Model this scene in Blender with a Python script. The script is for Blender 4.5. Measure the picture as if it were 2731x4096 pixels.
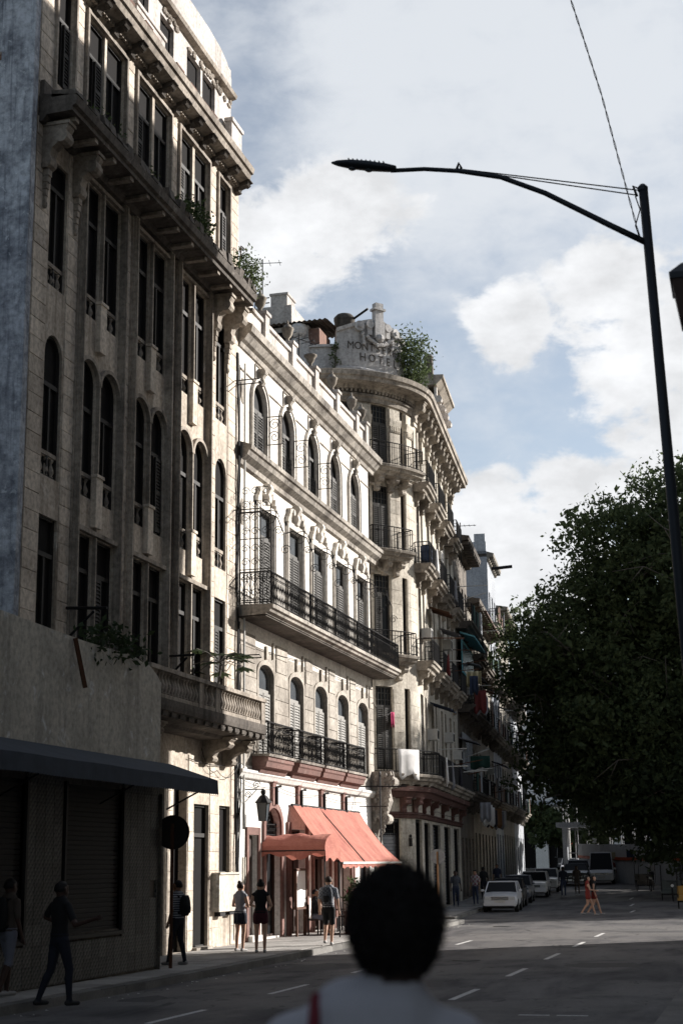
import bpy, bmesh, math, random
import numpy as np
from mathutils import Matrix, Vector
random.seed(7); rng = np.random.default_rng(7)
sc = bpy.context.scene
for o in list(bpy.data.objects): bpy.data.objects.remove(o)
C = sc.collection
R_ = math.radians
# ------------------------------------------------------------------ camera
CAMH = 2.2
def cam_matrix():
    F, CX, CY, VP, ROLL = 6000., 1365.5, 2048., (3058., 3440.), R_(0.7)
    d = np.array([(VP[0]-CX)/F, -(VP[1]-CY)/F, -1.]); d /= np.linalg.norm(d)
    u = np.array([-math.tan(ROLL), 1., 0]); u[2] = -(u[0]*d[0]+u[1]*d[1])/d[2]; u /= np.linalg.norm(u)
    r = np.cross(d, u)
    return np.array([r, d, u])
RM = cam_matrix()
cd = bpy.data.cameras.new('camera'); cam = bpy.data.objects.new('camera', cd); C.objects.link(cam)
m4 = Matrix([list(RM[i])+[0] for i in range(3)]+[[0, 0, 0, 1]]); m4.translation = (0, 0, CAMH)
cam.matrix_world = m4
cd.sensor_fit = 'VERTICAL'; cd.sensor_height = 36; cd.sensor_width = 24; cd.lens = 36*6000/4096
cd.clip_start = 0.1; cd.clip_end = 3000
cd.dof.use_dof = True; cd.dof.focus_distance = 46; cd.dof.aperture_fstop = 2.5
sc.camera = cam
sc.render.resolution_x = 682; sc.render.resolution_y = 1024
# ------------------------------------------------------------------ sun and sky
SUN_AZ, SUN_EL = R_(42), R_(22)      # azimuth measured from +X towards +Y
sd = Vector((math.cos(SUN_EL)*math.cos(SUN_AZ), math.cos(SUN_EL)*math.sin(SUN_AZ), math.sin(SUN_EL)))
sl = bpy.data.lights.new('sun', 'SUN'); sl.energy = 5.0; sl.angle = R_(0.5); sl.color = (1.0, 0.955, 0.905)
so = bpy.data.objects.new('sun', sl); C.objects.link(so); so.rotation_euler = sd.to_track_quat('Z', 'Y').to_euler()
so.location = (30, 40, 60)
SKY_STRENGTH = 0.05
def make_world():
    w = bpy.data.worlds.new('World'); sc.world = w; w.use_nodes = True
    nt = w.node_tree; N = nt.nodes; L = nt.links; N.clear()
    def nd(t, **k):
        n = N.new(t)
        for a, b in k.items(): setattr(n, a, b)
        return n
    def mth(op, a, b=None, clamp=False):
        n = nd('ShaderNodeMath', operation=op, use_clamp=clamp)
        for i, v in enumerate((a, b)):
            if v is None: continue
            if isinstance(v, (int, float)): n.inputs[i].default_value = v
            else: L.new(v, n.inputs[i])
        return n.outputs[0]
    out = nd('ShaderNodeOutputWorld'); bg = nd('ShaderNodeBackground'); L.new(bg.outputs[0], out.inputs[0])
    sky = nd('ShaderNodeTexSky'); sky.sky_type = 'NISHITA'; sky.sun_disc = False
    sky.sun_elevation = SUN_EL; sky.sun_rotation = math.pi/2-SUN_AZ
    sky.air_density = 1.0; sky.dust_density = .6; sky.ozone_density = 1.0
    tc = nd('ShaderNodeTexCoord'); vec = tc.outputs['Generated']
    nrm = nd('ShaderNodeVectorMath', operation='NORMALIZE'); L.new(vec, nrm.inputs[0]); vec = nrm.outputs[0]
    # clouds live on a flat layer overhead so that they shrink towards the horizon
    mp = nd('ShaderNodeMapping'); mp.inputs['Scale'].default_value = (1, 1, 1.7); L.new(vec, mp.inputs[0])
    def noise(scale, det, rough, off=0.0, dist=0.0):
        m = nd('ShaderNodeMapping'); m.inputs['Location'].default_value = (off, off*.7, off*.3); L.new(mp.outputs[0], m.inputs[0])
        n = nd('ShaderNodeTexNoise'); n.inputs['Scale'].default_value = scale; n.inputs['Detail'].default_value = det
        n.inputs['Roughness'].default_value = rough; n.inputs['Distortion'].default_value = dist
        L.new(m.outputs[0], n.inputs['Vector']); return n.outputs['Fac']
    big = noise(3.2, 4, .55, 4.1); mid = noise(11, 6, .58, 1.7, .25); fine = noise(34, 5, .6, 9.2, .3)
    f = mth('ADD', mth('MULTIPLY', mid, .62), mth('MULTIPLY', fine, .38))
    def blob(c, r):
        d = nd('ShaderNodeVectorMath', operation='DISTANCE'); L.new(vec, d.inputs[0]); d.inputs[1].default_value = c
        k = mth('DIVIDE', d.outputs['Value'], r*1.25); k = mth('MULTIPLY', k, k); return mth('POWER', 2.718, mth('MULTIPLY', k, -1.0))
    heaps = [((-.0684,.9293,.3628),.034), ((-.0481,.9461,.3202),.052), ((-.1407,.9276,.3461),.026), ((-.1595,.9624,.2201),.030),
             ((-.1012,.9658,.2386),.028), ((-.1300,.9740,.1850),.045), ((-.2425,.8788,.4110),.040), ((-.2764,.8775,.3919),.034),
             ((-.03,.965,.26),.06), ((.10,.95,.30),.07), ((.2,.95,.23),.08), ((-.5,.82,.25),.09), ((.45,.85,.28),.1), ((-.8,.5,.3),.12)]
    s = None
    for c, r in heaps:
        b = blob(c, r); s = b if s is None else mth('MAXIMUM', s, b)
    # high thin veil
    veil = None
    for c, r in [((-.1256,.8597,.4952),.115), ((-.2083,.8606,.4647),.055), ((-.0492,.8747,.4822),.1), ((-.20,.84,.505),.06), ((-.1,.9,.43),.035), ((.3,.8,.55),.25), ((-.6,.6,.6),.3)]:
        b = blob(c, r); veil = b if veil is None else mth('MAXIMUM', veil, b)
    cum = mth('ADD', mth('MULTIPLY', s, .60), mth('MULTIPLY', f, 1.30))
    cum = mth('ADD', cum, mth('MULTIPLY', big, .10))
    mr = nd('ShaderNodeMapRange', interpolation_type='SMOOTHSTEP'); L.new(cum, mr.inputs[0])
    mr.inputs[1].default_value = .92; mr.inputs[2].default_value = 1.10
    vl = mth('ADD', mth('MULTIPLY', veil, .55), mth('MULTIPLY', f, .9)); vl = mth('ADD', vl, mth('MULTIPLY', big, .45))
    mr2 = nd('ShaderNodeMapRange', interpolation_type='SMOOTHSTEP'); L.new(vl, mr2.inputs[0])
    mr2.inputs[1].default_value = .62; mr2.inputs[2].default_value = 1.20; mr2.inputs[4].default_value = .9
    # sky colour: the clear sky, pulled a little towards grey by the humid air
    hs = nd('ShaderNodeHueSaturation'); hs.inputs['Saturation'].default_value = .66; hs.inputs['Value'].default_value = 1.48; L.new(sky.outputs[0], hs.inputs['Color'])
    shade = nd('ShaderNodeMapRange'); L.new(noise(16, 6, .6, 3.3), shade.inputs[0])
    shade.inputs[1].default_value = .35; shade.inputs[2].default_value = .68; shade.inputs[3].default_value = .74; shade.inputs[4].default_value = 1.0
    cc = nd('ShaderNodeMix', data_type='RGBA'); L.new(shade.outputs[0], cc.inputs[0])
    cc.inputs[6].default_value = (0, 0, 0, 1); cc.inputs[7].default_value = (10.6, 10.75, 11.0, 1)
    vc = nd('ShaderNodeMix', data_type='RGBA'); L.new(mr2.outputs[0], vc.inputs[0]); L.new(hs.outputs[0], vc.inputs[6]); vc.inputs[7].default_value = (8.3, 8.65, 9.1, 1)
    mx = nd('ShaderNodeMix', data_type='RGBA'); L.new(mr.outputs[0], mx.inputs[0]); L.new(vc.outputs[2], mx.inputs[6]); L.new(cc.outputs[2], mx.inputs[7])
    L.new(mx.outputs[2], bg.inputs[0]); bg.inputs[1].default_value = SKY_STRENGTH
make_world()
vs = sc.view_settings; vs.view_transform = 'Standard'; vs.look = 'None'; vs.exposure = 0.95; vs.gamma = 1.0; vs.use_curve_mapping = False
try:
    sc.render.engine = 'CYCLES'; sc.cycles.max_bounces = 6; sc.cycles.use_denoising = True
except Exception: pass
# ------------------------------------------------------------------ helpers
Z = np.array([0, 0, 1.])
class Frame:
    """A facade: u metres along it, z up, d metres out of it. With R the first corner (u<0) is rounded, then turns back."""
    def __init__(s, O, T, N, R=None):
        s.O, s.T, s.N, s.R = np.array(O, float), np.array(T, float), np.array(N, float), R
        if R: s.cc = s.O-R*s.N
    def p(s, u, z, d=0.):
        if s.R is None or u >= 0: return s.O+u*s.T+d*s.N+z*Z
        q = s.R*math.pi/2
        if u >= -q:
            t = -u/s.R; return s.cc+(s.R+d)*(math.cos(t)*s.N-math.sin(t)*s.T)+z*Z
        return s.cc-(s.R+d)*s.T-(-u-q)*s.N+z*Z
    def ang(s, u):
        if s.R is None or u >= 0: T = s.T
        else:
            t = min(-u/s.R, math.pi/2); T = math.cos(t)*s.T+math.sin(t)*s.N
        return math.atan2(T[1], T[0])
    def us(s, u0, u1, step=.3):
        if s.R is None or u0 >= 0: return [u0, u1]
        q = -s.R*math.pi/2; r = [u0]
        a, b = max(u0, q), min(u1, 0)
        if a < b:
            n = max(1, math.ceil((b-a)/step)); r += list(np.linspace(a, b, n+1))
        r.append(u1); o = [r[0]]
        for v in r[1:]:
            if v-o[-1] > 1e-5: o.append(v)
        return o
class MB:
    def __init__(s): s.v = []; s.f = []
    def add(s, vs, fs):
        k = len(s.v); s.v += [tuple(map(float, q)) for q in vs]; s.f += [tuple(i+k for i in f) for f in fs]
    def mould(s, fr, u0, u1, prof, taper=0.0, caps=True):
        us = fr.us(u0, u1); n = len(prof); vs = []
        for u in us: vs += [fr.p(u, z, d) for d, z in prof]
        fs = []
        for i in range(len(us)-1):
            for j in range(n):
                k = (j+1) % n; fs.append((i*n+j, i*n+k, (i+1)*n+k, (i+1)*n+j))
        if caps: fs.append(tuple(range(n))); fs.append(tuple((len(us)-1)*n+j for j in range(n-1, -1, -1)))
        s.add(vs, fs); return s
    def box(s, fr, u0, u1, z0, z1, d0, d1): return s.mould(fr, u0, u1, [(d0, z0), (d1, z0), (d1, z1), (d0, z1)])
    def wbox(s, x0, x1, y0, y1, z0, z1):
        s.add([(x0,y0,z0),(x1,y0,z0),(x1,y1,z0),(x0,y1,z0),(x0,y0,z1),(x1,y0,z1),(x1,y1,z1),(x0,y1,z1)],
              [(0,3,2,1),(4,5,6,7),(0,1,5,4),(1,2,6,5),(2,3,7,6),(3,0,4,7)]); return s
    def tube(s, pts, r, n=6, caps=True):
        pts = [np.array(p, float) for p in pts]; rs = r if isinstance(r, (list, tuple)) else [r]*len(pts)
        vs = []; fs = []; prev = None
        for i, p in enumerate(pts):
            t = pts[min(i+1, len(pts)-1)]-pts[max(i-1, 0)]; t = t/(np.linalg.norm(t)+1e-9)
            a = np.array([0, 0, 1.]) if abs(t[2]) < .9 else np.array([1., 0, 0])
            if prev is not None: a = prev
            x = a-np.dot(a, t)*t; x /= np.linalg.norm(x)+1e-9; y = np.cross(t, x); prev = x
            for k in range(n):
                q = 2*math.pi*k/n; vs.append(p+rs[i]*(math.cos(q)*x+math.sin(q)*y))
        for i in range(len(pts)-1):
            for k in range(n): fs.append((i*n+k, i*n+(k+1) % n, (i+1)*n+(k+1) % n, (i+1)*n+k))
        if caps: fs.append(tuple(range(n-1, -1, -1))); fs.append(tuple((len(pts)-1)*n+k for k in range(n)))
        s.add(vs, fs); return s
    def lathe(s, c, prof, n=10, sx=1., sy=1., ph=0.):
        vs = []; fs = []
        for r, z in prof:
            for k in range(n):
                q = 2*math.pi*k/n+ph; vs.append((c[0]+r*sx*math.cos(q), c[1]+r*sy*math.sin(q), c[2]+z))
        for i in range(len(prof)-1):
            for k in range(n): fs.append((i*n+k, i*n+(k+1) % n, (i+1)*n+(k+1) % n, (i+1)*n+k))
        fs.append(tuple(range(n-1, -1, -1))); fs.append(tuple((len(prof)-1)*n+k for k in range(n)))
        s.add(vs, fs); return s
    def ell(s, c, r, n=10, m=7, rot=0.):
        prof = [(max(.02, math.sin(math.pi*i/m)), -math.cos(math.pi*i/m)) for i in range(m+1)]
        vs = []; fs = []; cr, sr = math.cos(rot), math.sin(rot)
        for q, z in prof:
            for k in range(n):
                a = 2*math.pi*k/n; x, y = q*math.cos(a)*r[0], q*math.sin(a)*r[1]
                vs.append((c[0]+x*cr-y*sr, c[1]+x*sr+y*cr, c[2]+z*r[2]))
        for i in range(m):
            for k in range(n): fs.append((i*n+k, i*n+(k+1) % n, (i+1)*n+(k+1) % n, (i+1)*n+k))
        s.add(vs, fs); return s
    def quad(s, a, b, c, d): s.add([a, b, c, d], [(0, 1, 2, 3)]); return s
    def mesh(s, name, mat, smooth=False):
        me = bpy.data.meshes.new(name); me.from_pydata(s.v, [], s.f)
        if mat: me.materials.append(mat)
        if smooth: me.polygons.foreach_set('use_smooth', [True]*len(me.polygons))
        me.update(); return me
    def build(s, name, mat, parent=None, smooth=False): return link(name, s.mesh(name, mat, smooth), parent)
def link(name, me, parent=None):
    o = bpy.data.objects.new(name, me); C.objects.link(o)
    if parent is not None: par(o, parent)
    return o
WM = {}
def par(o, p):
    o.parent = p
    m = WM.get(p.name)
    if m is None:
        m = Matrix.LocRotScale(p.location, p.rotation_euler, p.scale)
        if p.parent: m = WM.get(p.parent.name+'#w', Matrix()) @ m
    o.matrix_parent_inverse = m.inverted()
def thing(name, label, cat, loc=(0, 0, 0), group=None):
    o = bpy.data.objects.new(name, None); C.objects.link(o); o.location = loc; o.empty_display_size = .3
    WM[o.name] = Matrix.Translation(loc)
    return tag(o, label, cat, group)
def tag(o, label, cat, group=None, kind=None):
    if label: o['label'] = label
    if cat: o['category'] = cat
    if group: o['group'] = group
    if kind: o['kind'] = kind
    return o
def struct(o): o['kind'] = 'structure'; return o
def place(name, me, parent, loc, rz=0., scale=(1, 1, 1), mat=None):
    """an object of shared mesh data put in the world, child of parent"""
    o = bpy.data.objects.new(name, me); C.objects.link(o)
    o.location = loc; o.rotation_euler = (0, 0, rz); o.scale = scale
    if parent is not None: par(o, parent)
    return o
def part(mb, name, mat, parent, smooth=False):
    o = mb.build(name, mat, parent, smooth); WM[o.name] = Matrix(); return o
# ------------------------------------------------------------------ materials
M = {}
def mat_base(name):
    m = bpy.data.materials.new(name); m.use_nodes = True; nt = m.node_tree
    b = nt.nodes['Principled BSDF']; M[name] = m
    return m, nt, b
def nz(nt, vec, scale, det=5, rough=.55, dist=0.):
    n = nt.nodes.new('ShaderNodeTexNoise'); n.inputs['Scale'].default_value = scale; n.inputs['Detail'].default_value = det
    n.inputs['Roughness'].default_value = rough; n.inputs['Distortion'].default_value = dist; nt.links.new(vec, n.inputs['Vector']); return n.outputs['Fac']
def rmp(nt, fac, a, b, lo=0., hi=1.):
    n = nt.nodes.new('ShaderNodeMapRange'); nt.links.new(fac, n.inputs[0])
    for i, v in enumerate((a, b, lo, hi)): n.inputs[i+1].default_value = v
    return n.outputs[0]
def mixc(nt, fac, a, b, mode='MIX'):
    n = nt.nodes.new('ShaderNodeMix'); n.data_type = 'RGBA'; n.blend_type = mode
    if isinstance(fac, (int, float)): n.inputs[0].default_value = fac
    else: nt.links.new(fac, n.inputs[0])
    for i, v in ((6, a), (7, b)):
        if isinstance(v, tuple): n.inputs[i].default_value = v if len(v) == 4 else v+(1,)
        else: nt.links.new(v, n.inputs[i])
    return n.outputs[2]
def scl(nt, vec, s):
    n = nt.nodes.new('ShaderNodeMapping'); n.inputs['Scale'].default_value = s; nt.links.new(vec, n.inputs[0]); return n.outputs[0]
def pos(nt): return nt.nodes.new('ShaderNodeNewGeometry').outputs['Position']
def bump(nt, b, h, s, dist=.02):
    n = nt.nodes.new('ShaderNodeBump'); n.inputs['Strength'].default_value = s; n.inputs['Distance'].default_value = dist
    nt.links.new(h, n.inputs['Height']); nt.links.new(n.outputs[0], b.inputs['Normal'])
def plaster(name, base, stain, patch=None, k=.55, streak=.6, patchy=.5, var=.12, rough=.9, bumps=.35, ns=1.):
    m, nt, b = mat_base(name); P = pos(nt)
    n1 = nz(nt, P, .55*ns, 5, .62, .3); n2 = nz(nt, scl(nt, P, (2.6, 2.6, .16)), 1.0*ns, 4, .6, .2); n3 = nz(nt, P, 9, 4, .65)
    n4 = nz(nt, P, 1.7*ns, 6, .66, .6)
    c = mixc(nt, rmp(nt, n1, .42, .72, 0, k), base, stain)
    c = mixc(nt, rmp(nt, n2, .50, .74, 0, streak), c, stain)
    if patch: c = mixc(nt, rmp(nt, n4, .60, .645, 0, patchy), c, patch)
    c = mixc(nt, rmp(nt, n3, .40, .70, 0, .5), c, tuple(x*.55 for x in stain))
    inf = nt.nodes.new('ShaderNodeObjectInfo'); hs = nt.nodes.new('ShaderNodeHueSaturation'); nt.links.new(c, hs.inputs['Color'])
    nt.links.new(rmp(nt, inf.outputs['Random'], 0, 1, 1-var, 1+var), hs.inputs['Value'])
    nt.links.new(hs.outputs[0], b.inputs['Base Color']); b.inputs['Roughness'].default_value = rough; b.inputs['Specular IOR Level'].default_value = .2
    h = mixc(nt, .5, nz(nt, P, 26, 3, .65), n4); bump(nt, b, h, bumps, .03)
    return m
def simple(name, col, rough=.7, metal=0., spec=.3, noise=.25, nscale=8., bumps=.0, emit=None, var=0.):
    m, nt, b = mat_base(name); P = pos(nt); n = nz(nt, P, nscale, 6, .6)
    c = mixc(nt, rmp(nt, n, .35, .7, 0, noise), tuple(col), tuple(x*.45 for x in col))
    if var:
        inf = nt.nodes.new('ShaderNodeObjectInfo'); hs = nt.nodes.new('ShaderNodeHueSaturation'); nt.links.new(c, hs.inputs['Color'])
        nt.links.new(rmp(nt, inf.outputs['Random'], 0, 1, 1-var, 1+var), hs.inputs['Value']); c = hs.outputs[0]
    nt.links.new(c, b.inputs['Base Color']); b.inputs['Roughness'].default_value = rough; b.inputs['Metallic'].default_value = metal
    b.inputs['Specular IOR Level'].default_value = spec
    if bumps: bump(nt, b, nz(nt, P, nscale*3, 5), bumps)
    if emit: b.inputs['Emission Color'].default_value = emit+(1,); b.inputs['Emission Strength'].default_value = 1.
    return m
plaster('aplaster', (.69,.605,.505), (.15,.115,.085), (.76,.70,.62), k=.62, streak=.76, patchy=.55)
plaster('astone', (.72,.635,.535), (.20,.155,.12), (.78,.72,.64), k=.52, streak=.62, patchy=.4, var=.16)
plaster('atrim', (.44,.385,.325), (.06,.048,.038), None, k=.7, streak=.8)
plaster('asoot_shade', (.15,.13,.112), (.035,.03,.026), (.36,.33,.29), k=.85, streak=.9, patchy=.45)
plaster('awhite', (.62,.58,.54), (.20,.17,.15), (.38,.33,.29), k=.55, streak=.75, patchy=.6)
plaster('sidewall', (.52,.55,.60), (.06,.07,.095), (.62,.65,.69), k=.85, streak=.7, patchy=.75, bumps=1., ns=3.6)
plaster('annex', (.62,.575,.49), (.24,.225,.20), (.74,.74,.72), k=.5, streak=.6, patchy=.85, ns=1.5)
plaster('bplaster', (.765,.725,.665), (.34,.30,.26), (.52,.465,.40), k=.46, streak=.55, patchy=.5, bumps=.18)
plaster('bstone', (.50,.455,.395), (.15,.128,.108), (.68,.63,.56), k=.75, streak=.6, patchy=.6)
plaster('btrim', (.45,.41,.36), (.06,.05,.043), (.64,.59,.52), k=.8, streak=.9, patchy=.5)
plaster('bwhite', (.80,.78,.74), (.50,.47,.43), (.64,.60,.55), k=.3, streak=.45, patchy=.3, bumps=.15)
plaster('bred', (.25,.145,.125), (.12,.075,.065), (.40,.30,.265), k=.5, streak=.4, patchy=.3)
plaster('hplaster', (.63,.575,.485), (.19,.162,.13), (.40,.35,.285), k=.7, streak=.8, patchy=.55)
plaster('htrim', (.42,.37,.31), (.065,.055,.046), (.56,.50,.42), k=.8, streak=.9, patchy=.5)
plaster('hsign', (.60,.58,.56), (.24,.22,.21), (.70,.69,.67), k=.7, streak=.75, patchy=.5)
plaster('hred', (.13,.068,.058), (.055,.035,.03), (.26,.19,.16), k=.6, streak=.5)
plaster('cdark', (.19,.165,.14), (.05,.043,.036), (.40,.35,.29), k=.7, streak=.7)
plaster('cgrey', (.40,.42,.45), (.17,.18,.20), (.55,.57,.60), k=.7, streak=.6, patchy=.5)
plaster('ccream', (.32,.29,.245), (.09,.08,.066), (.48,.44,.38), k=.6, streak=.6)
plaster('cblue', (.35,.52,.56), (.16,.24,.27), (.55,.66,.68), k=.5, streak=.5)
plaster('cpale', (.44,.46,.49), (.2,.21,.225), None, k=.5, streak=.4)
plaster('brick', (.22,.125,.095), (.10,.075,.065), (.42,.38,.34), k=.8, streak=.5, patchy=.85)
simple('dark', (.012,.011,.011), .9, spec=.1); simple('iron', (.018,.017,.018), .55, .4, noise=.4)  # dark: unlit-room darkness put into the colour of panes and backing boxes
simple('rust', (.10,.045,.025), .85, .2, noise=.5); simple('shutter', (.065,.061,.055), .7, noise=.5, nscale=5)
simple('shutdark', (.022,.019,.017), .7, noise=.5); simple('shutpale', (.27,.26,.24), .7, noise=.4)
simple('wood', (.10,.042,.022), .6, noise=.5); simple('wooddark', (.045,.022,.016), .55, noise=.4)
plaster('rbounce', (.66,.62,.56), (.35,.32,.28), None, k=.4, streak=.4)
simple('glass', (.009,.010,.012), .35, spec=.12, noise=.1); simple('paleglass', (.07,.08,.09), .25, spec=.5, noise=.5, nscale=2)
simple('steel', (.22,.22,.23), .5, .7, noise=.5); simple('post', (.022,.026,.032), .5, .3, noise=.2)
simple('white', (.74,.73,.71), .7, noise=.15); simple('offwhite', (.6,.585,.55), .7, noise=.3)
simple('canvasblue', (.045,.055,.072), .85, noise=.5, nscale=3); simple('teal', (.16,.42,.47), .6, noise=.4)
simple('asphalt', (.055,.052,.052), .85)
# ------------------------------------------------------------------ ground, road, pavements
def zg(y):
    if y < 35: return .45*((35-y)/35.)**2 if y > -40 else .45*(75/35.)**2
    if y > 75: return min(.0165*(y-75), 1.6)
    return 0.
def road_mat():
    m, nt, b = mat_base('road'); P = pos(nt)
    n1 = nz(nt, scl(nt, P, (1, .22, 1)), .9, 7, .6, .4); n2 = nz(nt, P, 38, 4, .7); n3 = nz(nt, P, .25, 5, .6, .5); n4 = nz(nt, scl(nt, P, (1, .5, 1)), 2.3, 8, .7, 1.2)
    c = mixc(nt, rmp(nt, n1, .35, .7), (.17,.162,.16), (.065,.064,.068))
    c = mixc(nt, rmp(nt, n3, .45, .58, 0, .85), c, (.21,.20,.19)); c = mixc(nt, rmp(nt, n4, .58, .63, 0, .75), c, (.06,.058,.058))
    c = mixc(nt, rmp(nt, n2, .38, .66, 0, .45), c, (.055,.053,.053))
    nt.links.new(c, b.inputs['Base Color']); nt.links.new(rmp(nt, n1, .3, .7, .58, .85), b.inputs['Roughness'])
    b.inputs['Specular IOR Level'].default_value = .06; bump(nt, b, n2, .35, .01)
def pave_mat(name, col):
    m, nt, b = mat_base(name); P = pos(nt); n1 = nz(nt, P, .8, 8, .65, .4); n2 = nz(nt, P, 24, 5, .7)
    c = mixc(nt, rmp(nt, n1, .35, .7, 0, .8), col, tuple(x*.5 for x in col)); c = mixc(nt, rmp(nt, n2, .4, .7, 0, .4), c, tuple(x*.35 for x in col))
    inf = nt.nodes.new('ShaderNodeObjectInfo'); hs = nt.nodes.new('ShaderNodeHueSaturation'); nt.links.new(c, hs.inputs['Color'])
    nt.links.new(rmp(nt, inf.outputs['Random'], 0, 1, .8, 1.15), hs.inputs['Value'])
    nt.links.new(hs.outputs[0], b.inputs['Base Color']); b.inputs['Roughness'].default_value = .9; b.inputs['Specular IOR Level'].default_value = .1; bump(nt, b, n2, .3, .01)
road_mat(); pave_mat('pave', (.45,.43,.405)); pave_mat('kerb', (.24,.23,.215)); simple('earth', (.10,.088,.07), .95, noise=.5, nscale=.6)
simple('paint', (.66,.65,.63), .8, noise=.75, nscale=14.)
def sheet(name, mat, left, right, ys, dz):
    mb = MB()
    for a, b in zip(ys[:-1], ys[1:]):
        mb.quad((left(a), a, zg(a)+dz), (right(a), a, zg(a)+dz), (right(b), b, zg(b)+dz), (left(b), b, zg(b)+dz))
    return struct(mb.build(name, mat))
ys = [-60, -30, -15, -8, -2, 3, 8, 13, 18, 22, 26, 30, 35, 50, 57, 61, 75, 90, 110, 130, 150, 171.9, 230, 400, 900]
sheet('ground', M['earth'], lambda y: -900, lambda y: 900, ys, -.012)
TB = np.array([-.0887, .996, 0]); NB = np.array([.996, .0887, 0]); JB = np.array([-13.85*1.04, 63.4*1.04, 0])
def xl(y):   # left kerb
    if y <= 57.5: return -11.1
    return -12.43-.0890*(y-65)
def xr(y): return -1.5 if y < 28 else (-1.5+.013*(y-28)**2 if y < 47 else (3.5 if y < 60 else 3.5-.089*(y-60)))
sheet('road', M['road'], lambda y: -34 if 57.5 < y < 60.6 else xl(y), lambda y: 45 if 47 < y < 60 else xr(y),
      [-60, -30, -15, -8, -2, 3, 8, 13, 18, 22, 26, 30, 35, 41, 46.99, 47, 57.5, 57.51, 60.59, 60.6, 75, 90, 110, 130, 150, 200], 0.)
def slabs(name, left, right, ys, n, dz=.13, kerbside=None, keep=1e9):
    """pavement: one sheet under real flagstones, and a kerb of separate stones"""
    t = sheet(name, M['pave'], left, right, ys, dz)
    return t
def pavement(name, x_in, x_out, y0, y1, step, kerb=True):
    yy = [y0]
    while yy[-1] < y1-.01: yy.append(min(yy[-1]+step, y1))
    base = MB()
    for a, b in zip(yy[:-1], yy[1:]):
        base.add([(x_in(a), a, zg(a)-.02), (x_out(a), a, zg(a)-.02), (x_out(b), b, zg(b)-.02), (x_in(b), b, zg(b)-.02),
                  (x_in(a), a, zg(a)+.125), (x_out(a), a, zg(a)+.125), (x_out(b), b, zg(b)+.125), (x_in(b), b, zg(b)+.125)],
                 [(4, 5, 6, 7), (0, 1, 5, 4), (1, 2, 6, 5), (2, 3, 7, 6), (3, 0, 4, 7)])
    root = struct(base.build(name, M['kerb'])); WM[root.name] = Matrix()
    return root, yy
lp, yy = pavement('pavement_left', lambda y: -14.3, xl, 8, 57.5, 1.0)
ub = MB(); ub.wbox(-.5, .5, -.5, .5, -.5, .5); UBOX = {}
def ubox(mat):
    if mat not in UBOX:
        bm = bmesh.new(); bmesh.ops.create_cube(bm, size=1.0); me = bpy.data.meshes.new('piece_'+mat); bm.to_mesh(me); bm.free(); me.materials.append(M[mat]); UBOX[mat] = me
    return UBOX[mat]
def bevbox(key, mat, bev=.03):
    if key not in UBOX:
        bm = bmesh.new(); bmesh.ops.create_cube(bm, size=1.0); bmesh.ops.bevel(bm, geom=list(bm.edges), offset=bev, segments=1, affect='EDGES', profile=.5)
        me = bpy.data.meshes.new(key); bm.to_mesh(me); bm.free(); me.materials.append(M[mat]); UBOX[key] = me
    return UBOX[key]
fl = bevbox('flag', 'pave', .02); ks = bevbox('kerbst', 'kerb', .04)
y = 20.
while y < 57.4:           # flagstones and kerb stones, each a piece
    xs = [-13.98, -13.0, -12.1, xl(y)-.26]
    for a, b in zip(xs[:-1], xs[1:]):
        place('flagstone', fl, lp, ((a+b)/2, y+.48, zg(y+.5)+.128+random.uniform(0, .004)), 0, (b-a-.02, .94, .05))
    place('kerb_stone', ks, lp, (xl(y)-.125+random.uniform(-.01, .01), y+.48, zg(y+.5)+.073), 0, (.25, .94, .15))
    y += .97
hp, _ = pavement('pavement_hotel', lambda y: xl(y)-14 if y < 62 else xl(y)-3.4, xl, 60.6, 150, 5.)
y = 60.6
while y < 92:
    place('kerb_stone', ks, hp, (xl(y+.5)-.11, y+.5, zg(y)+.073), R_(5), (.25, .97, .152)); y += 1.
    place('flagstone', fl, hp, (xl(y)-.85, y, zg(y)+.128), R_(5), (1.2, .97, .05)); place('flagstone', fl, hp, (xl(y)-2.1, y, zg(y)+.128), R_(5), (1.25, .97, .05))
rp, _ = pavement('pavement_right', lambda y: xr(y)+(9 if y < 47 else 3), xr, -20, 46.9, 4.)
rp2, _ = pavement('pavement_park', lambda y: xr(y)+30, xr, 60.5, 150, 6.)
# painted lane dashes, drain cover
def dash(y0, y1, x0, w=.11, x1=None):
    x1 = x0 if x1 is None else x1
    mb = MB().quad((x0-w/2, y0, zg(y0)+.005), (x0+w/2, y0, zg(y0)+.005), (x1+w/2, y1, zg(y1)+.005), (x1-w/2, y1, zg(y1)+.005))
    o = struct(mb.build('road_marking', M['paint'])); return o
for y0 in (20.5, 26.0, 31.6, 37.2, 42.8): dash(y0, y0+2.3, -8.47-.0*(y0-30))
for y0 in (19.5, 25.2, 30.9, 36.4, 41.9, 47.4, 70, 78, 86): dash(y0, y0+2.4, -5.1-(.085*(y0-60) if y0 > 60 else 0), .12)
for x0 in (-3.05, -3.6): struct(MB().quad((x0, 22.6, zg(22.6)+.005), (x0+.45, 22.6, zg(22.6)+.005), (x0+.45, 22.72, zg(22.7)+.005), (x0, 22.72, zg(22.7)+.005)).build('road_marking', M['paint']))

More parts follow.
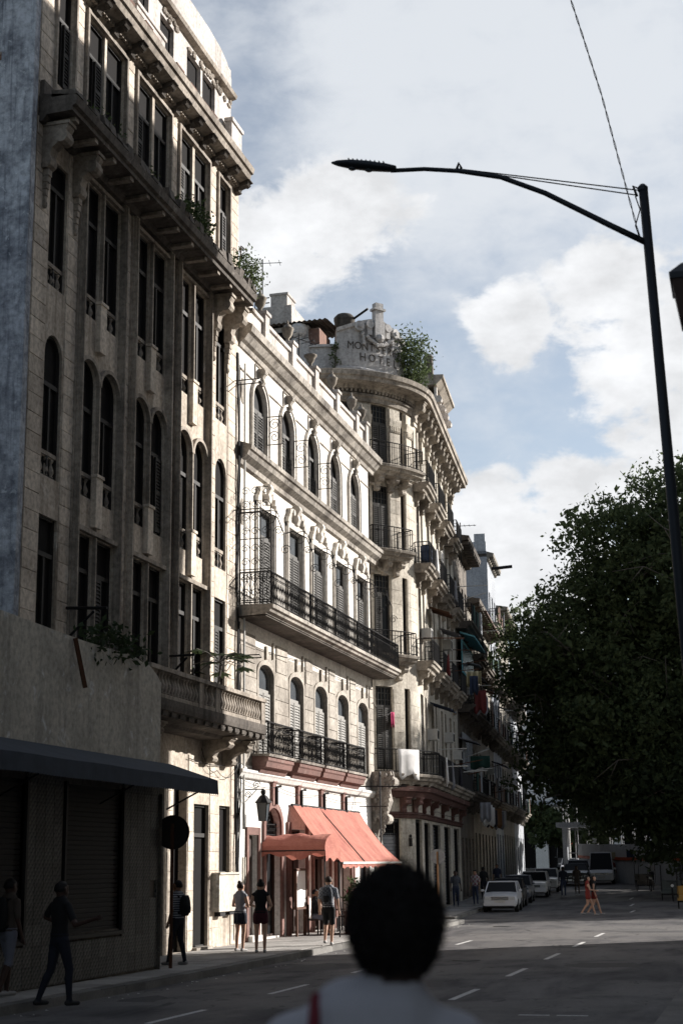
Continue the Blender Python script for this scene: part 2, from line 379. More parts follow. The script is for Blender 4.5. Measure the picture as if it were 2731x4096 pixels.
simple('asphpatch', (.095,.09,.088), .9, noise=.5, nscale=9.); simple('castiron', (.05,.048,.047), .6, .5, noise=.5)
def patch(x, y, rx, ry, mat='asphpatch', name='road_patch', n=14):
    k = random.random()*6; mb = MB(); mb.add([(x+rx*math.cos(2*math.pi*i/n)*(1+.18*math.sin(i*2.3+k)), y+ry*math.sin(2*math.pi*i/n)*(1+.15*math.cos(i*1.7+k)), zg(y)+.004) for i in range(n)], [tuple(range(n))]); struct(mb.build(name, M[mat]))
for x, y, a, b in ((-6.6, 28.5, .7, 1.3), (-9.8, 33., .5, 1.6), (-3.6, 34.5, .8, .9), (-7.2, 43., .6, 2.0), (-10.2, 24.4, .35, .9), (-4.2, 52.0, 1.0, 1.2), (-8.9, 50.5, .7, 1.3), (-6.5, 72, .8, 2.2)): patch(x, y, a, b)
for x, y in ((-6.9, 36.0), (-9.2, 55.0)): 
    o = MB().lathe((x, y, zg(y)+.002), [(.33, 0), (.33, .008), (.3, .012)], 20).build('manhole_cover', M['castiron']); tag(o, 'round iron manhole cover in the road '+('ahead of the pedestrians' if y < 40 else 'near the side street mouth'), 'manhole cover', 'manhole covers in the road')
mb = MB()      # ragged cracks in the asphalt
for c in range(16):
    x, y = random.uniform(-10.6, -2.4), random.uniform(21, 60); a = random.uniform(0, 6.28)
    for i in range(random.randint(5, 12)):
        a += random.uniform(-.6, .6); L_ = random.uniform(.15, .4); x2, y2 = x+math.cos(a)*L_, y+math.sin(a)*L_*1.6; w = random.uniform(.006, .018)
        mb.quad((x-w, y, zg(y)+.003), (x+w, y, zg(y)+.003), (x2+w, y2, zg(y2)+.003), (x2-w, y2, zg(y2)+.003)); x, y = x2, y2
struct(mb.build('road_cracks', M['castiron']))
mb = MB()
for c in range(60):
    y = random.uniform(20, 57); x = xl(y)+random.uniform(.05, .5); s_ = random.uniform(.02, .06); mb.add([(x, y, zg(y)+.006), (x+s_, y+s_*.3, zg(y)+.012), (x+s_*.8, y+s_, zg(y)+.006), (x-s_*.2, y+s_*.8, zg(y)+.02)], [(0,1,2,3)])
tag(mb.build('gutter_litter', M['offwhite']), 'scraps of litter along the gutter', 'litter', kind='stuff')
# ------------------------------------------------------------------ shared facade pieces
def arc_pts(u0, u1, zs, zt, n=10):
    """points of an arch from left springing to right springing"""
    c, w = (u0+u1)/2, (u1-u0)/2; h = zt-zs
    return [(c-w*math.cos(math.pi*i/n), zs+h*math.sin(math.pi*i/n)) for i in range(n+1)]
def wall(fr, u0, u1, z0, z1, ops, depth=.45, d=0., step=.3):
    """front sheet with real openings and reveals. ops: (u0,u1,z0,z1[,spring])"""
    mb = MB(); cu = set([u0, u1]); cz = set([z0, z1])
    for o in ops: cu |= {o[0], o[1]}; cz |= {o[2], o[3]}
    cu = sorted(x for x in cu if u0-1e-6 <= x <= u1+1e-6); cz = sorted(x for x in cz if z0-1e-6 <= x <= z1+1e-6); uu = []
    for a, b in zip(cu[:-1], cu[1:]): uu += fr.us(a, b)[:-1]
    uu.append(cu[-1])
    for a, b in zip(uu[:-1], uu[1:]):
        m = (a+b)/2; zc = None
        for za, zb in zip(cz[:-1], cz[1:]):
            q = (za+zb)/2; hole = any(o[0] < m < o[1] and o[2] < q < o[3] for o in ops)
            if hole:
                if zc is not None: mb.quad(fr.p(a, zc, d), fr.p(b, zc, d), fr.p(b, za, d), fr.p(a, za, d)); zc = None
            elif zc is None: zc = za
        if zc is not None: mb.quad(fr.p(a, zc, d), fr.p(b, zc, d), fr.p(b, cz[-1], d), fr.p(a, cz[-1], d))
    for o in ops:
        a, b, za, zb = o[:4]; e = d-depth
        if len(o) > 4 and o[4] is not None:
            pts = arc_pts(a, b, o[4], zb)
            for (ua, pa), (ub_, pb) in zip(pts[:-1], pts[1:]):
                mb.quad(fr.p(ua, pa, d), fr.p(ub_, pb, d), fr.p(ub_, zb, d), fr.p(ua, zb, d))
                mb.quad(fr.p(ua, pa, d), fr.p(ub_, pb, d), fr.p(ub_, pb, e), fr.p(ua, pa, e))
            top = o[4]
        else:
            top = zb
            for p, q in zip(fr.us(a, b)[:-1], fr.us(a, b)[1:]): mb.quad(fr.p(p, zb, d), fr.p(q, zb, d), fr.p(q, zb, e), fr.p(p, zb, e))
        mb.quad(fr.p(a, za, d), fr.p(a, top, d), fr.p(a, top, e), fr.p(a, za, e))
        mb.quad(fr.p(b, za, d), fr.p(b, top, d), fr.p(b, top, e), fr.p(b, za, e))
        for p, q in zip(fr.us(a, b)[:-1], fr.us(a, b)[1:]): mb.quad(fr.p(p, za, d), fr.p(q, za, d), fr.p(q, za, e), fr.p(p, za, e))
    return mb
def archring(mb, fr, u0, u1, zs, zt, w, d0, d1, n=12, legs=None):
    a = arc_pts(u0, u1, zs, zt, n); b = arc_pts(u0-w, u1+w, zs, zt+w, n)
    if legs is not None: a = [(u0, legs)]+a+[(u1, legs)]; b = [(u0-w, legs)]+b+[(u1+w, legs)]
    k = len(a); vs = []
    for i in range(k): vs += [fr.p(a[i][0], a[i][1], d0), fr.p(a[i][0], a[i][1], d1), fr.p(b[i][0], b[i][1], d1), fr.p(b[i][0], b[i][1], d0)]
    fs = []
    for i in range(k-1):
        for j in range(4): fs.append((i*4+j, i*4+(j+1) % 4, i*4+4+(j+1) % 4, i*4+4+j))
    fs += [(0, 1, 2, 3), (k*4-4, k*4-1, k*4-2, k*4-3)]; mb.add(vs, fs)
def window(fr, u0, u1, z0, z1, parent, spring=None, depth=.4, fmat='shutdark', gmat='glass', transom=None, leaf=2, shut=0., smat='shutter', grid=0):
    """joinery set back in an opening: window > pane, shutter"""
    f = MB(); e = -depth; t = .06
    f.box(fr, u0, u0+t, z0, z1 if spring is None else spring, e, e+.09); f.box(fr, u1-t, u1, z0, z1 if spring is None else spring, e, e+.09)
    if spring is not None: archring(f, fr, u0+t, u1-t, spring, z1-t, t, e, e+.09)
    else: f.box(fr, u0+t, u1-t, z1-t, z1, e, e+.09)
    f.box(fr, u0+t, u1-t, z0, z0+t, e, e+.09)
    for i in range(1, leaf): x = u0+(u1-u0)*i/leaf; f.box(fr, x-.035, x+.035, z0+t, (transom or z1-.02), e+.002, e+.088)
    if transom:
        f.box(fr, u0+t, u1-t, transom-.05, transom+.05, e+.001, e+.095)
        if grid:
            for i in range(1, grid): x = u0+(u1-u0)*i/grid; f.box(fr, x-.015, x+.015, transom+.05, z1-t-.005, e+.012, e+.07)
            zz = (transom+z1)/2
            for q in (-.17, .17): f.box(fr, u0+t, u1-t, zz+q*(z1-transom)-.015, zz+q*(z1-transom)+.015, e+.013, e+.069)
    w = part(f, 'window', M[fmat], parent)
    g = MB(); top = z1-.02 if spring is None else z1-.03
    if spring is None: g.box(fr, u0+.01, u1-.01, z0+.01, top, e+.01, e+.03)
    else:
        pts = [(u0+.01, z0+.01)]+arc_pts(u0+.01, u1-.01, spring, top)+[(u1-.01, z0+.01)]
        g.add([fr.p(u, z, e+.03) for u, z in pts], [tuple(range(len(pts)))])
    part(g, 'pane', M[gmat], w)
    if shut > 0:
        zt = transom-.06 if transom else (spring if spring else z1-.08)
        n = leaf
        for i in range(n):
            a = u0+t+(u1-u0-2*t)*i/n+.03; b = u0+t+(u1-u0-2*t)*(i+1)/n-.03
            if random.random() > shut: continue
            s = MB(); zb = z0+t+.02
            s.box(fr, a, a+.05, zb, zt, e+.1, e+.14); s.box(fr, b-.05, b, zb, zt, e+.1, e+.14)
            k = max(4, int((zt-zb)/.085)); hh = (zt-zb)/k
            for j in range(k):
                q = zb+j*hh
                if j in (0, k-1, k//2): s.box(fr, a+.05, b-.05, q, q+hh*.98, e+.102, e+.138)
                else: s.mould(fr, a+.05, b-.05, [(e+.138, q), (e+.142, q+.012), (e+.106, q+hh*.95), (e+.10, q+hh*.88)])
            part(s, 'shutter', M[smat], w)
    return w
def lathe_mesh(name, prof, mat, n=8):
    return MB().lathe((0, 0, 0), prof, n).mesh(name, M[mat], True)
BAL = [(.055, 0), (.07, .06), (.045, .1), (.085, .32), (.08, .42), (.04, .68), (.035, .8), (.06, .88), (.07, .94), (.06, 1.0)]
balA = lathe_mesh('baluster', BAL, 'atrim', 7)
def balustrade(fr, u0, u1, z0, z1, d, parent, mesh, mat, n, rail=.09, th=.14):
    b = MB(); b.box(fr, u0, u1, z1-rail, z1, d-th/2, d+th/2); b.box(fr, u0, u1, z1-rail-.03, z1-rail, d-th/2+.03, d+th/2-.03)
    b.box(fr, u0, u1, z0, z0+.06, d-th/2+.02, d+th/2-.02)
    r = part(b, 'balustrade', M[mat], parent)
    for i in range(n):
        u = u0+(u1-u0)*(i+.5)/n
        place('baluster', mesh, r, fr.p(u, z0+.06, d), 0, (1, 1, z1-rail-.03-z0-.06))
    return r
def console(fr, u, w, z1, z0, d1, parent, mat, name='bracket', drop=.0):
    """scrolled bracket under a cornice or balcony"""
    h = z1-z0; pts = [(0, z1), (d1, z1), (d1, z1-.12*h), (d1*.92, z1-.2*h), (d1*.97, z1-.3*h), (d1*.88, z1-.42*h), (d1*.62, z1-.47*h), (d1*.42, z1-.56*h), (d1*.34, z1-.72*h),
           (d1*.40, z1-.84*h), (d1*.36, z1-.94*h), (d1*.22, z0), (0, z0)]
    mb = MB().mould(fr, u-w/2, u+w/2, pts)
    mb.mould(fr, u-w/2-.03, u+w/2+.03, [(0, z1+.002), (d1+.04, z1+.002), (d1+.04, z1-.07*h), (0, z1-.07*h)])
    c0 = fr.p(u-w/2-.025, z1-.33*h, d1*.74); c1 = fr.p(u+w/2+.025, z1-.33*h, d1*.74); mb.tube([c0, c1], .15*h, 10)
    c0 = fr.p(u-w/2-.015, z1-.86*h, d1*.24); c1 = fr.p(u+w/2+.015, z1-.86*h, d1*.24); mb.tube([c0, c1], .09*h, 8)
    if drop:
        for i in range(5): mb.box(fr, u-w*.28*(1-i*.13), u+w*.28*(1-i*.13), z0-drop*(i+1)/5, z0-drop*i/5-.01, 0, .16-.02*i)
        mb.ell(fr.p(u, z0-drop-.06, .06), (.06, .06, .09), 6, 5)
    return part(mb, name, M[mat], parent)
# ------------------------------------------------------------------ building A : the derelict block on the left
FA = Frame((-14, 0, 0), (0, 1, 0), (1, 0, 0))
A = thing('apartment_building', 'tall derelict beige apartment block with rows of black empty windows and heavy crumbling cornices', 'building', (-14, 33, 0))
bays = [(27.6, 28.45), (29.2, 30.2), (30.32, 31.35), (32.15, 33.2), (33.35, 34.35), (35.1, 36.13), (36.3, 37.3), (38.15, 39.05)]
ops = []
for i, (a, b) in enumerate(bays):
    dbl = 0 < i < 7
    ops += [(a, b, 10.25, 13.42, 12.95), (a, b, 14.5, 17.72 if dbl else 17.42), (a, b, 19.3, 21.85)]
    ops.append((a, b, 7.0 if not dbl else 6.1, 9.4))
gops = [(32.2, 34.75, .15, 4.6), (35.35, 36.28, .15, 4.6), (36.75, 37.85, .2, 3.78), (38.65, 39.5, 2.02, 3.8)]
part(wall(FA, 26.85, 40., 0, 22.5, ops+gops, .2), 'wall', M['aplaster'], A)
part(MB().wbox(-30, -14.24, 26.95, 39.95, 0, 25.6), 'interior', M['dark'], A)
sw = MB(); sw.wbox(-30, -14.0, 26.72, 26.86, 0, 25.9); part(sw, 'side_wall', M['sidewall'], A)
part(MB().wbox(-14.72, -13.93, 26.5, 26.72, 0, 25.6).wbox(-30, -17.5, 26.4, 26.72, 0, 21), 'side_pilaster', M['sidewall'], A)
for z in (8.6, 11.4, 14.1, 16.9, 19.6, 22.3):       # broken patches of brick on the side wall
    b = MB(); zz = z+random.uniform(-.5, .5); x0 = -15.0-random.random()*1.2
    for r in range(4):
        for c in range(random.randint(1, 3)): b.wbox(x0+c*.27+(r % 2)*.13, x0+c*.27+.25+(r % 2)*.13, 26.685, 26.73, zz+r*.1, zz+r*.1+.085)
    part(b, 'brickwork', M['brick'], A)
part(MB().wbox(-30, -14.45, 26.95, 39.5, 25.62, 25.8), 'roof', M['asoot_shade'], A)
# stone courses of the piers, block by block
blk = bevbox('ablock', 'astone', .02)
piers = [(26.88, 27.55), (28.5, 29.02), (31.56, 31.98), (34.56, 34.92), (37.52, 38.08), (39.12, 39.98)]
for a, b in piers:
    z = 6.05
    while z < 17.8: place('stone_block', blk, A, FA.p((a+b)/2, z+.205, -.135+random.uniform(0, .01)), R_(90), (b-a, .3, .402)); z += .415
    z = 18.9
    while z < 22.2: place('stone_block', blk, A, FA.p((a+b)/2, z+.205, -.135+random.uniform(0, .01)), R_(90), (b-a, .3, .402)); z += .415
for a, b in ((34.92, 35.28), (36.32, 36.72), (37.9, 38.6), (39.55, 39.98)):
    z = .16
    while z < 4.9: place('stone_block', blk, A, FA.p((a+b)/2, z+.24, -.135+random.uniform(0, .01)), R_(90), (b-a, .3, .475)); z += .485
# long mouldings round the double bays and between floors
for k in range(3):
    a, b = bays[1+2*k][0], bays[2+2*k][1]; c = (bays[1+2*k][1]+bays[2+2*k][0])/2
    mb = MB()
    for x in (a-.13, b+.02): mb.box(FA, x, x+.11, 6.0, 17.95, 0, .14); mb.box(FA, x+.025, x+.085, 6.0, 17.9, .14, .19)
    for x in (a-.16, b+.14): mb.box(FA, x-.02, x+.03, 6.0, 17.95, 0, .07)
    mb.box(FA, a-.02, b+.02, 17.74, 17.83, 0, .1); mb.box(FA, a-.02, b+.02, 9.42, 9.52, 0, .12)
    for z0, z1 in ((9.55, 12.95), (13.8, 17.72), (6.1, 9.4)): mb.box(FA, c-.03, c+.03, z0, z1, 0, .09)
    part(mb, 'bay_moulding', M['atrim'], A)
    for z0 in (9.62, 13.75): part(MB().box(FA, c-.17, c+.17, z0, z0+1.15, 0, .13).box(FA, c-.2, c+.2, z0+1.15, z0+1.22, 0, .16), 'pedestal', M['astone'], A)
    mb = MB()
    for i in (1+2*k, 2+2*k): archring(mb, FA, bays[i][0], bays[i][1], 12.95, 13.42, .09, 0, .1)
    part(mb, 'arch_moulding', M['atrim'], A)
    mb = MB()
    mb.box(FA, a-.12, b+.12, 21.88, 21.98, 0, .09); mb.box(FA, a-.12, a-.03, 19.0, 21.88, 0, .09); mb.box(FA, b+.03, b+.12, 19.0, 21.88, 0, .09)
    part(mb, 'window_surround', M['atrim'], A)
for a, b in (bays[0], bays[7]):
    mb = MB(); mb.box(FA, a-.1, b+.1, 21.88, 21.98, 0, .09); mb.box(FA, a-.1, a-.02, 19.0, 21.88, 0, .09); mb.box(FA, b+.02, b+.1, 19.0, 21.88, 0, .09)
    part(mb, 'window_surround', M['atrim'], A)
for i, (a, b) in enumerate(bays):
    dbl = 0 < i < 7
    balustrade(FA, a+.02, b-.02, 10.25, 10.83, -.13, A, balA, 'atrim', 3); balustrade(FA, a+.02, b-.02, 14.5, 15.06, -.13, A, balA, 'atrim', 3)
    window(FA, a, b, 10.25, 13.42, A, 12.95, .155, 'shutdark', 'dark', 12.3, 2, .12, 'shutdark')  # black panes: no glass, the darkness of the rooms put into colour
    window(FA, a, b, 14.5, 17.72 if dbl else 17.42, A, None, .155, 'shutdark', 'dark', 16.8, 2, .1, 'shutdark')
    window(FA, a, b, 19.3, 21.85, A, None, .155, 'shutdark', 'dark', 21.0, 2, .2, 'shutdark')
    window(FA, a, b, 7.0 if not dbl else 6.1, 9.4, A, None, .155, 'shutdark', 'dark', 8.6, 2, .15, 'shutdark')
# lower cornice with deep soffit, ribs, consoles and rotten top
def ragged(fr, u0, u1, z, d0, d1, n, h, mat, parent, name):
    mb = MB(); k = (u1-u0)/n
    for i in range(n):
        a = u0+i*k; hh = h*random.uniform(.3, 1.); mb.mould(fr, a, a+k*random.uniform(.75, .98), [(d0, z), (d1+random.uniform(-.06, .03), z), (d1+random.uniform(-.08, .02), z+hh), (d0, z+hh*random.uniform(.8, 1.6))])
    return part(mb, name, M[mat], parent)
mb = MB().mould(FA, 26.9, 39.1, [(0, 17.93), (.12, 17.95), (.2, 18.08), (.8, 18.1), (.8, 18.2), (.88, 18.24), (.92, 18.42), (.86, 18.46), (0, 18.6)])
part(mb, 'cornice', M['asoot_shade'], A)
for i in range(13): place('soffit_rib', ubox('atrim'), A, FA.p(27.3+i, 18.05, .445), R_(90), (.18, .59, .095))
ragged(FA, 26.9, 39.1, 18.47, .3, .9, 34, .27, 'asoot_shade', A, 'cornice_tiles')
part(MB().box(FA, 26.95, 39.9, 18.6, 18.95, 0, .1), 'plinth_course', M['asoot_shade'], A)
for u in (27.25, 28.78, 37.8, 38.95): console(FA, u, .3, 17.98, 16.95, .62, A, 'atrim', drop=.75)
# upper cornice on modillions
mb = MB().mould(FA, 26.9, 39.6, [(0, 22.1), (.1, 22.14), (.1, 22.24), (.5, 22.34), (.56, 22.5), (.62, 22.52), (.66, 22.68), (0, 22.82)])
part(mb, 'cornice', M['atrim'], A)
for i in range(13): console(FA, 27.4+i*1.02, .26, 22.33, 21.98, .5, A, 'asoot_shade', 'modillion')
mb = MB(); u = 27.0
while u < 39.8: mb.box(FA, u, u+.07, 22.15, 22.26, .1, .2); u += .14
tag(part(mb, 'dentils', M['atrim'], A), None, None, kind='stuff')
ragged(FA, 26.9, 39.6, 22.7, .25, .64, 24, .1, 'brick', A, 'cornice_tiles')
# attic storey
att = [(27.6, 28.5), (29.3, 31.2), (32.2, 33.1), (33.9, 34.9), (35.9, 37.0), (37.15, 38.2)]
part(wall(FA, 26.9, 39.6, 22.6, 26.1, [(a, b, 23.75, 24.75) for a, b in att], .35, -.12), 'attic_wall', M['awhite'], A)
for a, b in att: window(FA, a, b, 23.75, 24.75, A, None, .42, 'shutter', 'dark', None, 2)
part(MB().mould(FA, 26.9, 39.62, [(-.12, 25.05), (.06, 25.1), (.1, 25.2), (0, 25.24), (.0, 25.34), (-.12, 25.36)]), 'string_course', M['atrim'], A)
pr = [(26.9, 26.1), (37.6, 26.1), (38.6, 26.02), (39.2, 25.85), (39.6, 25.5)]
mb = MB()
for (a, za), (b, zb) in zip(pr[:-1], pr[1:]): mb.add([FA.p(a, 25.3, -.1), FA.p(b, 25.3, -.1), FA.p(b, zb+.3, -.1), FA.p(a, za+.3, -.1), FA.p(a, 25.3, -.4), FA.p(b, 25.3, -.4), FA.p(b, zb+.3, -.4), FA.p(a, za+.3, -.4)], [(0,1,2,3), (7,6,5,4), (3,2,6,7), (0,3,7,4), (1,5,6,2)])
part(mb, 'parapet', M['awhite'], A)
mb = MB()
for a, b in ((27.0, 28.9), (29.2, 31.4), (31.7, 33.6)): mb.box(FA, a, b, 22.8, 23.62, .02, .16); mb.box(FA, a-.05, b+.05, 23.62, 23.72, -.02, .2)
mb.box(FA, 34.0, 39.75, 22.8, 23.3, .0, .14); mb.box(FA, 33.95, 39.8, 23.3, 23.4, -.03, .2); mb.box(FA, 38.9, 39.8, 23.3, 24.0, -.03, .17); mb.box(FA, 38.85, 39.85, 24.0, 24.12, -.06, .22)
part(mb, 'attic_parapet', M['awhite'], A)
mb = MB()
for i in range(34):
    u = random.uniform(35.6, 39.5); mb.ell(FA.p(u, 24.9+random.uniform(-.12, .12), -.1), (.06, random.uniform(.07, .16), random.uniform(.05, .1)), 6, 4)
for i in range(12): mb.ell(FA.p(random.uniform(34.0, 35.2), 24.9+random.uniform(-.1, .12), -.1), (.06, .12, .07), 6, 4)
tag(part(mb, 'garland', M['atrim'], A), None, None, kind='stuff')
part(MB().tube([FA.p(30.9, 23.3, .1), FA.p(30.9, 23.28, 1.0)], .06, 8), 'drain_spout', M['iron'], A)
part(MB().tube([FA.p(39.7, 18.6, .1), FA.p(39.7, 20.3, .2), FA.p(40.2, 20.35, .2)], .02, 5), 'bent_pipe', M['rust'], A)
# first-floor balcony
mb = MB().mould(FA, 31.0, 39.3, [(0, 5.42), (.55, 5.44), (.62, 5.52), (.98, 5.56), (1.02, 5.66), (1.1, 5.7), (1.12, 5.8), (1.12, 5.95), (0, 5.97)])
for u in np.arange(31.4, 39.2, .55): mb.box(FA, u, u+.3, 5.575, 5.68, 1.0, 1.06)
bl = part(mb, 'balcony', M['asoot_shade'], A)
mb = MB()
for u in (31.1, 34.35, 35.5, 39.1): mb.box(FA, u-.16, u+.16, 5.95, 6.56, .9, 1.1)
mb.box(FA, 31.0, 39.28, 6.56, 6.66, .86, 1.14); mb.box(FA, 31.0, 39.28, 5.95, 6.05, .92, 1.08); part(mb, 'rail', M['atrim'], bl)
for a, b in ((31.3, 34.2), (34.5, 35.35), (35.65, 38.95)):
    n = int((b-a)/.19)
    for i in range(n): place('baluster', balA, bl, FA.p(a+(b-a)*(i+.5)/n, 6.05, 1.0), 0, (1.1, 1.1, .52))
for u in (32.6, 37.5, 39.0): console(FA, u, .36, 5.5, 4.85, .8, A, 'atrim')
# ground floor : stone jambs, door, box on the wall
window(FA, 36.75, 37.85, .2, 3.78, A, None, .18, 'shutdark', 'dark', 3.0, 1); window(FA, 38.65, 39.5, 2.02, 3.8, A, None, .18, 'shutter', 'dark', None, 1)
part(MB().box(FA, 36.82, 37.1, .2, 2.3, -.42, -.2), 'door_leaf', M['offwhite'], A)
part(MB().box(FA, 36.7, 37.9, .13, .22, -.3, .14), 'door_step', M['bstone'], A)
bx = part(MB().box(FA, 38.1, 39.72, 1.05, 2.0, 0, .22).box(FA, 38.06, 39.76, 2.0, 2.05, 0, .26), 'meter_cabinet', M['annex'], A)
part(MB().box(FA, 38.3, 38.7, .93, 1.05, .02, .18).box(FA, 39.1, 39.5, .95, 1.05, .02, .16), 'cabinet_foot', M['iron'], bx)
mb = MB()      # pipes and cables clinging to the party line with the next house
for i in range(4):
    u = 39.86+i*.08; pts = [FA.p(u+random.uniform(-.03, .03), z, .07+.03*math.sin(z+i)) for z in np.linspace(1.2 if i else .3, 17 if i < 2 else 9, 30)]; mb.tube(pts, .022 if i else .035, 5)
part(mb, 'cables', M['iron'], A)
mb = MB()
for z in (7.9, 12.1, 16.0): mb.tube([FA.p(39.85, z, .03), FA.p(39.85, z, .8), FA.p(39.65, z+.06, .8), FA.p(39.65, z+.06, .03)], .018, 5)
part(mb, 'iron_hook', M['iron'], A)
mb = MB().tube([FA.p(28.9, 7.6, .05), FA.p(28.9, 7.55, 1.0)], .035, 6).tube([FA.p(28.9, 6.9, .05), FA.p(28.9, 7.5, .7)], .03, 6)
mb.tube([FA.p(34.6, 7.3, .05), FA.p(34.6, 7.3, .8)], .03, 6).tube([FA.p(34.6, 6.7, .05), FA.p(34.6, 7.25, .6)], .03, 6)
part(mb, 'iron_arm', M['iron'], A)
# ------------------------------------------------------------------ the low shop built out in front of it
FX = Frame((-12.2, 0, 0), (0, 1, 0), (1, 0, 0))
X = thing('corner_shop', 'low shop with blank stained cream upper wall, patterned tiles and two dark roller shutters', 'shop', (-12.2, 24, .2))
ws = [(13, 6.4), (20, 6.46), (22.5, 6.5), (26.0, 6.42), (28.4, 6.44), (29.3, 6.36), (29.75, 6.2), (30.0, 6.05)]
mb = MB()
for (a, za), (b, zb) in zip(ws[:-1], ws[1:]): mb.add([FX.p(a, 4.2, 0), FX.p(b, 4.2, 0), FX.p(b, zb, 0), FX.p(a, za, 0), FX.p(a, 4.2, -.25), FX.p(b, 4.2, -.25), FX.p(b, zb, -.25), FX.p(a, za, -.25)], [(0,1,2,3), (7,6,5,4), (3,2,6,7), (0,3,7,4), (1,5,6,2)])
part(mb, 'upper_wall', M['annex'], X)
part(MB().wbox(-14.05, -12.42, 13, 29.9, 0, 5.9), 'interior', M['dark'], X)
shs = [(21.9, 23.95), (25.55, 28.1)]
part(wall(FX, 13, 29.98, 0, 4.2, [(a, b, 1.05, 3.72) for a, b in shs], .16, -.03), 'lower_wall', M['cdark'], X)
def tile_mat():
    m, nt, b = mat_base('tile'); P = pos(nt); s = scl(nt, P, (1, 1, 1)); v = nt.nodes.new('ShaderNodeTexVoronoi'); v.inputs['Scale'].default_value = 13; nt.links.new(s, v.inputs['Vector'])
    w = nt.nodes.new('ShaderNodeTexMagic'); w.inputs['Scale'].default_value = 9.5; w.turbulence_depth = 2; nt.links.new(s, w.inputs['Vector'])
    c = mixc(nt, rmp(nt, w.outputs['Fac'], .42, .5), (.17,.16,.145), (.04,.042,.04)); c = mixc(nt, rmp(nt, v.outputs['Distance'], .1, .5, 0, .6), c, (.085,.08,.072))
    inf = nt.nodes.new('ShaderNodeObjectInfo'); hs = nt.nodes.new('ShaderNodeHueSaturation'); nt.links.new(c, hs.inputs['Color'])
    nt.links.new(rmp(nt, inf.outputs['Random'], 0, 1, .8, 1.2), hs.inputs['Value']); nt.links.new(hs.outputs[0], b.inputs['Base Color']); b.inputs['Roughness'].default_value = .6; b.inputs['Specular IOR Level'].default_value = .15
tile_mat(); tl = bevbox('tilebox', 'tile', .012)
z = .22
while z < 3.7:
    u = 20.2
    while u < 29.9:
        a, b = u, min(u+.335, 29.98)
        if random.random() < .015: u += .345; continue
        if not any(b > p-.02 and a < q+.02 and z+.34 > 1.0 and z < 3.7 for p, q in shs): place('tile', tl, X, FX.p((a+b)/2, z+.17, -.012), R_(90), (b-a-.003, .05, .341))
        u += .345
    z += .345
slat = bevbox('slatbox', 'shutdark', .15)
for a, b in shs:
    r = part(MB().box(FX, a-.07, a, 1.0, 3.75, -.1, .035).box(FX, b, b+.07, 1.0, 3.75, -.1, .035).box(FX, a-.07, b+.07, .95, 1.02, -.1, .05), 'roller_shutter', M['iron'], X)
    z = 1.03
    while z < 3.7: place('slat', slat, r, FX.p((a+b)/2, z+.045, -.09), R_(90), (b-a-.01, .035, .083)); z += .088
part(MB().wbox(-12.9, -12.13, 29.98, 30.0, 0, 3.7), 'corner_bead', M['cdark'], X)
# stained stick leaning out of the parapet, plaster scab
part(MB().tube([FX.p(25.6, 6.4, .05), FX.p(25.9, 5.5, .14)], .05, 4), 'rotten_batten', M['rust'], X)
part(MB().ell(FX.p(21.9, 4.75, 0), (.09, .22, .3), 8, 6), 'plaster_scab', M['cpale'], X)
# dark canvas awning above the shop
W = thing('shop_awning', 'long dark blue-grey canvas awning with scalloped valance over the corner shop', 'awning', (-12.2, 24, 4.2))
mb = MB(); n = 34; a0, a1 = 13., 30.55
for i in range(n):
    a, b = a0+(a1-a0)*i/n, a0+(a1-a0)*(i+1)/n; s = lambda u: .006*math.sin(u*2.1)
    mb.add([FX.p(a, 4.36, .02), FX.p(b, 4.36, .02), FX.p(b, 3.98+s(b), 1.1), FX.p(a, 3.98+s(a), 1.1), FX.p(a, 4.33, .02), FX.p(b, 4.33, .02), FX.p(b, 3.95+s(b), 1.09), FX.p(a, 3.95+s(a), 1.09)], [(0,1,2,3), (7,6,5,4)])
part(mb, 'canvas', M['canvasblue'], W)
mb = MB(); n = 150
for i in range(n):
    a, b = a0+(a1-a0)*i/n, a0+(a1-a0)*(i+1)/n; m = (a+b)/2; s = lambda u: .006*math.sin(u*2.1)
    mb.add([FX.p(a, 3.98+s(a), 1.1), FX.p(b, 3.98+s(b), 1.1), FX.p(b, 3.69+s(b), 1.12), FX.p(m, 3.672+s(m), 1.12), FX.p(a, 3.69+s(a), 1.12)], [(0,1,2,3,4)])
part(mb, 'valance', M['canvasblue'], W)
mb = MB(); mb.add([FX.p(a1, 4.36, .02), FX.p(a1, 3.98, 1.1), FX.p(a1, 3.7, 1.12), FX.p(a1, 4.1, .02)], [(0,1,2,3)])
for u in (15, 19, 23, 27, 30.4): mb.tube([FX.p(u, 3.4, .0), FX.p(u, 3.93, 1.08)], .02, 5)
mb.tube([FX.p(13, 3.94, 1.08), FX.p(30.5, 3.94, 1.08)], .022, 6)
part(mb, 'frame', M['iron'], W)
